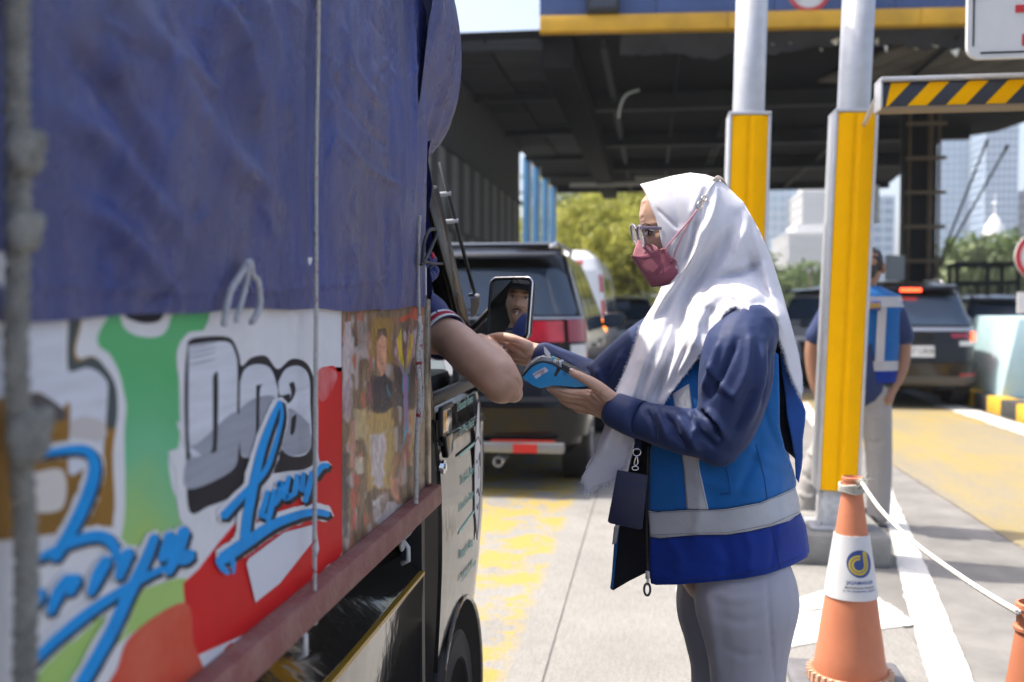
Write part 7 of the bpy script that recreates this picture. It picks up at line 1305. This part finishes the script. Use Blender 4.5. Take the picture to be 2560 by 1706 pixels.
o_ = pY(1350, 934, yt - 0.0016); ax_ = pY(1362, 926, yt) - pY(1340, 938, yt); text_mesh('lettering', 'CAWANG', 0.0070, mat('pen_ink', (0.03, 0.03, 0.06), 0.6), frame(pY(1347, 932, yt - 0.0013), ax_, (0, 0, 1)), st_, shear=0.3, extrude=0.0001, sx=0.75); text_mesh('lettering', '05', 0.0085, mat('pen_ink', (0.03, 0.03, 0.06)), frame(pY(1356, 935, yt - 0.0013), ax_, (0, 0, 1)), st_, shear=0.3, extrude=0.0001)
rc = empty('paper_slip', pY(1367, 885, yt + .02), 'white paper slip standing out of the terminal printer', 'receipt'); G().prism([pY(x, y, yt + 0.015) for x, y in ((1359, 867), (1363, 868), (1376, 884), (1376, 899), (1361, 882))], (0, 0.0006, 0.0)).build('paper', M_white, rc)

# ------------------------------------------------------------------ DRIVER
drv = empty('person', (-0.80, 2.42, 0.6), 'truck driver in navy polo and cap reaching his bare arm out of the window', 'person')
DP = turned(hp, (0.42, 0.40, 0), R(3), 0.98)
g = G(); hv, hf = head_geo(DP, 1.06); g.add(hv, hf)
blob_geo(g, [[(DP(-15, 0, -20), 0.058), ((-0.79, 2.37, 1.27), 0.062)], [((-0.84, 2.38, 1.20), 0.13), ((-0.86, 2.38, 0.9), 0.15)], [((-0.66, 2.43, 1.272), 0.056), J(1106, 839, 2.42, 49), J(1180, 893, 2.335, 50), J(1246, 946, 2.265, 50)], [J(1254, 958, 2.262, 48), J(1268, 968, 2.262, 37), J(1284, 984, 2.258, 22)],
    [J(1262, 962, 2.27, 42), J(1246, 925, 2.34, 42), J(1226, 888, 2.41, 34), J(1214, 868, 2.455, 25)], [J(1214, 868, 2.455, 24), J(1206, 858, 2.475, 22), J(1200, 852, 2.49, 19)],
    [J(1196, 848, 2.476, 12), J(1222, 851, 2.462, 10.5), J(1240, 864, 2.468, 9.5), J(1250, 874, 2.478, 8.5)], [J(1206, 860, 2.47, 11), J(1232, 868, 2.458, 9.5), J(1246, 880, 2.463, 8.8)], [J(1212, 878, 2.465, 12), J(1236, 886, 2.46, 10), J(1256, 882, 2.464, 9), J(1262, 880, 2.466, 8.2)], [J(1208, 872, 2.47, 11), J(1226, 880, 2.46, 10), J(1238, 890, 2.468, 9)]])
db = g.build('body', M_skin2, drv); finish(db, remesh=0.0028, sm=10); displace_px(db, [([(1276, 990), (1290, 1000), (1300, 1008)], 2, -1.6), ([(1266, 1000), (1280, 1010), (1290, 1016)], 2, -1.2), ([(1290, 945), (1300, 965), (1302, 985)], 2.5, -1.6), ([(1150, 905), (1200, 950), (1240, 985)], 14, 2.0), ([(1290, 935), (1304, 955), (1310, 980)], 6, 2.5), ([(1288, 1000), (1300, 985), (1306, 965)], 5, -1.6), ([(1262, 930), (1285, 950), (1296, 965)], 8, -1.5)])
nail(drv, J(1250, 882, 2.464, 0)[0], J(1261, 880, 2.466, 0)[0], 0.0086, (0.2, -0.7, 0.5))
M_polo = cloth_mat('navy_pique', (0.016, 0.028, 0.125), 0.8, 900, 0.15, 0.1, 0.2, 14, 0.2); M_strw = mat('stripe_white', (0.68, 0.68, 0.70), 0.8); M_strr = mat('stripe_red', (0.42, 0.012, 0.035), 0.8)
g = G(); blob_geo(g, [[((-0.84, 2.38, 1.18), 0.15), ((-0.86, 2.38, 0.9), 0.17)], [((-0.69, 2.42, 1.262), 0.07), ((-0.96, 2.38, 1.26), 0.08)]], 16); pb_ = g.build('polo_shirt', M_polo, drv); finish(pb_, remesh=0.008, sm=3)
A0, A1 = pY(1106, 839, 2.42), pY(1180, 893, 2.335); dv = (A1 - A0).normalized(); S0 = A0 - dv * 0.105
g = G(); g.tube([S0 - dv * .01, S0 + dv * 0.02, A0 - dv * 0.06, A0 - dv * 0.012, A0 + dv * 0.014], [0.075, 0.074, 0.066, 0.0605, 0.0590], 40, cap=False); slv = g.build('sleeve', M_polo, drv, smooth=True); finish(slv, solid=0.0025); displace_px(slv, [([(1070, 740), (1090, 770), (1095, 800)], 7, 4), ([(1072, 770), (1080, 800)], 6, -4)])
for o0, o1, m_ in ((-0.016, -0.0085, M_strw), (-0.0075, 0.0055, M_strr), (0.0065, 0.0155, M_strw)):
    g = G(); rad = lambda t: np.interp(t, [-0.06, -0.012, 0.014, 0.03], [0.066, 0.0605, 0.0590, 0.058]) + 0.0030
    g.tube([A0 + dv * o0, A0 + dv * o1], [rad(o0), rad(o1)], 40, cap=False); c_ = g.build('cuff_stripe', m_, slv, smooth=True); finish(c_, solid=0.0012)
g = G(); g.lathe([(0.066, 0.0), (0.07, 0.012), (0.069, 0.03), (0.062, 0.032), (0.060, 0.0)], DP(-18, 0, -52), 28); g.build('collar', M_polo, drv, smooth=True); g = G(); g.lathe([(0.0705, 0.012), (0.0712, 0.015), (0.0705, 0.019)], DP(-18, 0, -52), 28); g.build('collar_stripe', M_strw, drv, smooth=True)
for s in (-1, 1):
    G().ball(DP(75, s * 33, 113), 0.0118, 14).build('eyeball', M_eyew, drv, smooth=True); G().ball(DP(84, s * 34, 112), 0.0050, 10).build('iris', M_iris, drv, smooth=True)
    g = G(); g.tube([DP(f_, s * w_, h_) for f_, w_, h_ in ((88, 20, 116), (88.5, 30, 119), (84, 40, 118.5), (77, 48, 114))], [0.001, 0.002, 0.002, 0.001], 6); g.build('upper_lid', mat('lid_line', (0.16, 0.07, 0.05)), drv, smooth=True)
    g = G(); g.tube([DP(f_, s * w_, h_) for f_, w_, h_ in ((97, 13, 129), (95, 26, 133), (88, 40, 134), (79, 50, 129))], [0.002, 0.0035, 0.003, 0.001], 8, squash=0.6); g.build('eyebrow', M_hair, drv, smooth=True)
    G().ball(DP(-6, s * 78, 105), (0.012, 0.012, 0.028), 12).build('ear', M_skin2, drv, smooth=True)
g = G(); g.tube([DP(f_, w_, h_) for f_, w_, h_ in ((84, -30, 50), (93, -16, 58), (97, 0, 60.5), (93, 16, 58), (84, 30, 50))], [0.001, 0.0026, 0.0030, 0.0026, 0.001], 8, squash=0.8); g.build('moustache', M_hair, drv, smooth=True)
g = G(); g.tube([DP(f_, w_, h_) for f_, w_, h_ in ((82, -26, 46), (92, -10, 47.5), (94.5, 0, 47), (92, 10, 47.5), (82, 26, 46))], [0.0015, 0.004, 0.0045, 0.004, 0.0015], 8); g.build('lips', M_lip, drv, smooth=True)
M_cap = mat('black_cap_cloth', (0.012, 0.012, 0.014), 0.85); kc = empty('cap', DP(0, 0, 215), 'black cap with pale lettering on the head of the truck driver', 'cap'); g = G()
v = []; n = 24
for i in range(9):
    e = i / 8 * math.pi / 2
    for j in range(n): a = 2 * math.pi * j / n; v.append(DP(-6 + 106 * math.cos(e) * math.cos(a), 84 * math.cos(e) * math.sin(a), 146 + 94 * math.sin(e)))
g.add(v, [(i * n + j, i * n + (j + 1) % n, (i + 1) * n + (j + 1) % n, (i + 1) * n + j) for i in range(8) for j in range(n)]); g.build('crown', M_cap, kc, smooth=True)
v = []
for i in range(5):
    for j in range(13): a = R(-62 + 124 * j / 12); k = i / 4; v.append(DP(-6 + (100 + 62 * k * math.cos(a) ** 0.7) * math.cos(a), (82 + 4 * k) * math.sin(a), 150 - 12 * k + 8 * (1 - k) * 0 - 8 * math.sin(a) ** 2 * k))
o_ = mesh_obj('peak', v, [(i * 13 + j, i * 13 + j + 1, (i + 1) * 13 + j + 1, (i + 1) * 13 + j) for i in range(4) for j in range(12)], M_cap, kc, True); finish(o_, solid=0.003)
bx_, by_ = DP(98, -35, 178), DP(98, 35, 178); ctr = DP(101.5, 0, 178); text_mesh('lettering', 'OUTDOOR', 0.022, mat('cap_print', (0.5, 0.5, 0.48), 0.7), frame(ctr, DP(98, 35, 178) - DP(98, -35, 178), DP(90, 0, 200) - DP(98, 0, 170)), kc, extrude=0.0012, sx=0.75)
cgo = empty('cigarette', DP(98, 2, 46), 'lit white cigarette between the lips of the truck driver', 'cigarette'); g = G(); g.tube([DP(92, 4, 47), DP(140, 10, 30)], 0.0038, 10); g.build('paper_tube', M_white, cgo, smooth=True)
cd_ = empty('toll_card', pY(1240, 858, 2.47), 'white card passed between the hands of the driver and the woman', 'card'); G().prism([pY(x, y, 2.475) for x, y in ((1222, 858), (1250, 866), (1258, 869), (1238, 872), (1220, 866))], (0, 0.03, 0.004)).build('card', M_white, cd_)
bc = empty('cloth_bundle', pX(1080, 660, XS + .01), 'crumpled blue cloth tucked by the truck window behind the black cord', 'cloth'); g = G(); rr = random.Random(5)
for k in range(9): g.ball(pX(1066 + rr.uniform(0, 26), 640 + rr.uniform(0, 56), XS + 0.0) + Vector((-0.01, rr.uniform(-.01, .03), 0)), rr.uniform(0.012, 0.021), 10)
o_ = g.build('cloth', M_polo, bc); finish(o_, remesh=0.003, sm=3); displace_px(o_, [([(1066, 640), (1080, 660), (1094, 670)], 4, 4), ([(1070, 680), (1084, 672), (1096, 684)], 4, -4)]); G().ball(pX(1082, 640, XS + 0.018), (0.004, 0.012, 0.008), 10).build('red_patch', M_strr, bc, smooth=True)

# ------------------------------------------------------------------ OFFICER in the background
YO = 6.25; off = empty('person', (1.33, YO, 0), 'man in blue reflective vest seen from behind beyond the yellow posts', 'person'); O = lambda x, y, r, dy=0.0: (pY(x + 14, y, YO + dy), r)
OP = turned(pY(2174, 668, YO + .02), (0.45, 1, 0), R(8), 1.0)
g = G(); hv, hf = head_geo(OP); g.add(hv, hf)
blob_geo(g, [[O(2158, 730, .055), O(2150, 780, .07)], [O(2148, 810, .12), O(2142, 900, .13), O(2135, 960, .13)], [O(2052, 790, .055), O(2016, 865, .042), O(2020, 945, .036, -.02), O(2036, 990, .03, -.04)], [O(2228, 790, .055), O(2246, 860, .042), O(2240, 925, .036, -.02), O(2212, 980, .03, -.06)], [O(2036, 990, .03, -.04), O(2046, 1015, .036, -.05)], [O(2212, 980, .03, -.06), O(2204, 1000, .035, -.07)],
    [O(2110, 980, .09), O(2052, 1120, .06, .1), O(2000, 1275, .045, .1)], [O(2165, 980, .09), O(2180, 1120, .06), O(2180, 1290, .045)]])
o_ = g.build('body', M_skin3, off); finish(o_, remesh=0.007, sm=3)
g = G(); blob_geo(g, [[OPt(-20, 0, 160) if False else (OP(-15, 0, 150), 0.082), (OP(-25, 0, 120), 0.085), (OP(-52, 0, 80), 0.058)]], 14); o_ = g.build('hair', M_hair, off); finish(o_, remesh=0.006, sm=2)
for s in (-1, 1): G().ball(OP(-8, s * 80, 100), (0.014, 0.016, 0.034), 10).build('ear', M_skin3, off, smooth=True)
g = G(); blob_geo(g, [[O(2062, 785, .075), O(2026, 842, .066)], [O(2224, 785, .07), O(2244, 842, .064)], [O(2150, 790, .12), O(2140, 960, .15)]], 14); o_ = g.build('shirt', M_shirt, off); finish(o_, remesh=0.008, sm=3)
def torso_ring(y, half, dep, cx): c = pY(cx + 14, y, YO); return [Vector((c.x + half * math.cos(a) * (abs(math.cos(a)) ** -0.25 if abs(math.cos(a)) > .02 else 0), YO + dep * math.sin(a), c.z)) for a in np.linspace(0, 2 * math.pi, 33)[:-1]]
def tube_rings(name, rows, m, par):
    v = []; f = []
    for r in rows: v += torso_ring(*r)
    for i in range(len(rows) - 1):
        for j in range(32): f.append((i * 32 + j, i * 32 + (j + 1) % 32, (i + 1) * 32 + (j + 1) % 32, (i + 1) * 32 + j))
    return mesh_obj(name, v, f, m, par, True)
ov_ = tube_rings('vest', [(716, .07, .07, 2156), (728, .13, .10, 2154), (738, .195, .112, 2152), (760, .215, .125, 2150), (850, .21, .13, 2145), (925, .205, .132, 2141)], M_vest, off); tube_rings('vest_hem', [(925, .206, .133, 2141), (953, .208, .135, 2139)], M_vestd, ov_)
tube_rings('reflective_band', [(900, .2095, .1345, 2142), (924, .2095, .136, 2141)], M_refl, ov_); tube_rings('reflective_band', [(742, .199, .120, 2152), (768, .2185, .1285, 2150)], M_refl, ov_)
for x0 in (2206, 2100):
    G().prism([pY(x0 - 9, 765, YO - .150), pY(x0 + 11, 765, YO - .150), pY(x0 + 4, 905, YO - .155), pY(x0 - 16, 905, YO - .155)], (0, 0.05, 0)).build('reflective_strap', M_refl, ov_)
eb = G().box(pY(2180, 765, YO - 0.150), (0.10, 0.03, 0.055)).build('back_emblem', mat('emblem_blue', (0.03, 0.05, 0.25), 0.6), ov_, bevel=0.008); text_mesh('lettering', 'DERR', 0.042, mat('emblem_gold', (0.55, 0.35, 0.05), 0.6), frame(pY(2182, 765, YO - 0.168), (1, 0, 0), (0, 0, 1)), eb, bold=0.0015, sx=0.9)
M_trol = cloth_mat('pale_grey_trouser', (0.33, 0.32, 0.31), 0.8, 900, 0.05)
g = G(); blob_geo(g, [[O(2112, 965, .11), O(2060, 1090, .085, .08), O(2020, 1180, .078, .10), O(1998, 1270, .070, .1)], [O(2168, 965, .11), O(2180, 1090, .085), O(2184, 1180, .075), O(2182, 1285, .068)]], 14); o_ = g.build('trousers', M_trol, off); finish(o_, remesh=0.009, sm=3); displace_px(o_, [([(2150, 1020), (2185, 1040), (2215, 1030)], 6, 12), ([(2155, 1090), (2185, 1110), (2210, 1100)], 7, -10), ([(2010, 1120), (2035, 1140), (2060, 1130)], 6, 14), ([(2000, 1180), (2025, 1200), (2050, 1190)], 6, -12), ([(1995, 1230), (2020, 1245), (2040, 1235)], 6, 12)])
for x, y, dy in ((2010, 1288, .1), (2180, 1302, 0)): c = pY(x, y, YO + dy); G().ball((c.x, c.y + 0.06, 0.045), (0.048, 0.13, 0.05), 12).build('shoe', M_plast, off, smooth=True)
g = G(); g.lathe([(0.034, -0.012), (0.038, 0.0), (0.034, 0.012)], pY(2216, 962, YO - .06), 16); g.build('wrist_watch', M_plast, off, smooth=True)
# ================================================================== CONES, ROPE
M_cone = mat('faded_orange', (0.52, 0.18, 0.09), 0.6, var=0.14, vscale=5, col2=None); M_collar = mat('collar_white', (0.58, 0.59, 0.60), 0.45, var=0.05, vscale=20); M_cbase = mat('cone_base', (0.13, 0.13, 0.14), 0.8, var=0.3, vscale=10)
def cone(x, y, label, logo, lean=0.0):
    o = empty('traffic_cone', (0, 0, 0), label, 'traffic cone', 'cones along the lane edge')
    G().box((0, 0, 0.025), (0.40, 0.40, 0.045)).build('base', M_cbase, o, local=True, bevel=0.02, seg=3)
    g = G(); rp = lambda z: 0.0855 - (z - 0.346) * 0.143
    prof = [(0.143, 0.046), (0.143, 0.06), (0.132, 0.075), (0.122, 0.08)] + [(rp(z), z) for z in np.linspace(0.085, 0.70, 12)] + [(0.0395, 0.702), (0.0395, 0.708), (0.034, 0.712), (0.033, 0.742), (0.036, 0.745), (0.036, 0.755), (0.030, 0.757), (0.027, 0.74)]
    g.lathe(prof, (0, 0, 0), 48); b = g.build('cone_body', M_cone, o, smooth=True, local=True, angle=35)
    for k in range(34): a = 2 * math.pi * k / 34; G().box((0.138 * math.cos(a), 0.138 * math.sin(a), 0.066), (0.016, 0.012, 0.03), a).build('base_rib', mat('pale_rib', (0.55, 0.38, 0.26), 0.7), b, local=True)
    z0, z1 = 0.346, 0.560
    g = G(); g.lathe([(rp(z0) + 0.001, z0), (rp(z0) + 0.0045, z0), (rp(z0 + .09) + 0.005, z0 + 0.09), (rp(z1) + 0.0045, z1), (rp(z1) + 0.001, z1)], (0, 0, 0), 48); c = g.build('reflective_collar', M_collar, o, smooth=True, local=True, angle=35)
    if logo:
        def wrap(name, me_pts, faces, m):            # flat print wrapped round the collar: s along the arc, z up, facing the given side
            v = []
            for s, z, h in me_pts:
                r = rp(z) + 0.0052 + h; a = logo + s / r; v.append((r * math.cos(a), r * math.sin(a), z))
            return mesh_obj(name, v, faces, m, c, False, None, True)
        zc = 0.470; rr_ = 0.046; M_lb = mat('logo_blue', (0.02, 0.055, 0.22), 0.5); M_ly = mat('logo_yellow', (0.52, 0.40, 0.03), 0.5)
        n = 40; K = 8; pts = [(rr_ * (k + 1) / K * math.cos(2 * math.pi * i / n), zc + rr_ * (k + 1) / K * math.sin(2 * math.pi * i / n), 0) for k in range(K) for i in range(n)]; wrap('emblem_disc', pts, [tuple(range(n))] + [(k * n + i, k * n + (i + 1) % n, (k + 1) * n + (i + 1) % n, (k + 1) * n + i) for k in range(K - 1) for i in range(n)], M_lb)
        def track(line, w, h):
            L_ = spline(line, 6); T = np.gradient(L_, axis=0); T /= np.linalg.norm(T, axis=1)[:, None]; N_ = np.c_[-T[:, 1], T[:, 0]]; k = len(L_); pp = [(x, y, h) for x, y in L_ + N_ * w / 2] + [(x, y, h) for x, y in L_ - N_ * w / 2]
            wrap('emblem_track', pp, [(i, i + 1, i + 1 + k, i + k) for i in range(k - 1)], M_ly)
        for rad in (0.0315, 0.0215): track([(0.020 if rad > .03 else 0.0135, zc + 0.041)] + [(0.024 if rad > .03 else 0.0145, zc + 0.018)] + [(-0.005 + rad * math.cos(a), zc - 0.004 + rad * 0.95 * math.sin(a)) for a in np.linspace(0.1, -4.9, 16)], 0.0068, 0.0006)
        def words(txt, size, z, m, bold, sx=1.0):
            cu = bpy.data.curves.new('t', 'FONT'); cu.body = txt; cu.size = size; cu.align_x = 'CENTER'; cu.align_y = 'CENTER'; cu.offset = bold; cu.resolution_u = 2; t = bpy.data.objects.new('t', cu); COL.objects.link(t); dg = bpy.context.evaluated_depsgraph_get(); me = bpy.data.meshes.new_from_object(t.evaluated_get(dg), depsgraph=dg)
            wrap('lettering', [(v.co.x * sx, z + v.co.y, 0.0) for v in me.vertices], [tuple(p.vertices) for p in me.polygons], m); bpy.data.objects.remove(t); bpy.data.curves.remove(cu); bpy.data.meshes.remove(me)
        words('JASAMARGA', 0.0165, 0.407, M_lb, 0.0004, 1.08); words('METROPOLITAN TOLLROAD', 0.0082, 0.390, M_blk, 0.0002, 1.05); words('JL. TOL DALAM KOTA - JAKARTA', 0.0082, 0.379, M_lb, 0.0002, 1.0)
    o.location = (x, y, 0); o.rotation_euler = (lean, 0, 0); return o
YCN = 3.55; c1 = pY(2128, 1400, YCN); cone(c1.x, YCN, 'faded orange traffic cone with a white logo collar', math.atan2(-c1.y, -c1.x) + 0.42)
Y2 = 2.10; c2 = pY(2572, 1510, Y2); cone(c2.x + 0.012, Y2, 'orange traffic cone cut off by the lower right corner', None)
kn = pY(2154, 1206, YCN - 0.045); e2 = pY(2545, 1530, Y2 - 0.03); mid = pY(2330, 1392, 2.66)
rp_ = empty('rope', (1.0, 3.0, 0), 'white rope sagging between the two orange cones', 'rope'); g = G(); line = [kn, pY(2205, 1278, 3.10), pY(2290, 1360, 2.80), pY(2400, 1440, 2.47), pY(2480, 1492, 2.27), e2]; strands(g, line, 0.0066, 0.016, 3, 6); g.build('strand', mat('white_rope', (0.62, 0.61, 0.56), 0.85, var=0.15, vscale=80), rp_, smooth=True)
g = G(); rk = random.Random(9)
for k in range(4): g.tube([Vector((c1.x, YCN, 0.728 - k * 0.007)) + Vector((0.042 * math.cos(a), 0.042 * math.sin(a), 0.003 * math.sin(3 * a + k))) for a in np.linspace(0, 6.283, 22)], 0.005, 6, cap=False)
for k in range(10): a = kn + Vector((rk.gauss(0, .006), rk.gauss(0, .006), rk.gauss(0, .006))); g.tube([a, a + Vector((rk.gauss(0, .014), rk.gauss(-.006, .01), rk.gauss(0.006, .012))), a + Vector((rk.gauss(0, .016), rk.gauss(-.006, .01), rk.gauss(0.008, .012)))], [0.003, 0.0024, 0.001], 5)
g.ball(kn, 0.013, 10); tag(g.build('knot', mat('dirty_rope', (0.42, 0.41, 0.36), 0.9, var=0.3, vscale=120), rp_, smooth=True), kind='stuff')
# ================================================================== AIR
hz_m = bpy.data.materials.new('city_haze'); hz_m.use_nodes = True; nt = hz_m.node_tree; nt.nodes.remove(nt.nodes['Principled BSDF']); pv = nt.nodes.new('ShaderNodeVolumePrincipled'); pv.inputs['Color'].default_value = (0.86, 0.92, 1.0, 1); pv.inputs['Density'].default_value = 0.00045; pv.inputs['Anisotropy'].default_value = 0.2
nt.links.new(pv.outputs[0], nt.nodes['Material Output'].inputs['Volume'])
hzo = G().box((0, 420, 39), (1810, 970, 82)).build('haze', hz_m); tag(hzo, 'pale city haze over the far towers', kind='stuff')
